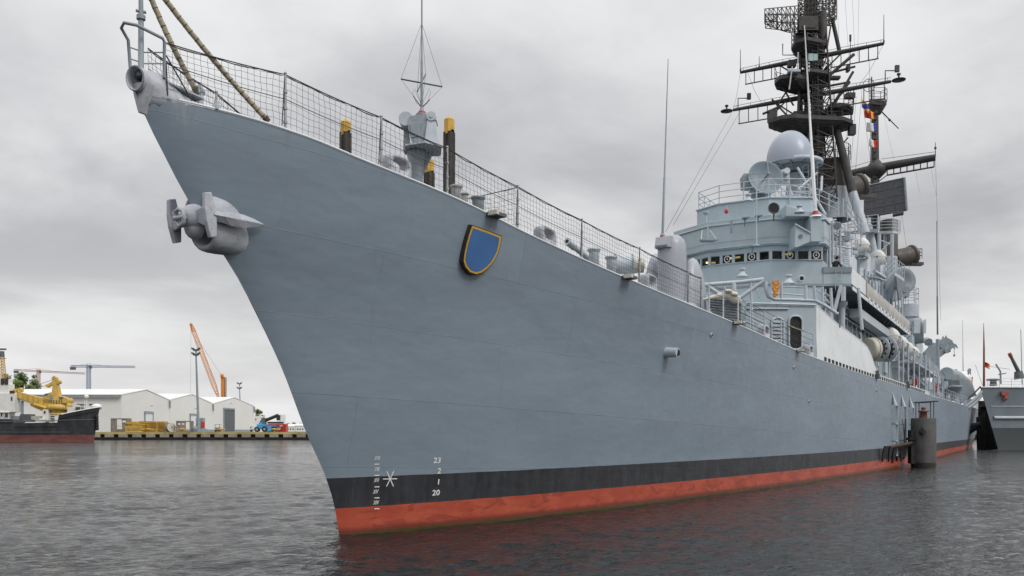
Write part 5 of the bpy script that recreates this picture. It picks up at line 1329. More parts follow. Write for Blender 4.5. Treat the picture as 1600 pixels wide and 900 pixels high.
# port side raft platforms with sponson
mb = MB(); o = [aD(1382,446,73), aD(1398,431,70), aD(1413,441,73), aD(1400,454,78)]; mb.slab(o, UP*.3); mb.slab([o[1], o[2], o[2]-UP*1.3+FW*1.2], RT*.1); mb.slab([o[0], o[1], o[1]-UP*1.5+FW*1.5+RT*.4, o[0]-UP*1.2+FW*.9], RT*.1); mb.rail([q+UP*.3 for q in (o[0],o[1],o[2])], 1.1, 3, .9, .03,.035)
mb.cyl(aD(1366,424,66), aD(1382,434,68), .14,.14,8); mb.cyl(aD(1355,432,66), aD(1382,438,69), .1,.1,8); mb.build('side_sponson', M['lgrey'], SHIP)
mb = MB()
rg = random.Random(5)
for i in range(30):
    u = rg.uniform(1345,1412); v = 395+ (u-1345)*.9 + rg.uniform(0,45); D = 66+(u-1345)*.2; s = rg.uniform(.2,1.0); m1 = MB(); m1.box(aD(u,v,D), s*.6, s*.6, s*1.3, RT, FW); m1.build('deck_locker', M[rg.choice(('lgrey','lgrey','pale','pale','mgrey'))], SHIP, .02)
for i in range(12):
    u = 1352+i*5.2; mb = MB(); mb.cyl(aD(u, 420+i*4, 66+i), aD(u+1, 458+i*5, 66+i), .07,.07,6); mb.build('deck_post', M['lgrey'], SHIP)
c = aD(1413,438,82); mb = MB(); n = V((-.75,-.65,.05)).normalized(); mb.lathe([(0,-.3),(.8,-.15),(1.15,.05),(1.18,.0),(.8,-.3),(0,-.5)], c, n, 26); mb.cyl(c-n*.4-UP*1.6, c-n*.3, .4,.3,12); mb.box(c-n*.5-UP*1.0, 1.1,1.1,.9, RT, FW); mb.build('director_dish', M['mgrey'], SHIP)
mb = MB(); mb.cyl(aD(1417,470,84)-UP*.4, aD(1417,476,84)-UP*1.2, 1.05,1.05,20); mb.rail([aD(1417,470,84)-UP*.3 + V((1.0*math.cos(a),1.0*math.sin(a),0)) for a in np.linspace(0,6.28,9)], 1.4, 3, 1, .035,.035); mb.build('gun_tub', M['lgrey'], SHIP)

# rafts in white capsules (each can be lifted out of its cradle)
def raft(c, L, r, ax, label, group='white life raft capsules', cradle=True):
    c = V(c); ax = V(ax).normalized(); sd = V((ax.y,-ax.x,0)).normalized(); up = sd.cross(ax); up = up if up.z > 0 else -up
    RTT = thing('life_raft', label, 'life raft', c - UP*r, group)
    for nm, a0, a1, k_ in (('upper_shell', .02, PI-.02, 1.0), ('lower_shell', PI+.02, 2*PI-.02, .985)):
        mb = MB(); rings = []
        for s, q in ((-.5,.12),(-.485,.55),(-.44,.82),(-.34,.97),(0,1.0),(.34,.97),(.44,.82),(.485,.55),(.5,.12)):
            rings.append([c + ax*L*s + (sd*math.cos(a_)+up*math.sin(a_))*r*q*k_ for a_ in np.linspace(a0, a1, 16)])
        mb.loft(rings, closed=False, cap=False); mb.build(nm, M['white'], RTT)
    mb = MB(); mb.tube([c+ax*L*.49*math.copysign(abs(math.cos(a_))**.6, math.cos(a_))*1.0 + sd*r*1.02*math.copysign(abs(math.sin(a_))**.6, math.sin(a_)) for a_ in np.linspace(0, 2*PI, 28)[:-1]], .022, 5, closed=True)
    for s in (-.22,.22): mb.tube([c+ax*L*s+(sd*math.cos(a_)+up*math.sin(a_))*r*1.015 for a_ in np.linspace(PI, 2*PI, 12)], .02, 5)
    mb.build('strap', M['mgrey'], RTT)
    mb = MB(); mb.box(c-up*r*1.02, L*.75, r*1.5, .12, ax, sd, up); mb.box(c-up*r*1.1-sd*r*.6, L*.8,.14,.3, ax, sd, up); mb.box(c-up*r*1.1+sd*r*.6, L*.8,.14,.3, ax, sd, up)
    mb.build('cradle', M['lgrey'], RTT)
    return RTT
AXR = (.55,-.83,.0)
raft(aY(1346.5,386,-4.3), 1.75, .60, (1,.05,0), 'white life raft capsule high beside the bridge wing, nearer and upper of the pair')
raft(aY(1372,404,-4.3), 1.85, .62, (1,.05,0), 'white life raft capsule high amidships, further aft and lower of the pair')
labs = ['foremost white life raft capsule of the low row under the gallery', 'second white life raft capsule of the low row under the gallery', 'third white life raft capsule of the low row under the gallery', 'aftmost white life raft capsule of the low row under the gallery']
for i, (u, v) in enumerate(((1390,527),(1404,538),(1414,546),(1424,553))): raft(aY(u, v, -5.5), 2.0, .76-.01*i, (1,.0,-.02), labs[i], 'white life raft capsules in the low row')
# covered boat end and cable drum behind the plating
c = aY(1360,546,-5.6); mb = MB(); adr = V((.8,-.6,0)).normalized(); mb.lathe([(.0,-.3),(.7,-.28),(.78,-.2),(.8,.15),(.76,.35),(.62,.5),(.4,.58),(0,.6)], c, adr, 24); mb.lathe([(.82,.1),(.85,.12),(.85,.17),(.82,.19)], c, adr, 24); mb.cyl(c-UP*1.6, c-UP*.6, .2,.2,8); 
tag(mb.build('covered_drum', M['cream'], None, loc=c), 'cream rounded drum standing behind the pale side plating', 'drum')
c = aY(1381,546,-5.95); RE = thing('cable_reel', 'grey perforated cable reel beside the cream drum', 'cable reel', c - UP*.9)
axr = V((.8,-.6,0)).normalized()
for s in (-.35,.35):
    mb = MB(); q = c+axr*s; mb.lathe([(.25,0),(.9,0),(.9,.05),(.25,.05)], q, axr, 22); sx_ = axr.cross(UP)
    for i in range(10): a = 2*PI*i/10; p = q+(sx_*math.cos(a)+UP*math.sin(a))*.6; mb.cyl(p-axr*.01, p+axr*.052, .09,.09,8,m=1)
    mb.build('flange', [M['lgrey'], M['black']], RE)
mb = MB(); mb.cyl(c-axr*.35, c+axr*.35, .5,.5,18); mb.build('core', M['rubber'], RE)
# ---------------------------------------------------------------- after part of the ship
mb = MB(); mb.prism([(80,-4.9),(80,4.6),(90,4.6),(90,-4.9)], 5.7, 12.2); mb.prism([(90,-4.4),(90,4.4),(118,4.0),(118,-4.0)], 5.7, 8.9); mb.prism([(104,-3.2),(104,3.2),(117,3.0),(117,-3.0)], 8.9, 11.6); mb.build('after_house', M['grey'], SHIP, .04)
rg = random.Random(21)
def yz(x, y, z): return V((x, y, z))
mb = MB(); mb.rail([yz(80.2,-4.8,12.2), yz(89.8,-4.8,12.2), yz(89.8,0,12.2)], 1.15, 3, 1.2, .03,.036); mb.rail([yz(80.2,-4.8,12.2), yz(80.2,2,12.2)], 1.15, 3, 1.2, .03,.036); mb.build('railing', M['lgrey'], SHIP)
mb = MB(); c = aD(1425,512,92); mb.lathe([(0,-1.6),(1.1,-1.6),(1.1,.3),(.9,.9),(.4,1.2),(0,1.25)], c, n=20); mb.box(c-FW*1.1, .6,.1,1.4, RT, FW, m=1); mb.box(c-FW*1.1+RT*.8, .25,.1,1.4, RT, FW, m=1); mb.build('gun_shield', [M['mgrey'], M['lgrey']], SHIP)
mb = MB(); p = aY(1421,550,-4.95); mb.box(p, 1.0,.1,2.0, m=0); mb.build('doorway', M['black'], SHIP)
# posts, stanchions, ladders, boxes down the port side amidships
mb = MB()
for u in (1404,1411,1419,1428,1436,1446,1452,1459,1466,1473):
    p = aY(u, 600, -6.3); b = V((p.x, -6.3, SHEER(p.x))); mb = MB(); mb.cyl(b, b+UP*rg.uniform(2.6,4.6), .07,.07,6); mb.build('deck_post', M['lgrey'], SHIP)
for i in range(42):
    x = rg.uniform(66, 118); y = -rg.uniform(4.5,5.9); s = rg.uniform(.3,1.1); mb = MB(); mb.boxz((x,y,5.8+rg.choice((0,0,0,2.4))), s, s*.7, s*rg.uniform(.7,2)); mb.build('deck_locker', M[rg.choice(('lgrey','lgrey','pale','mgrey'))], SHIP, .02)
for i in range(16):
    x = rg.uniform(68, 118); z = rg.uniform(7,10.5); mb = MB(); mb.cyl((x,-5.4,z), (x+rg.uniform(1.5,6),-5.4,z+rg.uniform(-.4,.4)), .06,.06,6); mb.build('pipe_run', M['mgrey'], SHIP)
mb = MB(); x0 = 74; mb.slab([(70,-6.2,8.7),(84,-6.2,8.7),(84,-4.6,8.7),(70,-4.6,8.7)], UP*.12); mb.rail([yz(70,-6.15,8.8), yz(84,-6.15,8.8), yz(95,-6.0,8.8)], 1.1, 3, 1.1,.03,.036); mb.slab([(84,-6.05,8.7),(95,-6.0,8.7),(95,-4.4,8.7),(84,-4.6,8.7)], UP*.12); mb.build('boat_deck', M['lgrey'], SHIP)
for u, v in ((1430,597),(1463,606),(1488,592)): 
    p = aY(u, v, -5.9); mb = MB(); mb.boxz(p-UP*.3, .9,.4,.6); mb.cyl(p-UP*.6, p+UP*.5, .06,.06,5); mb.build('fire_locker', M['red'], SHIP)
# pair of boat davits reaching outboard
def davit(u0, v0, D):
    k_ = D/FPX; o = aD(u0, v0, D)
    def q(x, z, y=0): return o + RT*x*k_ + UP*z*k_ + FW*y
    mb = MB()
    for y in (-.35, .35):
        mb.slab([q(-6,-26,y), q(6,-26,y), q(8,-8,y), q(22,2,y), q(33,10,y), q(38,7,y), q(36,13,y), q(28,17,y), q(26,21,y), q(24,16,y), q(4,4,y), q(-6,-6,y)], FW*.12)
    mb.slab([q(-4,-24,-.3), q(4,-24,-.3), q(4,-4,-.3), q(-4,-4,-.3)], FW*.7); mb.slab([q(6,-8,-.3), q(24,6,-.3), q(24,10,-.3), q(4,0,-.3)], FW*.7)
    mb.cyl(q(20,4,-.6), q(20,4,.6), .35,.35,10); mb.cyl(q(34,8), q(34,-2), .04,.04,5); mb.cyl(q(34,-2), q(34,-5), .14,.1,8); mb.cyl(q(-1,10,-.3), q(-1,14,.3), .5,.4,8)
    mb.build('boat_davit', M['mgrey'], SHIP, .03)
davit(1450, 545, 108); davit(1457, 552, 112)
whip(1465, 527, 1463.5, 345, 104, .10, .03, m='dgrey', ins=False); whip(1505, 590, 1504, 500, 128, .07,.02, m='mgrey', ins=False)
p = aD(1465,530,104); mb = MB(); mb.cyl(V((p.x,p.y,9)), p, .25,.2,8); mb.build('antenna_post', M['mgrey'], SHIP)
# after turret, dome aerial, exhaust bend, ventilators
mb = MB(); c = V((112,-.6,8.9)); mb.ell(aD(1503,594,127), 1.35,1.35,1.25, 20,12, m=1); mb.lathe([(1.2,-3),(.9,-1.5),(1.0,-.9)], aD(1503,594,127), n=16)
mb.tube([aD(1494,583,127), aD(1494,577,127)], .15,6); mb.tube([aD(1515,590,127), aD(1514,578,127), aD(1516,577,127)], .22,6); mb.build('dome_aerial', [M['mgrey'], M['white']], SHIP)
mb = MB(); mb.tube([aD(1478,585,120), aD(1492,592,122), aD(1504,604,123), aD(1510,622,123)], [1.0,1.2,1.3,1.3], 14)
for u, v, w_, h_ in ((1480,600,2.6,2.4),(1472,612,2,3.2),(1489,608,1.6,.5),(1497,612,2.2,3.0),(1484,620,2,2)): mb.box(aD(u,v,120), w_, 1.5, h_, RT, FW)
mb.lathe([(.4,0),(.45,1.5),(.95,1.7),(.95,1.95),(0,2.05)], aD(1492,626,118), n=14); mb.build('after_equipment', M['mgrey'], SHIP)
mb = MB(); mb.tube([aD(1489,632,112)+RT*.35*math.cos(a)+UP*.35*math.sin(a) for a in [2*PI*i/14 for i in range(14)]], .1, 6, closed=True); mb.build('life_ring', M['white'], SHIP)
mb = MB(); mb.rail([edge(x, -1, .02, .15) for x in (76,82,88,94,100,106,112,118,124,130,137,144,149)], 1.15, 3, 1.9, .018, .03); mb.build('guard_rail', M['lgrey'], SHIP)
for x in (80, 90, 101, 113): 
    p = edge(x, -1, 0, .35); mb = MB(); mb.boxz(p, .9,.4,.45); mb.cyl(p+V((-.25,0,.3)), p+V((-.25,0,.75)), .14,.17,8); mb.cyl(p+V((.25,0,.3)), p+V((.25,0,.75)), .14,.17,8); mb.build('bollard', M['lgrey'], SHIP)
mb = MB()
for (a, b, r) in (((1508,607),(1516,640),.06),((1512,668),(1530,664),.45),((1509,676),(1522,668),.5)):
    mb.cyl(aD(*a,126), aD(*b,126), r, r, 8)
mb.build('quarter_fender', M['rubber'], SHIP)

# ---------------------------------------------------------------- rigging wires and flags
mb = MB()
def wire(a, b, sag=.0, r=.012): mb.tube([a, a.lerp(b,.5)-UP*sag, b], r, 4, cap=False)
wire(s2, aD(1040,362,47)); wire(s2.lerp(p2_,.06), aD(1052,352,48))
for e, q in ((s1, s2), (s1.lerp(p1,.05), s2.lerp(p2_,.2)), (p1, p2_.lerp(s2,.2)), (p1.lerp(s1,.1), ap(1366,270))): wire(e, q, .3, .012)
for u in (1328,1338,1346,1304): wire(mp(u,150 if u > 1310 else 100), aD(u-16, 345, 68), .2, .012)
for u0, u1 in ((1306,1312),(1318,1326),(1330,1336),(1343,1340)): wire(mp(u0,-40), mp(u1,88), .0, .010)
for u in (1408,1430,1455): wire(ap(u, 262, -2), ap(u+8, 305, -2), .3, .010)
wire(P_, aD(1470,500,104), .5, .012); wire(ap(1380,175), ap(1400,262,-1), .2, .010); wire(ap(1408,330,-3), aD(1445,560,104), .6,.012)
mb.build('rigging_wire', M['line'], SHIP)
mb = MB(); h0, h1 = mp(1344,129,-.5), aD(1372,345,74); wire(h0, h1, .0, .010); mb.build('flag_halyard', M['line'], SHIP)
def flag(u, v, w_, h_, D, mname, label, dx=1, ph=0., grp='signal flags on one halyard', tilt=0):
    k_ = D/FPX; o = aD(u, v, D); mb = MB(); vs = []; nx, nz = 14, 6
    for i in range(nx+1):
        s = i/nx
        for j in range(nz+1):
            q = j/nz-.5; x = s*w_*k_*.95; vs.append(o + RT*dx*x + FW*(.10*w_*k_*math.sin(s*6+ph+q)) + UP*((q*h_ + tilt*s*w_ + .08*h_*math.sin(s*5+ph))*k_))
    fs = [(i*(nz+1)+j, (i+1)*(nz+1)+j, (i+1)*(nz+1)+j+1, i*(nz+1)+j+1) for i in range(nx) for j in range(nz)]
    mb.add(vs, fs, 0, True); b = mb.build('flag', M[mname], None, loc=o); s_ = b.modifiers.new('cloth', 'SOLIDIFY'); s_.thickness = .01
    tag(b, label, 'flag', grp); return b
flag(1346.5,161,11,13,73,'flag_a','blue and yellow signal flag, topmost on the halyard', 1, 0, tilt=-.9)
flag(1351,178,16,12,73.2,'flag_b','red and yellow signal flag beside the after mast', 1, 1, tilt=-.15)
flag(1354.5,199,16,14,73.4,'flag_c','white and purple signal flag beside the after mast', 1, 2, tilt=.05)
flag(1358,222,14,12,73.6,'flag_d','white and red signal flag, lowest on the halyard', 1, 3, tilt=-.35)

# ---------------------------------------------------------------- man on the bridge wing
def person():
    D = 53.6; base = aD(1304, 410, D); bx, by = base.x, base.y; zf = ZF+.16
    me = bpy.data.meshes.new('person'); bmx = bmesh.new(); sk = bmx.verts.layers.skin.verify()
    f = (RT*.85+FW*.5).normalized(); s = V((f.y,-f.x,0))     # facing right-aft
    o = V((bx, by, zf))
    J = {'pel': (0,0,.95,.15), 'spi': (.05,0,1.18,.145), 'che': (.12,0,1.38,.16), 'nec': (.19,0,1.52,.06), 'hd0': (.23,0,1.60,.075), 'hd1': (.25,0,1.70,.085), 'hd2': (.25,0,1.76,.06)}
    for sg, n_ in ((1,'l'), (-1,'r')):
        J['hip'+n_] = (0,.10*sg,.90,.10); J['kne'+n_] = (.03,.11*sg,.50,.07); J['ank'+n_] = (0,.12*sg,.09,.05); J['toe'+n_] = (.18,.13*sg,.05,.04)
        J['sho'+n_] = (.13,.19*sg,1.42,.07); J['elb'+n_] = (.22,.30*sg,1.16,.05); J['wri'+n_] = (.46,.16*sg,1.10,.035); J['han'+n_] = (.55,.12*sg,1.11,.035)
    E = [('pel','spi'),('spi','che'),('che','nec'),('nec','hd0'),('hd0','hd1'),('hd1','hd2')]
    for n_ in 'lr': E += [('pel','hip'+n_),('hip'+n_,'kne'+n_),('kne'+n_,'ank'+n_),('ank'+n_,'toe'+n_),('che','sho'+n_),('sho'+n_,'elb'+n_),('elb'+n_,'wri'+n_),('wri'+n_,'han'+n_)]
    vd = {}
    for k_, (a, b, z, r) in J.items(): v_ = bmx.verts.new(f*a+s*b+UP*z); v_[sk].radius = (r, r); v_[sk].use_root = (k_ == 'pel'); vd[k_] = v_
    for a, b in E: bmx.edges.new((vd[a], vd[b]))
    bmx.to_mesh(me); bmx.free()
    ob = bpy.data.objects.new('person', me); col.objects.link(ob); ob.location = o; wloc[ob] = tuple(o)
    ob.modifiers.new('skin', 'SKIN').use_smooth_shade = True; sb = ob.modifiers.new('sub', 'SUBSURF'); sb.levels = 2; sb.render_levels = 2
    mt, t, p, c = new_mat('skin_and_dark_clothes'); sx = t.node('ShaderNodeSeparateXYZ'); t.l.new(c, sx.inputs[0])
    t.put(p.inputs['Base Color'], t.mix(t.ramp(sx.outputs[2], 1.50, 1.53), (.018,.02,.03), (.50,.29,.20))); p.inputs['Roughness'].default_value = .7
    me.materials.append(mt)
    mb = MB(); h = o + f*.245 + UP*1.735; mb.ell(h - f*.015, .108,.098,.10, 14, 8, a0=-.15, ax=f, ay=s); mb.slab([h+f*.08+s*.07, h+f*.2+s*.05, h+f*.2-s*.05, h+f*.08-s*.07], UP*.015); mb.ell(h - f*.05 - UP*.05, .075,.09,.09, 12, 8, ax=f, ay=s, m=0)
    mb.build('cap', M['navy'], ob)
    mb = MB(); h = o + f*.25 + UP*1.66; mb.slab([h+f*.075+s*.014, h+f*.108-UP*.01, h+f*.075-s*.014, h+f*.078+UP*.045], UP*.008)
    for sg in (-1,1): mb.ell(h - f*.0 + s*.088*sg, .02,.01,.028, 8, 6, ax=f, ay=s)
    mb.build('nose_and_ears', M['skin'], ob)
    tag(ob, 'person in dark clothes and dark cap leaning on the bridge wing, turned to the right', 'person')
person()
# ---------------------------------------------------------------- piles and dolphins
def timber_pile(u, vtop, wpx, capx, Y, label, cap_h):
    p = aY(u, 400, Y); D = (p-CAM).dot(FW); k_ = D/FPX; r = wpx*k_/2; zt = CZ+(HOR-vtop)*k_; zc = zt-cap_h*k_
    T = thing('mooring_pile', label, 'pile', (p.x, p.y, -1.5), 'timber piles with yellow caps')
    mb = MB()
    for (dx, dy, q) in ((-.5,-.5,.62),(.5,-.5,.6),(-.5,.5,.6),(.5,.5,.62)):
        mb.tube([V((p.x+dx*r, p.y+dy*r, -1.5)), V((p.x+dx*r, p.y+dy*r, zc*.6)), V((p.x+dx*r, p.y+dy*r, zc+.03))], [r*q, r*q*.97, r*q*.95], 9)
    mb.build('pile_shaft', M['wood'], T)
    mb = MB(); s = r*1.04
    jag = [random.Random(int(u)+i).uniform(-.10,.22) for i in range(8)]
    ring = [(p.x+s*1.06*math.cos(a), p.y+s*1.06*math.sin(a)) for a in [2*PI*(i+.5)/8 for i in range(8)]]
    vs = [(x, y, zc+.05-jag[i]) for i, (x, y) in enumerate(ring)] + [(x, y, zt-.10) for x, y in ring] + [(p.x, p.y, zt+.10)]
    mb.add(vs, [(i, (i+1) % 8, (i+1) % 8+8, i+8) for i in range(8)] + [(i+8, (i+1) % 8+8, 16) for i in range(8)]); mb.build('pile_cap', M['yellow'], T)
timber_pile(540, 188, 15, 0, 10.5, 'dark pile with short yellow cap, left one of three behind the bow netting', 21)
timber_pile(702, 184, 15, 0, 10.5, 'tallest dark pile with yellow cap, right of the grey pedestal', 24)
timber_pile(670.5, 249, 14, 0, 12.5, 'low dark pile with round yellow cap, seen just below the grey pedestal', 22)

Dd = CZ*FPX/(730-HOR); kd = Dd/FPX
pb = aD(1443, 700, Dd); pb.z = 0
T = thing('steel_dolphin', 'thick dark grey steel mooring pile standing in the water beside the hull', 'pile', (pb.x, pb.y, -2)); r = 18.3*kd; zt = CZ+(HOR-653)*kd
mb = MB(); mb.lathe([(r*1.0,-2),(r*1.0,.35)], (pb.x,pb.y,0), n=36, m=1); mb.lathe([(r,.35),(r,zt-.1),(r*.97,zt-.02)], (pb.x,pb.y,0), n=36); mb.lathe([(r*.97,zt-.02),(0,zt)], (pb.x,pb.y,0), n=36, m=2)
mb.build('pile_shell', [paint('pile_grey', (.088,.085,.083), .7, .2, 1.2, streak=.4, grime=.25, bump=.02), paint('pile_weed', (.018,.018,.016), .5, .3, 3), M['rusty']], T)
mb = MB(); q = V((pb.x,pb.y,zt)); mb.lathe([(.26,0),(.24,.42),(.38,.44),(.36,.52),(.15,.55),(.14,.66),(.18,.72),(.1,.78),(0,.79)], q, n=16); mb.build('bollard', paint('bollard_red', (.16,.07,.05), .7, .2, 3, rust=.4), T)
mb = MB(); q = aD(1441.5,675,Dd-r-.02); mb.cyl(q+FW*.15, q-FW*.12, .2,.2,12); mb.box(q-FW*.1-UP*.05, .16,.2,.28, RT, FW); mb.ell(q+UP*.2-FW*.05, .12,.1,.2,8,6); mb.build('mooring_eye', M['rubber'], T)
mb = MB()
for u in (1431,1436,1454,1459): mb.cyl(aD(u,653,Dd+r*.3), aD(u,629,Dd+r*.3), .035,.035,6)
mb.slab([aD(1428,629,Dd), aD(1462,627,Dd), aD(1466,628,Dd+1), aD(1430,630,Dd+1)], UP*.05); mb.tube([aD(1428,629,Dd+.4), aD(1448,628.5,Dd+.4), aD(1466,626.5,Dd+.4)], .06, 6); mb.build('walkway_frame', M['dgrey'], T)
mb = MB(); 
q0 = aD(1426,700,Dd-.2); mb.slab([aD(1424,672,Dd-.4), aD(1431,672,Dd-.4), aD(1431,726,Dd-.4), aD(1424,724,Dd-.4)], FW*.6); mb.cyl(aD(1427,672,Dd-.2), aD(1427,666,Dd-.2), .12,.08,8); mb.slab([aD(1422,684,Dd-.5), aD(1434,683,Dd-.5), aD(1434,687,Dd-.5), aD(1422,688,Dd-.5)], FW*.7); mb.build('fender_guide', M['rubber'], T)
FE = thing('fender_beam', 'rusty beam with hanging black rubber strips between the hull and the dolphin', 'fender', aD(1405,700,Dd-1))
mb = MB(); Df_ = lambda u, v: min(Dd-.4, (hull_hit(u, v)-CAM).dot(FW)-.7)
a, b = aD(1425,692,Dd-.4), aD(1390,699,Df_(1390,699)); mb.cyl(a, b, .11,.11,8); mb.cyl(a-UP*.15+FW*.2, b-UP*.15+FW*.2, .08,.08,8); mb.cyl(aD(1413,694,Dd-.5), aD(1415,655,Dd-.3), .05,.05,6); mb.cyl(aD(1410,655,Dd-.3), aD(1414,690,Dd-.4), .03,.03,5); mb.build('beam', paint('dark_rust', (.055,.035,.027), .85, .3, 3), FE)
for (u, v0, u1, v1, w_) in ((1386,697,1379,722,3),(1393,700,1389,722,2.4),(1400,700,1395,724,3),(1405,699,1402,721,2.6),(1411,699,1409,721,3.5),(1416,697,1413,718,3)):
    D_ = Df_(u1, v0); a, b = aD(u, v0, D_), aD(u1, v1, D_); mb = MB(); w2 = w_*kd; mb.slab([a-RT*w2, a+RT*w2, a.lerp(b,.5)+RT*w2*.9, b+RT*w2*.15, b-RT*w2*.1, a.lerp(b,.5)-RT*w2*.8], FW*.18); mb.build('rubber_strip', M['rubber'], FE)
# far dolphin, tall and black
D3 = 129.; k3 = D3/FPX
T = thing('timber_dolphin', 'tall black timber dolphin wedged between the two grey bows', 'pile', V((*aD(1545,700,D3).xy, -2)))
mb = MB(); rg = random.Random(4)
for i in range(6):
    s = i/5; ub, ut = 1533+25*s, 1533+12*s; a = aD(ub,706,D3+rg.uniform(-.6,.6)); a.z = -2; b = aD(ut, 628+14*s*s+rg.uniform(-2,2), D3+rg.uniform(-.4,.4)); mb.tube([a, a.lerp(b,.5), b], [.46,.43,.38], 10)
mb.build('pile_cluster', paint('black_timber', (.014,.013,.013), .8, .4, 1, bump=.04), T)
mb = MB(); mb.slab([aD(1528,652,D3-.6), aD(1533,650,D3-.6), aD(1533,705,D3-.6), aD(1529,702,D3-.6)], FW*.5); mb.box(aD(1538,634,D3-.8), 1.1,.6,.3, RT, FW); mb.build('rubbing_strip', M['rubber'], T)

# ---------------------------------------------------------------- second grey ship on the right
SH2 = thing('naval_ship', 'smaller grey naval ship at the right edge with red muzzle gun and flagstaff', 'ship', V((*aD(1562,703,122).xy, 0)))
o2 = V((*aD(1561,703,122).xy, 0)); dv = (RT*.93+FW*.36).normalized(); sv_ = V((dv.y,-dv.x,0)); sv_ = sv_ if sv_.dot(FW) < 0 else -sv_
H2 = CZ+(673-606)*122/FPX
mb = MB(); rows = []
for i in range(34):
    s = (i/33)**1.5*48; row = []
    for j in range(13):
        z = -.6 + (H2+.6)*j/12; q = max(0, z/H2); st = -3.3*q - .15; x = st + (s-st if False else s)*1.0
        b = (1-math.exp(-s/9.))*4.2*(.42+.58*q**1.3)+ .03
        row.append((x, b, z))
    rows.append(row)
for sg in (1, -1):
    vs = [o2+dv*x+sv_*sg*b+UP*z for r_ in rows for x, b, z in r_]
    fs = [(i*13+j, (i+1)*13+j, (i+1)*13+j+1, i*13+j+1) for i in range(33) for j in range(12)]
    mb.add(vs, fs if sg > 0 else [f[::-1] for f in fs], 0, True)
m2, t, p_, c_ = new_mat('second_hull_paint'); sx = t.node('ShaderNodeSeparateXYZ'); t.l.new(c_, sx.inputs[0])
t.put(p_.inputs['Base Color'], t.mix(t.ramp(sx.outputs[2], 3.02, 3.06), t.mix(t.noise(c_, .4, 4), (.07,.08,.085), (.09,.10,.105)), t.mix(t.ramp(t.noise(t.scale(c_, (.5,.5,.2)), .8, 5), .35, .7), (.20,.235,.265), (.24,.28,.31)))); p_.inputs['Roughness'].default_value = .45
HL2 = mb.build('hull', m2, SH2)
mb = MB()
for r0, r1 in zip(rows, rows[1:]):
    a, b = r0[-1], r1[-1]; mb.add([o2+dv*a[0]+sv_*a[1]+UP*(H2-.05), o2+dv*b[0]+sv_*b[1]+UP*(H2-.05), o2+dv*b[0]-sv_*b[1]+UP*(H2-.05), o2+dv*a[0]-sv_*a[1]+UP*(H2-.05)], [(0,1,2,3)])
mb.build('deck', M['deckm'], SH2)
def on2(s, q, off=0):
    x = s; st = -3.3*q-.15; b = (1-math.exp(-s/9.))*4.2*(.42+.58*q**1.3)+.03; return o2+dv*(x+st)+sv_*(b+off)+UP*(H2*q)
mb = MB()
for q, r_ in ((.52,.24),(.70,.05),(1.0,.10)):
    mb.tube([on2(s, q, .02) for s in np.linspace(.6 if q < 1 else 0, 40, 24)], r_, 6, cap=False)
mb.build('rubbing_strake', M['lgrey'], SH2)
mb = MB(); c = on2(2.6,.86,.12); mb.cyl(c+UP*.5, c-UP*.55, .13,.11,8); mb.slab([c+dv*x_+UP*z_ for x_, z_ in ((-.75,.55),(-.55,.75),(0,.45),(.55,.75),(.8,.5),(.5,.1),(0,.05),(-.5,.1))], sv_*.2); mb.ell(c-UP*.2+dv*.25, .3,.25,.4,10,6,ax=dv,ay=sv_); mb.build('anchor', paint('anchor_red', (.30,.07,.05), .6, .2, 2), SH2)
mb = MB(); c = on2(9.5,.9,0); mb.slab([c-dv*1.4+UP*.6, c+dv*1.6+UP*.6, c+dv*.9-UP*1.2, c-dv*.6-UP*1.2], sv_*.25); mb.build('hawse_plate', M['mgrey'], SH2)
def at2(x, y, z): return o2+dv*x+sv_*y+UP*z
mb = MB()
for x, y, w_, d_, h_ in ((15.5,0,6,5,2.2),(18,0,5,4.6,4.2),(22,0,8,5,5.6),(10.5,-.5,2.5,2,.9),(12.5,.8,1.2,1.2,1.5),(7,0,1.4,1.2,.8)): mb.box(at2(x,y,H2+h_/2), w_, d_, h_, dv, sv_)
mb.build('deckhouse', M['mgrey'], SH2, .05)
mb = MB(); g0 = at2(14.2,0,H2+2.2); mb.lathe([(1.1,0),(1.0,.8),(.5,1.3),(0,1.35)], g0, n=16); mb.build('gun_mount', M['mgrey'], SH2); mb = MB()
ga, gb = aD(1591,580,124), aD(1577,552,123.5); mb.tube([ga, ga.lerp(gb,.85)], [.26,.2], 8); mb.tube([ga.lerp(gb,.80), gb], [.26,.24], 8, m=1); mb.cyl(ga, aD(1593,592,124), .5,.7,8); mb.build('deck_gun', [M['dgrey'], paint('muzzle_red', (.30,.07,.05), .6, .15, 2)], SH2)
mb = MB(); mb.rail([on2(s,1.0,-.2) for s in np.linspace(1,26,9)], 1.2, 3, 1.8, .02,.03); mb.build('railing', M['lgrey'], SH2)
mb = MB(); a = aD(1537.5,604,121); mb.tube([a, aD(1537.5,545,121), aD(1537,505,121)], [.16,.12,.03], 7); mb.build('flagstaff', paint('staff_redbrown', (.22,.06,.05), .6, .1, 2), SH2)
mb = MB(); mb.tube([aD(1564,600,124), aD(1563,580,124), aD(1556,569,124)], .12,6); mb.cyl(aD(1560,585,124), aD(1572,583,124), .08,.08,5); mb.cyl(aD(1537,571,122), aD(1578,577,124), .03,.03,4); mb.build('deck_fittings', M['mgrey'], SH2); mb = MB(); mb.cyl(aD(1595,515,130), aD(1597,600,130), .05,.06,5); mb.build('whip_antenna', M['mgrey'], SH2); mb = MB(); mb.cyl(aD(1524,570,123), aD(1535,602,121), .03,.03,4); mb.lathe([(.5,0),(.4,.7),(.9,.75),(.9,.95),(0,1)], aD(1552,603,123), n=12); mb.build('ventilator', M['mgrey'], SH2)
flag(1538, 570, 9, 8, 121, 'flag_de', 'black red and gold flag flying from the staff of the ship at the right', 1, .6, 'national flags', -.25)
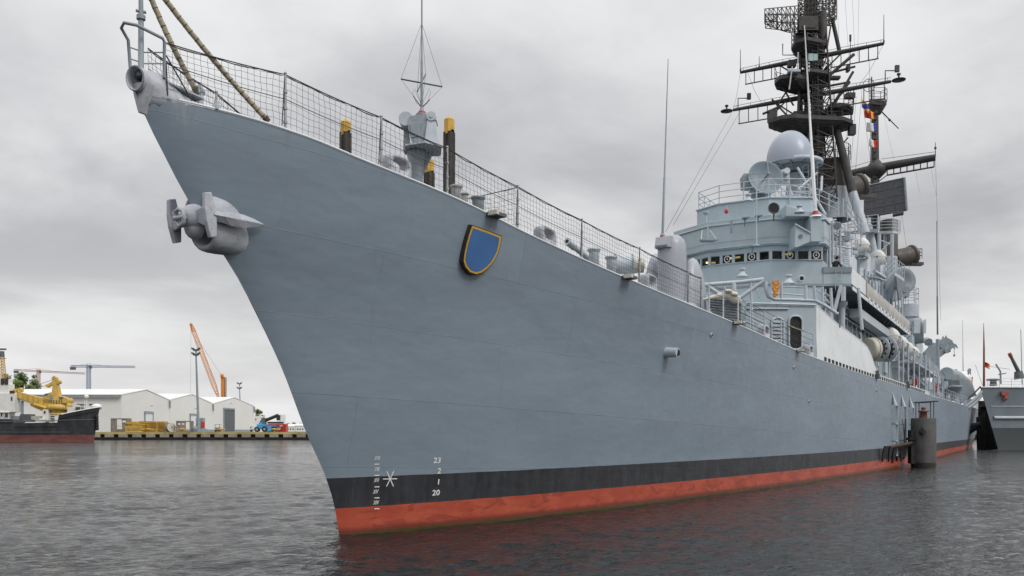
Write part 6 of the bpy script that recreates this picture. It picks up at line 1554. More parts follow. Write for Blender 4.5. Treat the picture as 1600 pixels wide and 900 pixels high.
flag(1513.5, 593, 7, 10, 126, 'flag_de', 'black red and gold flag drooping at the after end of the big warship', 1, 2.2, 'national flags', -.2)
mb = MB(); mb.tube([aD(1513,604,126), aD(1513,580,126)], .07, 6); mb.build('ensign_staff', M['mgrey'], SHIP)
# mooring lines and hoses between the two ships
for i, (a, b, sg, r, lab) in enumerate((((1484,638),(1534,612),1.5,.20,'thick grey mooring line drooping between the two ships, upper one'), ((1496,640),(1533,618),1.2,.22,'thick grey mooring line between the two ships, lower one'), ((1440,625),(1532,604),3.5,.10,'thin long mooring line from the warship waist to the right-hand bow'))):
    p0_, p1_ = aD(*a,117), aD(*b,119); mb = MB(); pts = []
    for k_ in range(18): s = k_/17; q = p0_.lerp(p1_, s); q.z -= sg*4*s*(1-s)*.5; pts.append(q)
    mb.tube(pts, r, 7); tag(mb.build('mooring_line', M['mgrey'] if i < 2 else M['line'], None, loc=p0_), lab, 'mooring line', 'lines between the ships')
# ---------------------------------------------------------------- far quay on the left
ZQ = 2.25; DQ = CZ*FPX/(687.3-HOR)
land, t, p, c = new_mat('quay_paving'); t.put(p.inputs['Base Color'], t.mix(t.noise(c, .12, 5), (.17,.165,.15), (.26,.25,.22))); p.inputs['Roughness'].default_value = .9
mb = MB()
LQ = [(-420, DQ+4), (300, DQ+4), (300, 2600), (-1600, 2600), (-1600, DQ+4)]
pts = [W(a, b, ZQ) for a, b in LQ]; mb.slab(pts, UP*-1.2)
structure(mb.build('quay_ground', land, None))
mb = MB(); 
mb.hexa(W(-1600,DQ,ZQ-.6), RT*1900, FW*4.2, UP*.62, m=0); mb.hexa(W(-1600,DQ+.6,-1.5), RT*1900, FW*3, UP*(ZQ+.9), m=1)
x = -150.; i = 0
rg = random.Random(8)
while x < -40:
    mb.hexa(W(x,DQ-.25,.75), RT*2.5, FW*.8, UP*(ZQ-1.33), m=2); x += 4.0+rg.uniform(-.1,.1); i += 1
for q in range(3): mb.hexa(W(-155,DQ-.05,.1+q*.2), RT*120, FW*.5, UP*.12, m=3)
structure(mb.build('quay_wall', [paint('quay_coping', (.42,.33,.11), .8, .25, .15, streak=.2, grime=.35), M['black'], M['concrete'], M['wood']], None))
def pxw(u, D): return (u-800)/FPX*D
def zpx(v, D): return CZ+(HOR-v)/FPX*D
def obx(mb, u0, u1, v0, v1, D, dep, m=0, zb=None):     # block facing us: photo columns u0..u1, rows v0 (top)..v1
    a, b = pxw(u0, D), pxw(u1, D); z1 = zpx(v0, D); z0 = zpx(v1, D) if zb is None else zb
    mb.hexa(W(a, D, z0), RT*(b-a), FW*dep, UP*(z1-z0), m)

# three white halls, gable ends to the right, long eaves side towards us
D0 = 285.; X0 = pxw(190, D0); EA = zpx(617, D0)
Ds = [285., 335., 376., 428.]; XS = [pxw(190,285), pxw(265,335), pxw(333,376), pxw(397,428)]
EV = [zpx(617,285), zpx(625.5,335), zpx(631,376), zpx(635,428)]
RV = [zpx(609.5,310), zpx(616.5,356), zpx(621.5,402)]
names = ['large white hall with long pale roof, left of the three joined halls', 'middle white gabled hall behind the tall floodlight mast', 'right white gabled hall with a tall dark open doorway']
for i in range(3):
    a, b = V((*W(XS[i], Ds[i], 0).xy, ZQ)), V((*W(XS[i+1], Ds[i+1], 0).xy, ZQ)); back = -RT*95.
    if i < 2: b = b - (b-a)*.004
    za, zb, zr = EV[i], EV[i+1], RV[i]; mid = (a+b)/2
    T = thing('warehouse', names[i], 'warehouse', tuple(mid), 'white halls on the far quay')
    def gl(s, z): p_ = a.lerp(b, s); return V((p_.x, p_.y, z))
    mb = MB(); outl = [gl(0,ZQ), gl(1,ZQ), gl(1,zb), gl(.48,zr-.15), gl(0,za)]
    mb.add(outl + [q+back for q in outl], [(0,1,2,3,4), (9,8,7,6,5), (0,4,9,5), (1,6,7,2)]); mb.build('wall', M['hallwhite'], T)
    mb = MB(); e = (a-b).normalized()
    mb.slab([gl(0,za)+e*.9+UP*-.1+RT*.15, gl(.48,zr)+RT*.15, gl(.48,zr)+back, gl(0,za)+e*.9+UP*-.1+back], UP*.28)
    mb.slab([gl(.48,zr)+RT*.15, gl(1,zb)-e*.0+RT*.15, gl(1,zb)+back, gl(.48,zr)+back], UP*.28); mb.build('roof', M['hallroof'], T)
    mb = MB()
    if i == 0: mb.hexa(gl(0,za)+e*.6-UP*.9+back, -back, e*.35, UP*.5)
    mb.cyl(gl(.985,zb)-UP*.2+RT*.4, gl(.985,zb)-UP*3+RT*.5, .35, .3, 8, m=0)
    mb.build('gutter', M['mgrey'], T)
    gate = {0: (225.5,237.5,646,673), 1: (296.5,306,649,674), 2: (349,365,640,672)}[i]
    def facade(u): 
        for k_ in range(101):
            s = k_/100; p_ = a.lerp(b, s) - CAM; 
            if 800+FPX*p_.dot(RT)/p_.dot(FW) >= u: return s
        return 1
    s0, s1 = facade(gate[0]), facade(gate[1]); pm = a.lerp(b,(s0+s1)/2); Dm = (pm-CAM).dot(FW); zt = zpx(gate[2], Dm)
    mb = MB(); q0, q1 = a.lerp(b,s0)+RT*.12, a.lerp(b,s1)+RT*.12
    mb.slab([V((q0.x,q0.y,ZQ+.02)), V((q1.x,q1.y,ZQ+.02)), V((q1.x,q1.y,zt)), V((q0.x,q0.y,zt))], RT*.1); mb.build('gate', M['dgrey'] if i == 2 else M['pale'], T)
    if i == 2: T.children[-1]['label'] = 'tall dark open doorway'
    mb = MB(); w_ = (q1-q0).normalized(); mb.slab([V((q0.x,q0.y,zt))-w_*.4, V((q1.x,q1.y,zt))+w_*.4, V((q1.x,q1.y,zt+.7))+w_*.4, V((q0.x,q0.y,zt+.7))-w_*.4], RT*.35)
    mb.slab([V((q1.x,q1.y,ZQ)), V((q1.x,q1.y,ZQ))+w_*.5, V((q1.x,q1.y,zt))+w_*.5, V((q1.x,q1.y,zt))], RT*.3); mb.slab([V((q0.x,q0.y,ZQ)), V((q0.x,q0.y,ZQ))-w_*.3, V((q0.x,q0.y,zt))-w_*.3, V((q0.x,q0.y,zt))], RT*.3); mb.build('gate_frame', M['mgrey'], T)
    mb = MB(); q = pm+RT*.6; mb.tube([V((q.x,q.y,zt+2.4)), V((q.x,q.y,zt+2.8))+RT*.6, V((q.x,q.y,zt+2.5))+RT*1.0], .12, 6); mb.build('wall_lamp', M['mgrey'], T)
    mb = MB(); b0, b1 = a+RT*.06, b+RT*.06; mb.slab([b0+UP*.02, b1+UP*.02, b1+UP*.9, b0+UP*.9], RT*.05); mb.build('plinth', M['mgrey'], T)
# stretch of ridge vents on the left hall
# yellow formwork stacks, crates, reels
rg = random.Random(2)
DY = DQ+10
for i, (u0, u1, v0, v1, lab) in enumerate(((194,214,659,674,'loose heap of yellow boards beside the open crate'), (203,223,662,676,'low front heap of yellow boards'), (214,233,658,675,'taller heap of yellow boards in the middle of the row'), (233,245,658.5,676.5,'tight yellow stack, left one of the two bundled blocks'), (245.5,257.5,658.5,676.5,'tight yellow stack, right one of the two bundled blocks'), (175,205,670.5,673.5,'long flat yellow stack in front of the open crate'))):
    mb = MB(); n = 5 if i < 3 else 7 if i < 5 else 2
    z0, z1 = ZQ, zpx(v0, DY); D = DY + (i % 3)*1.2 - (1.5 if i in (1,5) else 0)
    for k_ in range(n):
        h = (z1-z0)/n; j = rg.uniform(-1,1)*(.9 if i < 3 else .1); sh = (k_/n)*(.35 if i < 3 else 0)
        a, b = pxw(u0+sh*8*rg.random(), D)+j*.4, pxw(u1-sh*10*rg.random(), D)+j*.4
        mb.hexa(W(a, D+rg.uniform(-.2,.2), z0+h*k_+.02), RT*(b-a), FW*3, UP*h*.72)
        for q in range(4): mb.hexa(W(a+(b-a)*(q+.3)/4, D-.1, z0+h*k_+h*.7), RT*.25, FW*3, UP*h*.32, m=1)
    if 3 <= i < 5:
        for q in range(6): mb.hexa(W(pxw(u0,D)+ (pxw(u1,D)-pxw(u0,D))*q/6, D-.25, z0), RT*.18, FW*.2, UP*(z1-z0)*.95, m=1)
    o = mb.build('board_stack', [M['dullyellow'], paint('stack_shade_%d' % i, (.36,.21,.04), .6, .2, 1)], None, loc=tuple(W(pxw((u0+u1)/2, D), D, ZQ))); tag(o, lab, 'timber stack', 'yellow stacks on the far quay')
def crate(u0, u1, v0, lab, solid):
    D = DY; a, b = pxw(u0,D), pxw(u1,D); z1 = zpx(v0,D); T = thing('crate', lab, 'crate', tuple(W((a+b)/2, D+1.5, ZQ)), 'grey plank crates on the far quay')
    mb = MB(); L = b-a
    mb.hexa(W(a,D,ZQ), RT*L, FW*3, UP*.3); mb.hexa(W(a,D,z1-.3), RT*L, FW*3, UP*.3)
    for x in (0, .98): mb.hexa(W(a+L*x,D,ZQ+.3), RT*L*.025, FW*3, UP*(z1-ZQ-.6))
    mb.build('frame', M['greywood'], T); mb = MB()
    if solid:
        for k_ in range(7): mb.hexa(W(a+L*.03,D+.1,ZQ+.35+k_*(z1-ZQ-.65)/7), RT*L*.66, FW*.12, UP*(z1-ZQ-.65)/7*.94)
        mb.hexa(W(a+L*.14,D-.02,z1-1.2), RT*L*.16, FW*.1, UP*.45, m=1); mb.hexa(W(a+L*.42,D-.02,z1-1.2), RT*L*.16, FW*.1, UP*.45, m=1)
    else:
        mb.hexa(W(a+L*.03,D+.1,ZQ+.35), RT*L*.33, FW*.12, UP*(z1-ZQ-.65)); mb.hexa(W(a+L*.66,D+.1,ZQ+.35), RT*L*.31, FW*.12, UP*(z1-ZQ-.65)); mb.hexa(W(a+L*.71,D-.02,z1-1.3), RT*L*.2, FW*.1, UP*.6, m=1); mb.hexa(W(a+L*.38,D+.1,ZQ+1.7), RT*L*.26, FW*.1, UP*.12)
    mb.build('plank_side', [M['greywood'], M['white']], T)
crate(173, 199, 653.5, 'open grey plank crate at the left end of the yellow stacks', False); crate(275, 297, 657.5, 'closed grey plank crate with white labels beside the cable reel', True)
def reel(u, lab, D):
    k_ = D/FPX; r = 7.2*k_; T = thing('cable_reel', lab, 'cable reel', tuple(W(pxw(u,D), D, ZQ))); ax = (RT*.8-FW*.6).normalized()
    for s in (-.6,.6):
        mb = MB(); c = W(pxw(u,D),D,ZQ+r)+ax*s*1.1; mb.cyl(c-ax*.08, c+ax*.08, r, r, 20); mb.cyl(c-ax*.12, c+ax*.12, .25,.25,10,m=1); mb.build('flange', [M['greywood'] if s < 0 else M['cream'], M['dgrey']], T)
    mb = MB(); c = W(pxw(u,D),D,ZQ+r); mb.cyl(c-ax*.6, c+ax*.6, r*.8, r*.8, 18); mb.build('core', M['mgrey'], T)
reel(266, 'big grey wooden cable reel with pale flange between yellow stacks and crate', DY+1)
# little things near the mast foot
mb = MB(); obx(mb, 306,317,653,676,DY+6,2, zb=ZQ); obx(mb, 314,318.5,659,669,DY+3,1,1); obx(mb, 303,306.5,666,676,DY+3,1,2,zb=ZQ)
tag(mb.build('switch_cabinet', [M['mgrey'], M['red'], M['white']], None, loc=tuple(W(pxw(312,DY+6),DY+6,ZQ))), 'grey cabinet with red boxes at the foot of the tall floodlight mast', 'cabinet')
for u, lab in ((232,'yellow striped mooring bollard before the yellow stacks'),(285,'small yellow bollard before the closed crate'),(344,'yellow bollard near the dark doorway'),(429,'yellow bollard before the blue machine')):
    mb = MB(); D = DQ+1.2; c = W(pxw(u,D),D,ZQ+.02); mb.lathe([(.35,0),(.32,.55),(.9,.6),(.95,1.0),(0,1.1)], c, n=12); mb.hexa(c-RT*1.4-FW*.5+UP*.62, RT*2.8, FW*1, UP*.35)
    tag(mb.build('bollard', M['yellow'], None, loc=tuple(c)), lab, 'bollard', 'bollards on the far quay edge')
# floodlight masts
def floodmast(ub, ut, vt, D, lab, k=1.):
    T = thing('floodlight_mast', lab, 'floodlight mast', tuple(W(pxw(ub,D),D,ZQ))); a = W(pxw(ub,D),D,ZQ); b = W(pxw(ut,D),D,zpx(vt,D))
    mb = MB(); mb.tube([a, a.lerp(b,.5), b], [.42,.34,.22], 10); mb.boxz(a, 3.4,3.4,1.0); mb.build('pole', M['mgrey'], T)
    for dz in (0, -1.8*D/FPX*5/1.0*.9):
        for sx_ in (-1,1):
            for e in (0,1):
                mb = MB(); q = b+UP*(dz*.9-.2+e*.4)+RT*sx_*(.45+.45*e); mb.box(q, .85,.5,.6, (RT+UP*.3*sx_).normalized(), FW); mb.cyl(b+UP*dz*.9, q, .08,.08,5); mb.build('floodlight', M['dgrey'], T)
floodmast(310.5, 306, 546, 272, 'tall grey floodlight mast standing before the white halls')
floodmast(377, 374, 599, 440, 'smaller distant floodlight mast behind the right hall')
# lattice crane with orange column
DC = 470.; kc = DC/FPX
T = thing('harbour_crane', 'orange harbour crane with leaning lattice jib rising behind the white halls', 'crane', tuple(W(pxw(347,DC),DC,ZQ)))
mb = MB(); obx(mb, 345,351,589,640,DC,2.2,zb=ZQ+6); mb.tube([W(pxw(345,DC),DC,zpx(588,DC)), W(pxw(349,DC),DC,zpx(587,DC))], 1.1, 8); mb.build('column', M['orange'], T)
mb = MB(); mb.ladder(W(pxw(352.2,DC),DC,zpx(622,DC)), W(pxw(352.2,DC),DC,zpx(590,DC)), 1.0, RT, .12, 1.2); mb.build('ladder', M['brown'], T)
mb = MB(); jb, jt = W(pxw(342.5,DC),DC-1,zpx(621,DC)), W(pxw(299.5,DC),DC-1,zpx(507,DC)); jm = jb.lerp(jt,.16); lattice(mb, jb, jm, .7, 2.0, 4, .16); lattice(mb, jm, jb.lerp(jt,.9), 2.0, 1.7, 24, .15); lattice(mb, jb.lerp(jt,.9), jt, 1.7, .8, 3, .2, m=1); mb.ell(jt, .9,.6,.7,8,6,m=1); mb.build('jib', [M['craneorange'], M['orange']], T)
mb = MB(); top = W(pxw(347,DC),DC,zpx(588,DC)); mb.cyl(top, jb.lerp(jt,.85), .08,.08,4); mb.cyl(jt, W(jt.dot(RT)-CAM.dot(RT)-.3, DC-1, zpx(625,DC)), .05,.05,4); mb.build('hoist_rope', M['mgrey'], T)
mb = MB(); mb.boxz(W(pxw(347,DC),DC+2,ZQ), 7,7,6); mb.boxz(W(pxw(347,DC),DC+2,ZQ+6), 5,5,3); mb.build('undercarriage', M['orange'], T)
# distant tower cranes
def towercrane(uc, ub_l, ub_r, vj, vslope, D, m, lab):
    T = thing('tower_crane', lab, 'tower crane', tuple(W(pxw(uc,D),D,ZQ)), 'distant tower cranes'); k_ = D/FPX
    mb = MB(); lattice(mb, W(pxw(uc,D),D,ZQ), W(pxw(uc,D),D,zpx(vj-3,D)), 2.4, 2.2, 26, .24); mb.build('tower', M[m], T)
    mb = MB(); a, b = W(pxw(ub_l,D),D,zpx(vj+vslope*(ub_l-uc),D)), W(pxw(ub_r,D),D,zpx(vj+vslope*(ub_r-uc),D)); lattice(mb, a, b, 1.5, 1.3, 34, .17); ap_ = W(pxw(uc,D),D,zpx(vj-4.5,D)); mb.cyl(ap_, a.lerp(b,.03), .1,.1,4); mb.cyl(ap_, a.lerp(b,.62), .1,.1,4); mb.build('jib', M[m], T)
    mb = MB(); mb.box(a.lerp(b,.03)-UP*1.6, 4,1.5,2.4, RT, FW); mb.box(W(pxw(uc,D)+2,D-1,zpx(vj+1.5,D)), 1.6,1.6,2, RT, FW); mb.build('counterweight', M['dgrey'], T)
towercrane(138.5, 111, 211, 572.5, .01, 700, 'craneblue', 'distant blue-grey tower crane above the left hall roof')
towercrane(60, 22, 133, 580, .05, 820, 'paleRed', 'more distant faded red tower crane beside the trees')
# trees
def tree(u, vtop, wpx, D, lab, mleaf='leaf', n=1400, seed=0):
    rg = np.random.default_rng(seed); k_ = D/FPX; z1 = zpx(vtop, D); H = z1-ZQ; Wd = wpx*k_/2; b0 = W(pxw(u,D),D,ZQ); T = thing('tree', lab, 'tree', tuple(b0), 'trees behind the far quay')
    mb = MB(); mb.tube([b0, b0+UP*H*.3+RT*.2, b0+UP*H*.62], [H*.03,H*.022,H*.012], 8)
    cl = []
    for i in range(20):
        a = rg.uniform(0, 6.28); r = Wd*rg.uniform(.1,.85); z = ZQ+H*rg.uniform(.38,.93); zc = (z-ZQ)/H; r *= (1.0 if zc < .75 else .6); c = V((b0.x+r*math.cos(a), b0.y+r*math.sin(a), z)); cl.append((c, Wd*rg.uniform(.26,.46)))
        mb.tube([b0+UP*H*rg.uniform(.25,.5), c.lerp(b0+UP*H*.5,.4), c], [H*.011,H*.007,H*.003], 5)
    cl.append((b0+UP*H*.9, Wd*.3)); mb.build('trunk', M['bark'], T)
    mb = MB(); s0 = Wd*.085
    for c, rad in cl:
        for _ in range(n//16):
            d_ = V(rg.normal(size=3)).normalized(); q = c + d_*rad*rg.uniform(.35,1.08)**.6; q.z = c.z+(q.z-c.z)*.75
            a = V(rg.normal(size=3)).normalized(); b = a.orthogonal().normalized(); s = s0*rg.uniform(.6,1.5)
            mb.add([q-a*s, q+b*s*.6, q+a*s, q-b*s*.6], [(0,1,2,3)], int(rg.random() < .35))
    mb.build('crown', [M[mleaf], M['leaf2']], T)
tree(8, 577, 26, 520, 'dark green tree at the left edge behind the pale wheelhouse', seed=1); tree(33, 575, 30, 500, 'broad dark tree with open crown left of the yellow crane', seed=2, n=1800); tree(54, 579, 28, 505, 'loose dark tree nearest the yellow crane', seed=3)
tree(27, 590, 26, 480, 'bright green bushy tree in front of the dark trees', 'leaf2', seed=4); tree(46, 596, 34, 482, 'low bright green tree filling the gap in front', 'leaf2', seed=5); tree(403, 638, 20, 470, 'small green tree right of the white halls', seed=6)

# blue reach stacker, red container, fork lift, lorry
T = thing('reach_stacker', 'bright blue reach stacker with raised black boom beside the red container', 'reach stacker', tuple(W(pxw(413,DQ+14),DQ+14,ZQ))); D = DQ+14
mb = MB(); obx(mb, 401,414,663,670.5,D,3); obx(mb, 414,430,665,674,D,3); obx(mb, 404,410,660,664,D+.4,2); mb.build('body', M['blue'], T, .1)
for u in (401.5, 413.5, 428):
    r = 4.6*D/FPX if u > 405 else 4.2*D/FPX; mb = MB(); c = W(pxw(u,D), D-.15, ZQ+r); mb.cyl(c, c+FW*1.0, r, r, 16); mb.cyl(c-FW*.03, c+FW*.02, r*.45, r*.45, 12, m=1); mb.build('wheel', [M['rubber'], M['mgrey']], T)
mb = MB(); obx(mb, 408,414,653,664,D+.5,2); mb.build('cab', M['dgrey'], T)
mb = MB(); a, b = W(pxw(405,D),D+1.5,zpx(660,D)), W(pxw(433,D),D+1.5,zpx(648.5,D)); mb.tube([a,b], .55, 6); mb.tube([b, b-UP*1.6], .7, 6); mb.hexa(W(pxw(417,D),D+.5,zpx(662,D)), RT*4.5, FW*2, UP*.6); mb.build('boom', M['rubber'], T)
mb = MB(); D = DQ+19; obx(mb, 418,447,662.5,677,D,2.6,zb=ZQ+.02)
for i in range(22): mb.hexa(W(pxw(418.4+i*1.3,D), D-.06, ZQ+.25), RT*.10, FW*.06, UP*2.1)
for u in (429,431.5,434,437): mb.hexa(W(pxw(u,D), D-.09, ZQ+.9), RT*.30, FW*.03, UP*.45, m=1)
mb.hexa(W(pxw(437,D), D-.09, ZQ+1.75), RT*.9, FW*.03, UP*.35, m=1)
T = tag(mb.build('shipping_container', [M['red'], M['white']], None, loc=tuple(W(pxw(432,D),D,ZQ))), 'red shipping container with small white markings on the far quay', 'container')
T = thing('forklift', 'small dark fork lift parked left of the dark doorway', 'fork lift', tuple(W(pxw(339,DY+20),DY+20,ZQ))); D = DY+20
mb = MB(); obx(mb, 336,343,668,673,D,1.6); mb.build('body', M['dgrey'], T); mb = MB()
for u in (336,343): mb.cyl(W(pxw(u,D),D,ZQ+.8), W(pxw(u,D),D,zpx(663,D)), .09,.09,5)
mb.hexa(W(pxw(335.5,D),D,zpx(663.5,D)), RT*1.7, FW*1.4, UP*.1); mb.build('guard', M['dgrey'], T)
for u in (337,342): mb = MB(); c = W(pxw(u,D),D-.1,ZQ+.42); mb.cyl(c, c+FW*.4, .42,.42,12); mb.build('wheel', M['rubber'], T)
T = thing('van', 'white van parked left of the blue machine', 'van', tuple(W(pxw(396,DY+45),DY+45,ZQ))); D = DY+45
mb = MB(); obx(mb, 393,402,664,671,D,2.4); obx(mb, 390,393.5,667,671.5,D,2.4); mb.build('body', M['white'], T, .15); mb = MB(); obx(mb, 391,393,666.8,668.5,D-.05,.2); mb.build('window', M['glass'], T)
for u in (392.5,400): mb = MB(); c = W(pxw(u,D),D-.1,ZQ+.4); mb.cyl(c, c+FW*.3, .4,.4,12); mb.build('wheel', M['rubber'], T)
T = thing('equipment_container', 'white box cabin with dark window behind the reach stacker', 'cabin', tuple(W(pxw(403,DY+60),DY+60,ZQ))); D = DY+60
mb = MB(); obx(mb, 396.5,408,650,671,D,3,zb=ZQ); obx(mb, 433,443,648,663,D,3); mb.build('cabin_wall', M['white'], T); mb = MB(); obx(mb, 399,400.5,654,656.5,D-.05,.2); mb.build('window', M['glass'], T)
# low buildings and trees on the far shore beyond the right end of the quay
for i, (u0, u1, v0, lab, m) in enumerate(((446,462,664.5,'long low white shed far beyond the red container','white'),(461,476,663.5,'pale low building on the far shore next to the bow','hallwhite'))):
    D = 620.; T = thing('shed', lab, 'shed', tuple(W(pxw((u0+u1)/2,D),D,ZQ)), 'low buildings on the far shore'); mb = MB(); obx(mb, u0,u1,v0+1.5,673,D,14,zb=ZQ); mb.build('wall', M[m], T)
    mb = MB(); a, b = pxw(u0,D), pxw(u1,D); z = zpx(v0+1.5,D); mb.add([W(a,D-.4,z),W(b,D-.4,z),W(b,D+14,z),W(a,D+14,z),W(a,D+7,z+1.5),W(b,D+7,z+1.5)], [(0,1,5,4),(2,3,4,5),(0,4,3),(1,2,5),(0,3,2,1)]); mb.build('roof', M['hallroof'], T)
    mb = MB(); 
    for q in range(3): u = u0+3+q*4; mb.hexa(W(pxw(u,D),D-.05,ZQ+1.0), RT*.9, FW*.1, UP*1.0)
    mb.build('window_row', M['glass'], T)
for i, (u, v, w_) in enumerate(((450,661,12),(459,660,14),(469,661,14),(478,660.5,12),(487,660,14))): tree(u, v, w_, 660+i*6, 'low grey-green tree of the line on the far shore', seed=20+i, n=500)

# ---------------------------------------------------------------- black work vessel with the yellow crane
DV = CZ*FPX/(690.2-HOR); kv = DV/FPX
fwd = (RT*.97+FW*.24).normalized(); sdv = V((fwd.y,-fwd.x,0)); sdv = sdv if sdv.dot(FW) < 0 else -sdv
ov = V((*W(pxw(146.5,DV),DV,0).xy, 0))          # stem at the waterline
VE = thing('work_vessel', 'black-hulled work vessel with white wheelhouse and big yellow deck crane', 'vessel', tuple(ov))
def vs_at(s, y, z): return ov - fwd*s + sdv*y + UP*z
dkz = Tab([(-2,8.3),(4,7.3),(7.2,6.75),(7.6,5.0),(20,4.55),(21,5.2),(60,5.2)], 400)
dkz0 = lambda s: (8.4-.28*s if s < 6.9 else 6.45 if s < 7.5 else 4.75-.02*s if s < 16.4 else 5.35)
mb = MB(); rows = []
ss = np.concatenate([np.linspace(0,6.9,14), [6.95,7.2,7.5], np.linspace(8,16.3,7), [16.45], np.linspace(18,62,12)])
for s in ss:
    row = []; zt = dkz0(s)
    for j in range(13):
        z = -.8+(zt+.8)*j/12; q = max(0,z/8.4); x = s - 1.35*q*max(0,1-s/14); b = 5.2*(1-math.exp(-(s+.02)/ (5.5-2.4*q)))*(.8+.2*q)
        row.append((x, b, z))
    rows.append(row)
for sg in (1,-1):
    vsx = [vs_at(x, sg*b, z) for r_ in rows for x, b, z in r_]; n = len(rows)
    fs = [(i*13+j, (i+1)*13+j, (i+1)*13+j+1, i*13+j+1) for i in range(n-1) for j in range(12)]; mb.add(vsx, fs, 0, True)
mv, t, p, c = new_mat('work_vessel_hull'); sx = t.node('ShaderNodeSeparateXYZ'); t.l.new(c, sx.inputs[0])
zb = t.math('ADD', sx.outputs[2], t.math('MULTIPLY', t.noise(c,.3,3), .2))
bl = t.mix(t.ramp(t.noise(t.scale(c,(.6,.6,.25)), .9, 6, .7), .4, .7), (.028,.030,.034), (.06,.062,.066))
rdv = t.mix(t.ramp(t.noise(t.scale(c,(.4,.4,1)), .8, 5, .7), .35, .7), (.15,.05,.042), (.22,.085,.07))
t.put(p.inputs['Base Color'], t.mix(t.ramp(zb, 1.70, 1.78), rdv, bl)); p.inputs['Roughness'].default_value = .5
mb.build('hull', mv, VE)
mb = MB()
for r0, r1 in zip(rows, rows[1:]):
    if r1[0][0]-r0[0][0] > .2: mb.add([vs_at(r0[-1][0], r0[-1][1], r0[-1][2]-.9), vs_at(r1[-1][0], r1[-1][1], r1[-1][2]-.9), vs_at(r1[-1][0], -r1[-1][1], r1[-1][2]-.9), vs_at(r0[-1][0], -r0[-1][1], r0[-1][2]-.9)], [(0,1,2,3)])
mb.build('deck', M['greywood'], VE)
mb = MB()
def onv(s, z, off=.04):
    q = max(0,z/8.4); return vs_at(s-1.35*q*max(0,1-s/14), 5.2*(1-math.exp(-(s+.02)/(5.5-2.4*q)))*(.8+.2*q)+off, z)
mb.tube([onv(s, 5.3-.03*s) for s in np.linspace(.0,24,30)], .10, 5, m=0); mb.tube([onv(s, 2.3) for s in np.linspace(5,22,24)], .07, 5, m=0)
mb.tube([onv(s, dkz0(s), .0) for s in np.linspace(.0,6.8,14)], .14, 6, m=1)
mb.build('rubbing_strake', [M['dgrey'], M['white']], VE)
mb = MB()
for i in range(5): q = onv(.1+.1*i, 3.2+i*.7, .1); mb.ell(q-fwd*-.4, .45,.35,.5, 10,6)
mb.build('bow_fender', M['rubber'], VE)
# forecastle gear
def vb(mb, u0, u1, v0, v1, dep=3, dd=0, m=0): D = DV+5+dd; obx(mb, u0,u1,v0,v1,D,dep,m)
mb = MB(); vb(mb, 105,118,636,658,3,-1); vb(mb, 118,122,632.5,634,4,-2); mb.ell(W(pxw(151,DV+3),DV+3,zpx(636,DV+3)), 1.3,1.3,.8,12,8); mb.build('forecastle_house', M['white'], VE)
mb = MB(); vb(mb, 118,127,636,648,2,-1.2); mb.cyl(W(pxw(135,DV),DV+2,zpx(643,DV)), W(pxw(135,DV),DV+3,zpx(643,DV)), .6,.6,10); vb(mb, 120,128,631,633,2,-1); vb(mb,139,144,631,634,2,0); mb.build('anchor_winch', M['dgrey'], VE)
mb = MB(); c = W(pxw(135,DV+4),DV+4,zpx(620,DV+4)); mb.ell(c, .55,.55,.6,12,8); mb.cyl(c, V((c.x,c.y,6)), .12,.12,6); mb.tube([W(pxw(132,DV+4),DV+4,zpx(624,DV)), W(pxw(132,DV+4),DV+4,zpx(648,DV))], .1, 6); mb.build('radome_post', M['white'], VE)
mb = MB(); mb.rail([W(pxw(u,DV+2),DV+2,zpx(634,DV+2)-1.1) for u in (126,134,140,152)], 1.1, 2, 1.4,.03,.04); mb.rail([W(pxw(u,DV+1),DV+1,zpx(652,DV+1)-.6) for u in (78,92,106)], 1.5, 3, 1.6,.06,.08); mb.build('railing', M['white'], VE)
mb = MB(); vb(mb, 66,76,640,659,3,-1); vb(mb,61,67,654,662,3,-2); mb.build('winch_house', M['white'], VE, .1); mb = MB(); vb(mb, 68.5,70.5,642,646,.2,-1.2); mb.build('window', M['glass'], VE)
mb = MB(); vb(mb, 16,30,650,660,3,0); vb(mb, 31,45,647,659,3,0,1); vb(mb, 43,65,650,656,3,1,2); mb.cyl(W(pxw(35,DV+6),DV+6,zpx(625,DV)), W(pxw(35,DV+6),DV+6,zpx(660,DV)), .3,.3,8,m=0); mb.build('deck_gear', [M['mgrey'], M['dgrey'], M['cream']], VE)
# white wheelhouse
WH = None; mb = MB(); vb(mb,-30,12.5,592,602,2.2,0); vb(mb,-30,14,600,617,2.6,-.5); vb(mb,-30,22.5,614,644,3,-1); vb(mb,-30,13,644,656,3,-1); vb(mb,-30,13.5,643,645,3.4,-1.3)
WH = mb.build('wheelhouse', M['white'], VE, .08)
for u0,u1,v0,v1 in ((1,6,591,601),(7.5,12,591,601),(15,22,610.5,614.5),(17,19,620,626),(1,2.5,645,651),(8,11,645,652)):
    mb = MB(); obx(mb,u0,u1,v0,v1,DV+5-1.6 if v0 > 640 else DV+5-.65 if v0 < 605 else DV+5-1.1,.3); mb.build('window', M['glass'], WH)
mb = MB(); a = W(pxw(5,DV+8),DV+8,zpx(588,DV)); b = W(pxw(2.5,DV+8),DV+8,zpx(552,DV)); lattice(mb, a, b, 1.0,.8,8,.09); mb.build('mast', M['yellow'], VE)
mb = MB(); mb.cyl(b+UP*-.2, b+UP*1.2, .7,.6,10); mb.box(b+UP*1.7, 2.2,.5,.4, RT, FW); mb.cyl(b-UP*.6-RT*.8, b-UP*.6+RT*1.2, .07,.07,5); mb.rail([W(pxw(-5,DV+4),DV+4,zpx(592,DV)), W(pxw(13,DV+4),DV+4,zpx(592,DV))], 1.3, 2, 1.2,.03,.04); mb.build('radar_set', M['dgrey'], VE)
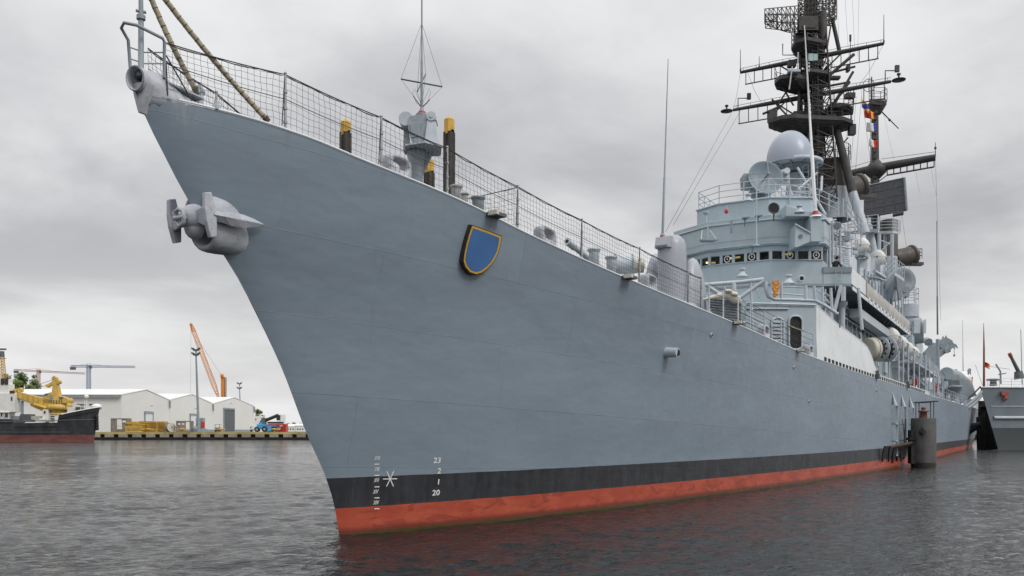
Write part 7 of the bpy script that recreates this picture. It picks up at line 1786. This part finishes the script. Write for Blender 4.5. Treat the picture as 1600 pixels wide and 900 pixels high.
# the yellow crane
CRN = None; DK_ = DV+6
def cq(u, v, d=0): return W(pxw(u,DK_),DK_+d,zpx(v,DK_))
mb = MB(); base = cq(92,650); mb.lathe([(1.9,0),(1.9,zpx(641,DK_)-base.z),(2.6,zpx(640,DK_)-base.z),(2.6,zpx(634,DK_)-base.z),(1.9,zpx(632,DK_)-base.z)], base, n=24); CRN = mb.build('deck_crane', M['dullyellow'], VE)
mb = MB(); mb.slab([cq(80,640,-1.2), cq(108,640,-1.2), cq(110,633,-1.2), cq(106,622,-1.2), cq(97,619,-1.2), cq(92,623,-1.2), cq(78,632,-1.2)], FW*2.4); mb.slab([cq(70,622,-.8), cq(80,613,-.8), cq(86,617,-.8), cq(86,630,-.8), cq(70,630,-.8)], FW*1.6); mb.slab([cq(72,615.5,-.86), cq(79,614.5,-.86), cq(77,618,-.86), cq(72,618.5,-.86)], FW*.05, m=1); mb.cyl(cq(106,626,-1.5), cq(106,626,1.5), .7,.7,14); mb.box(cq(100,622,-1.3), .9,.3,.5, RT, FW, m=1); mb.box(cq(90,637,-1.25), 3.5,.15,.3, RT, FW, m=1); mb.box(cq(103,634,-1.25), 1.2,.15,.7, RT, FW, m=1); [mb.box(cq(84+i*4.2,629,-1.25), .16,.2,1.1, RT, FW, m=1) for i in range(6)]; mb.build('machinery_house', [M['dullyellow'], M['dgrey']], CRN, .02)
mb = MB(); mb.slab([cq(23,611,-.8), cq(28,612,-.8), cq(85,626,-.8), cq(100,634,-.8), cq(90,643,-.8), cq(76,640,-.8), cq(50,630,-.8), cq(24,620,-.8)], FW*1.6); mb.cyl(cq(32,609,-.6), cq(32,609,.6), .5,.5,12); mb.cyl(cq(24,610,-.6), cq(24,610,.6), .35,.35,10); [mb.slab([cq(30+i*8,612.6+i*2.4,-.83), cq(30.9+i*8,612.8+i*2.4,-.83), cq(30.9+i*8,621+i*2.9,-.83), cq(30+i*8,620.6+i*2.9,-.83)], FW*.02, 1) for i in range(7)]; mb.slab([cq(26,619,-.82), cq(76,638.5,-.82), cq(76,640,-.82), cq(26,620.4,-.82)], FW*.01, 1); mb.tube([cq(23,611), cq(34,607), cq(36,612)], .25, 6); mb.slab([cq(48,631,-.5), cq(78,641,-.5), cq(74,645,-.5), cq(64,641,-.5), cq(50,635,-.5)], FW*1.0); mb.cyl(cq(56,632,-.9), cq(76,638,-.9), .35,.35,8); mb.build('boom', [M['dullyellow'], paint('crane_shade_yellow', (.34,.22,.05), .6, .15, 1)], CRN, .02)
mb = MB(); mb.slab([cq(80,630,-.8), cq(97,630,-.8), cq(92,606,-.7), cq(89,596,-.6), cq(84,596,-.6), cq(84,606,-.7)], FW*1.5); mb.cyl(cq(86,592,-.6), cq(86,592,.6), .6,.6,14); mb.cyl(cq(86,592,-.63), cq(86,592,-.6), .25,.25,8,m=1); mb.cyl(cq(92,597,-.6), cq(92,597,.6), .5,.5,12); mb.slab([cq(82,590,-.3), cq(85,587,-.3), cq(90,590,-.3), cq(90,597,-.3), cq(83,598,-.3)], FW*.6); mb.slab([cq(74,601,-.4), cq(88,593,-.4), cq(89,599,-.4), cq(78,604,-.4)], FW*.8); mb.cyl(cq(75,603,-.5), cq(75,603,.5), .42,.42,10); mb.slab([cq(80.5,618,-.9), cq(85,617,-.9), cq(85,626,-.9), cq(81,626,-.9)], FW*.05, m=1); mb.build('king_post', [M['dullyellow'], M['mgrey']], CRN, .05)
mb = MB(); mb.cyl(cq(76,602), cq(30,609), .05,.05,4); mb.cyl(cq(86,592,.3), cq(30,610,.3), .05,.05,4); mb.build('luffing_rope', M['line'], CRN)
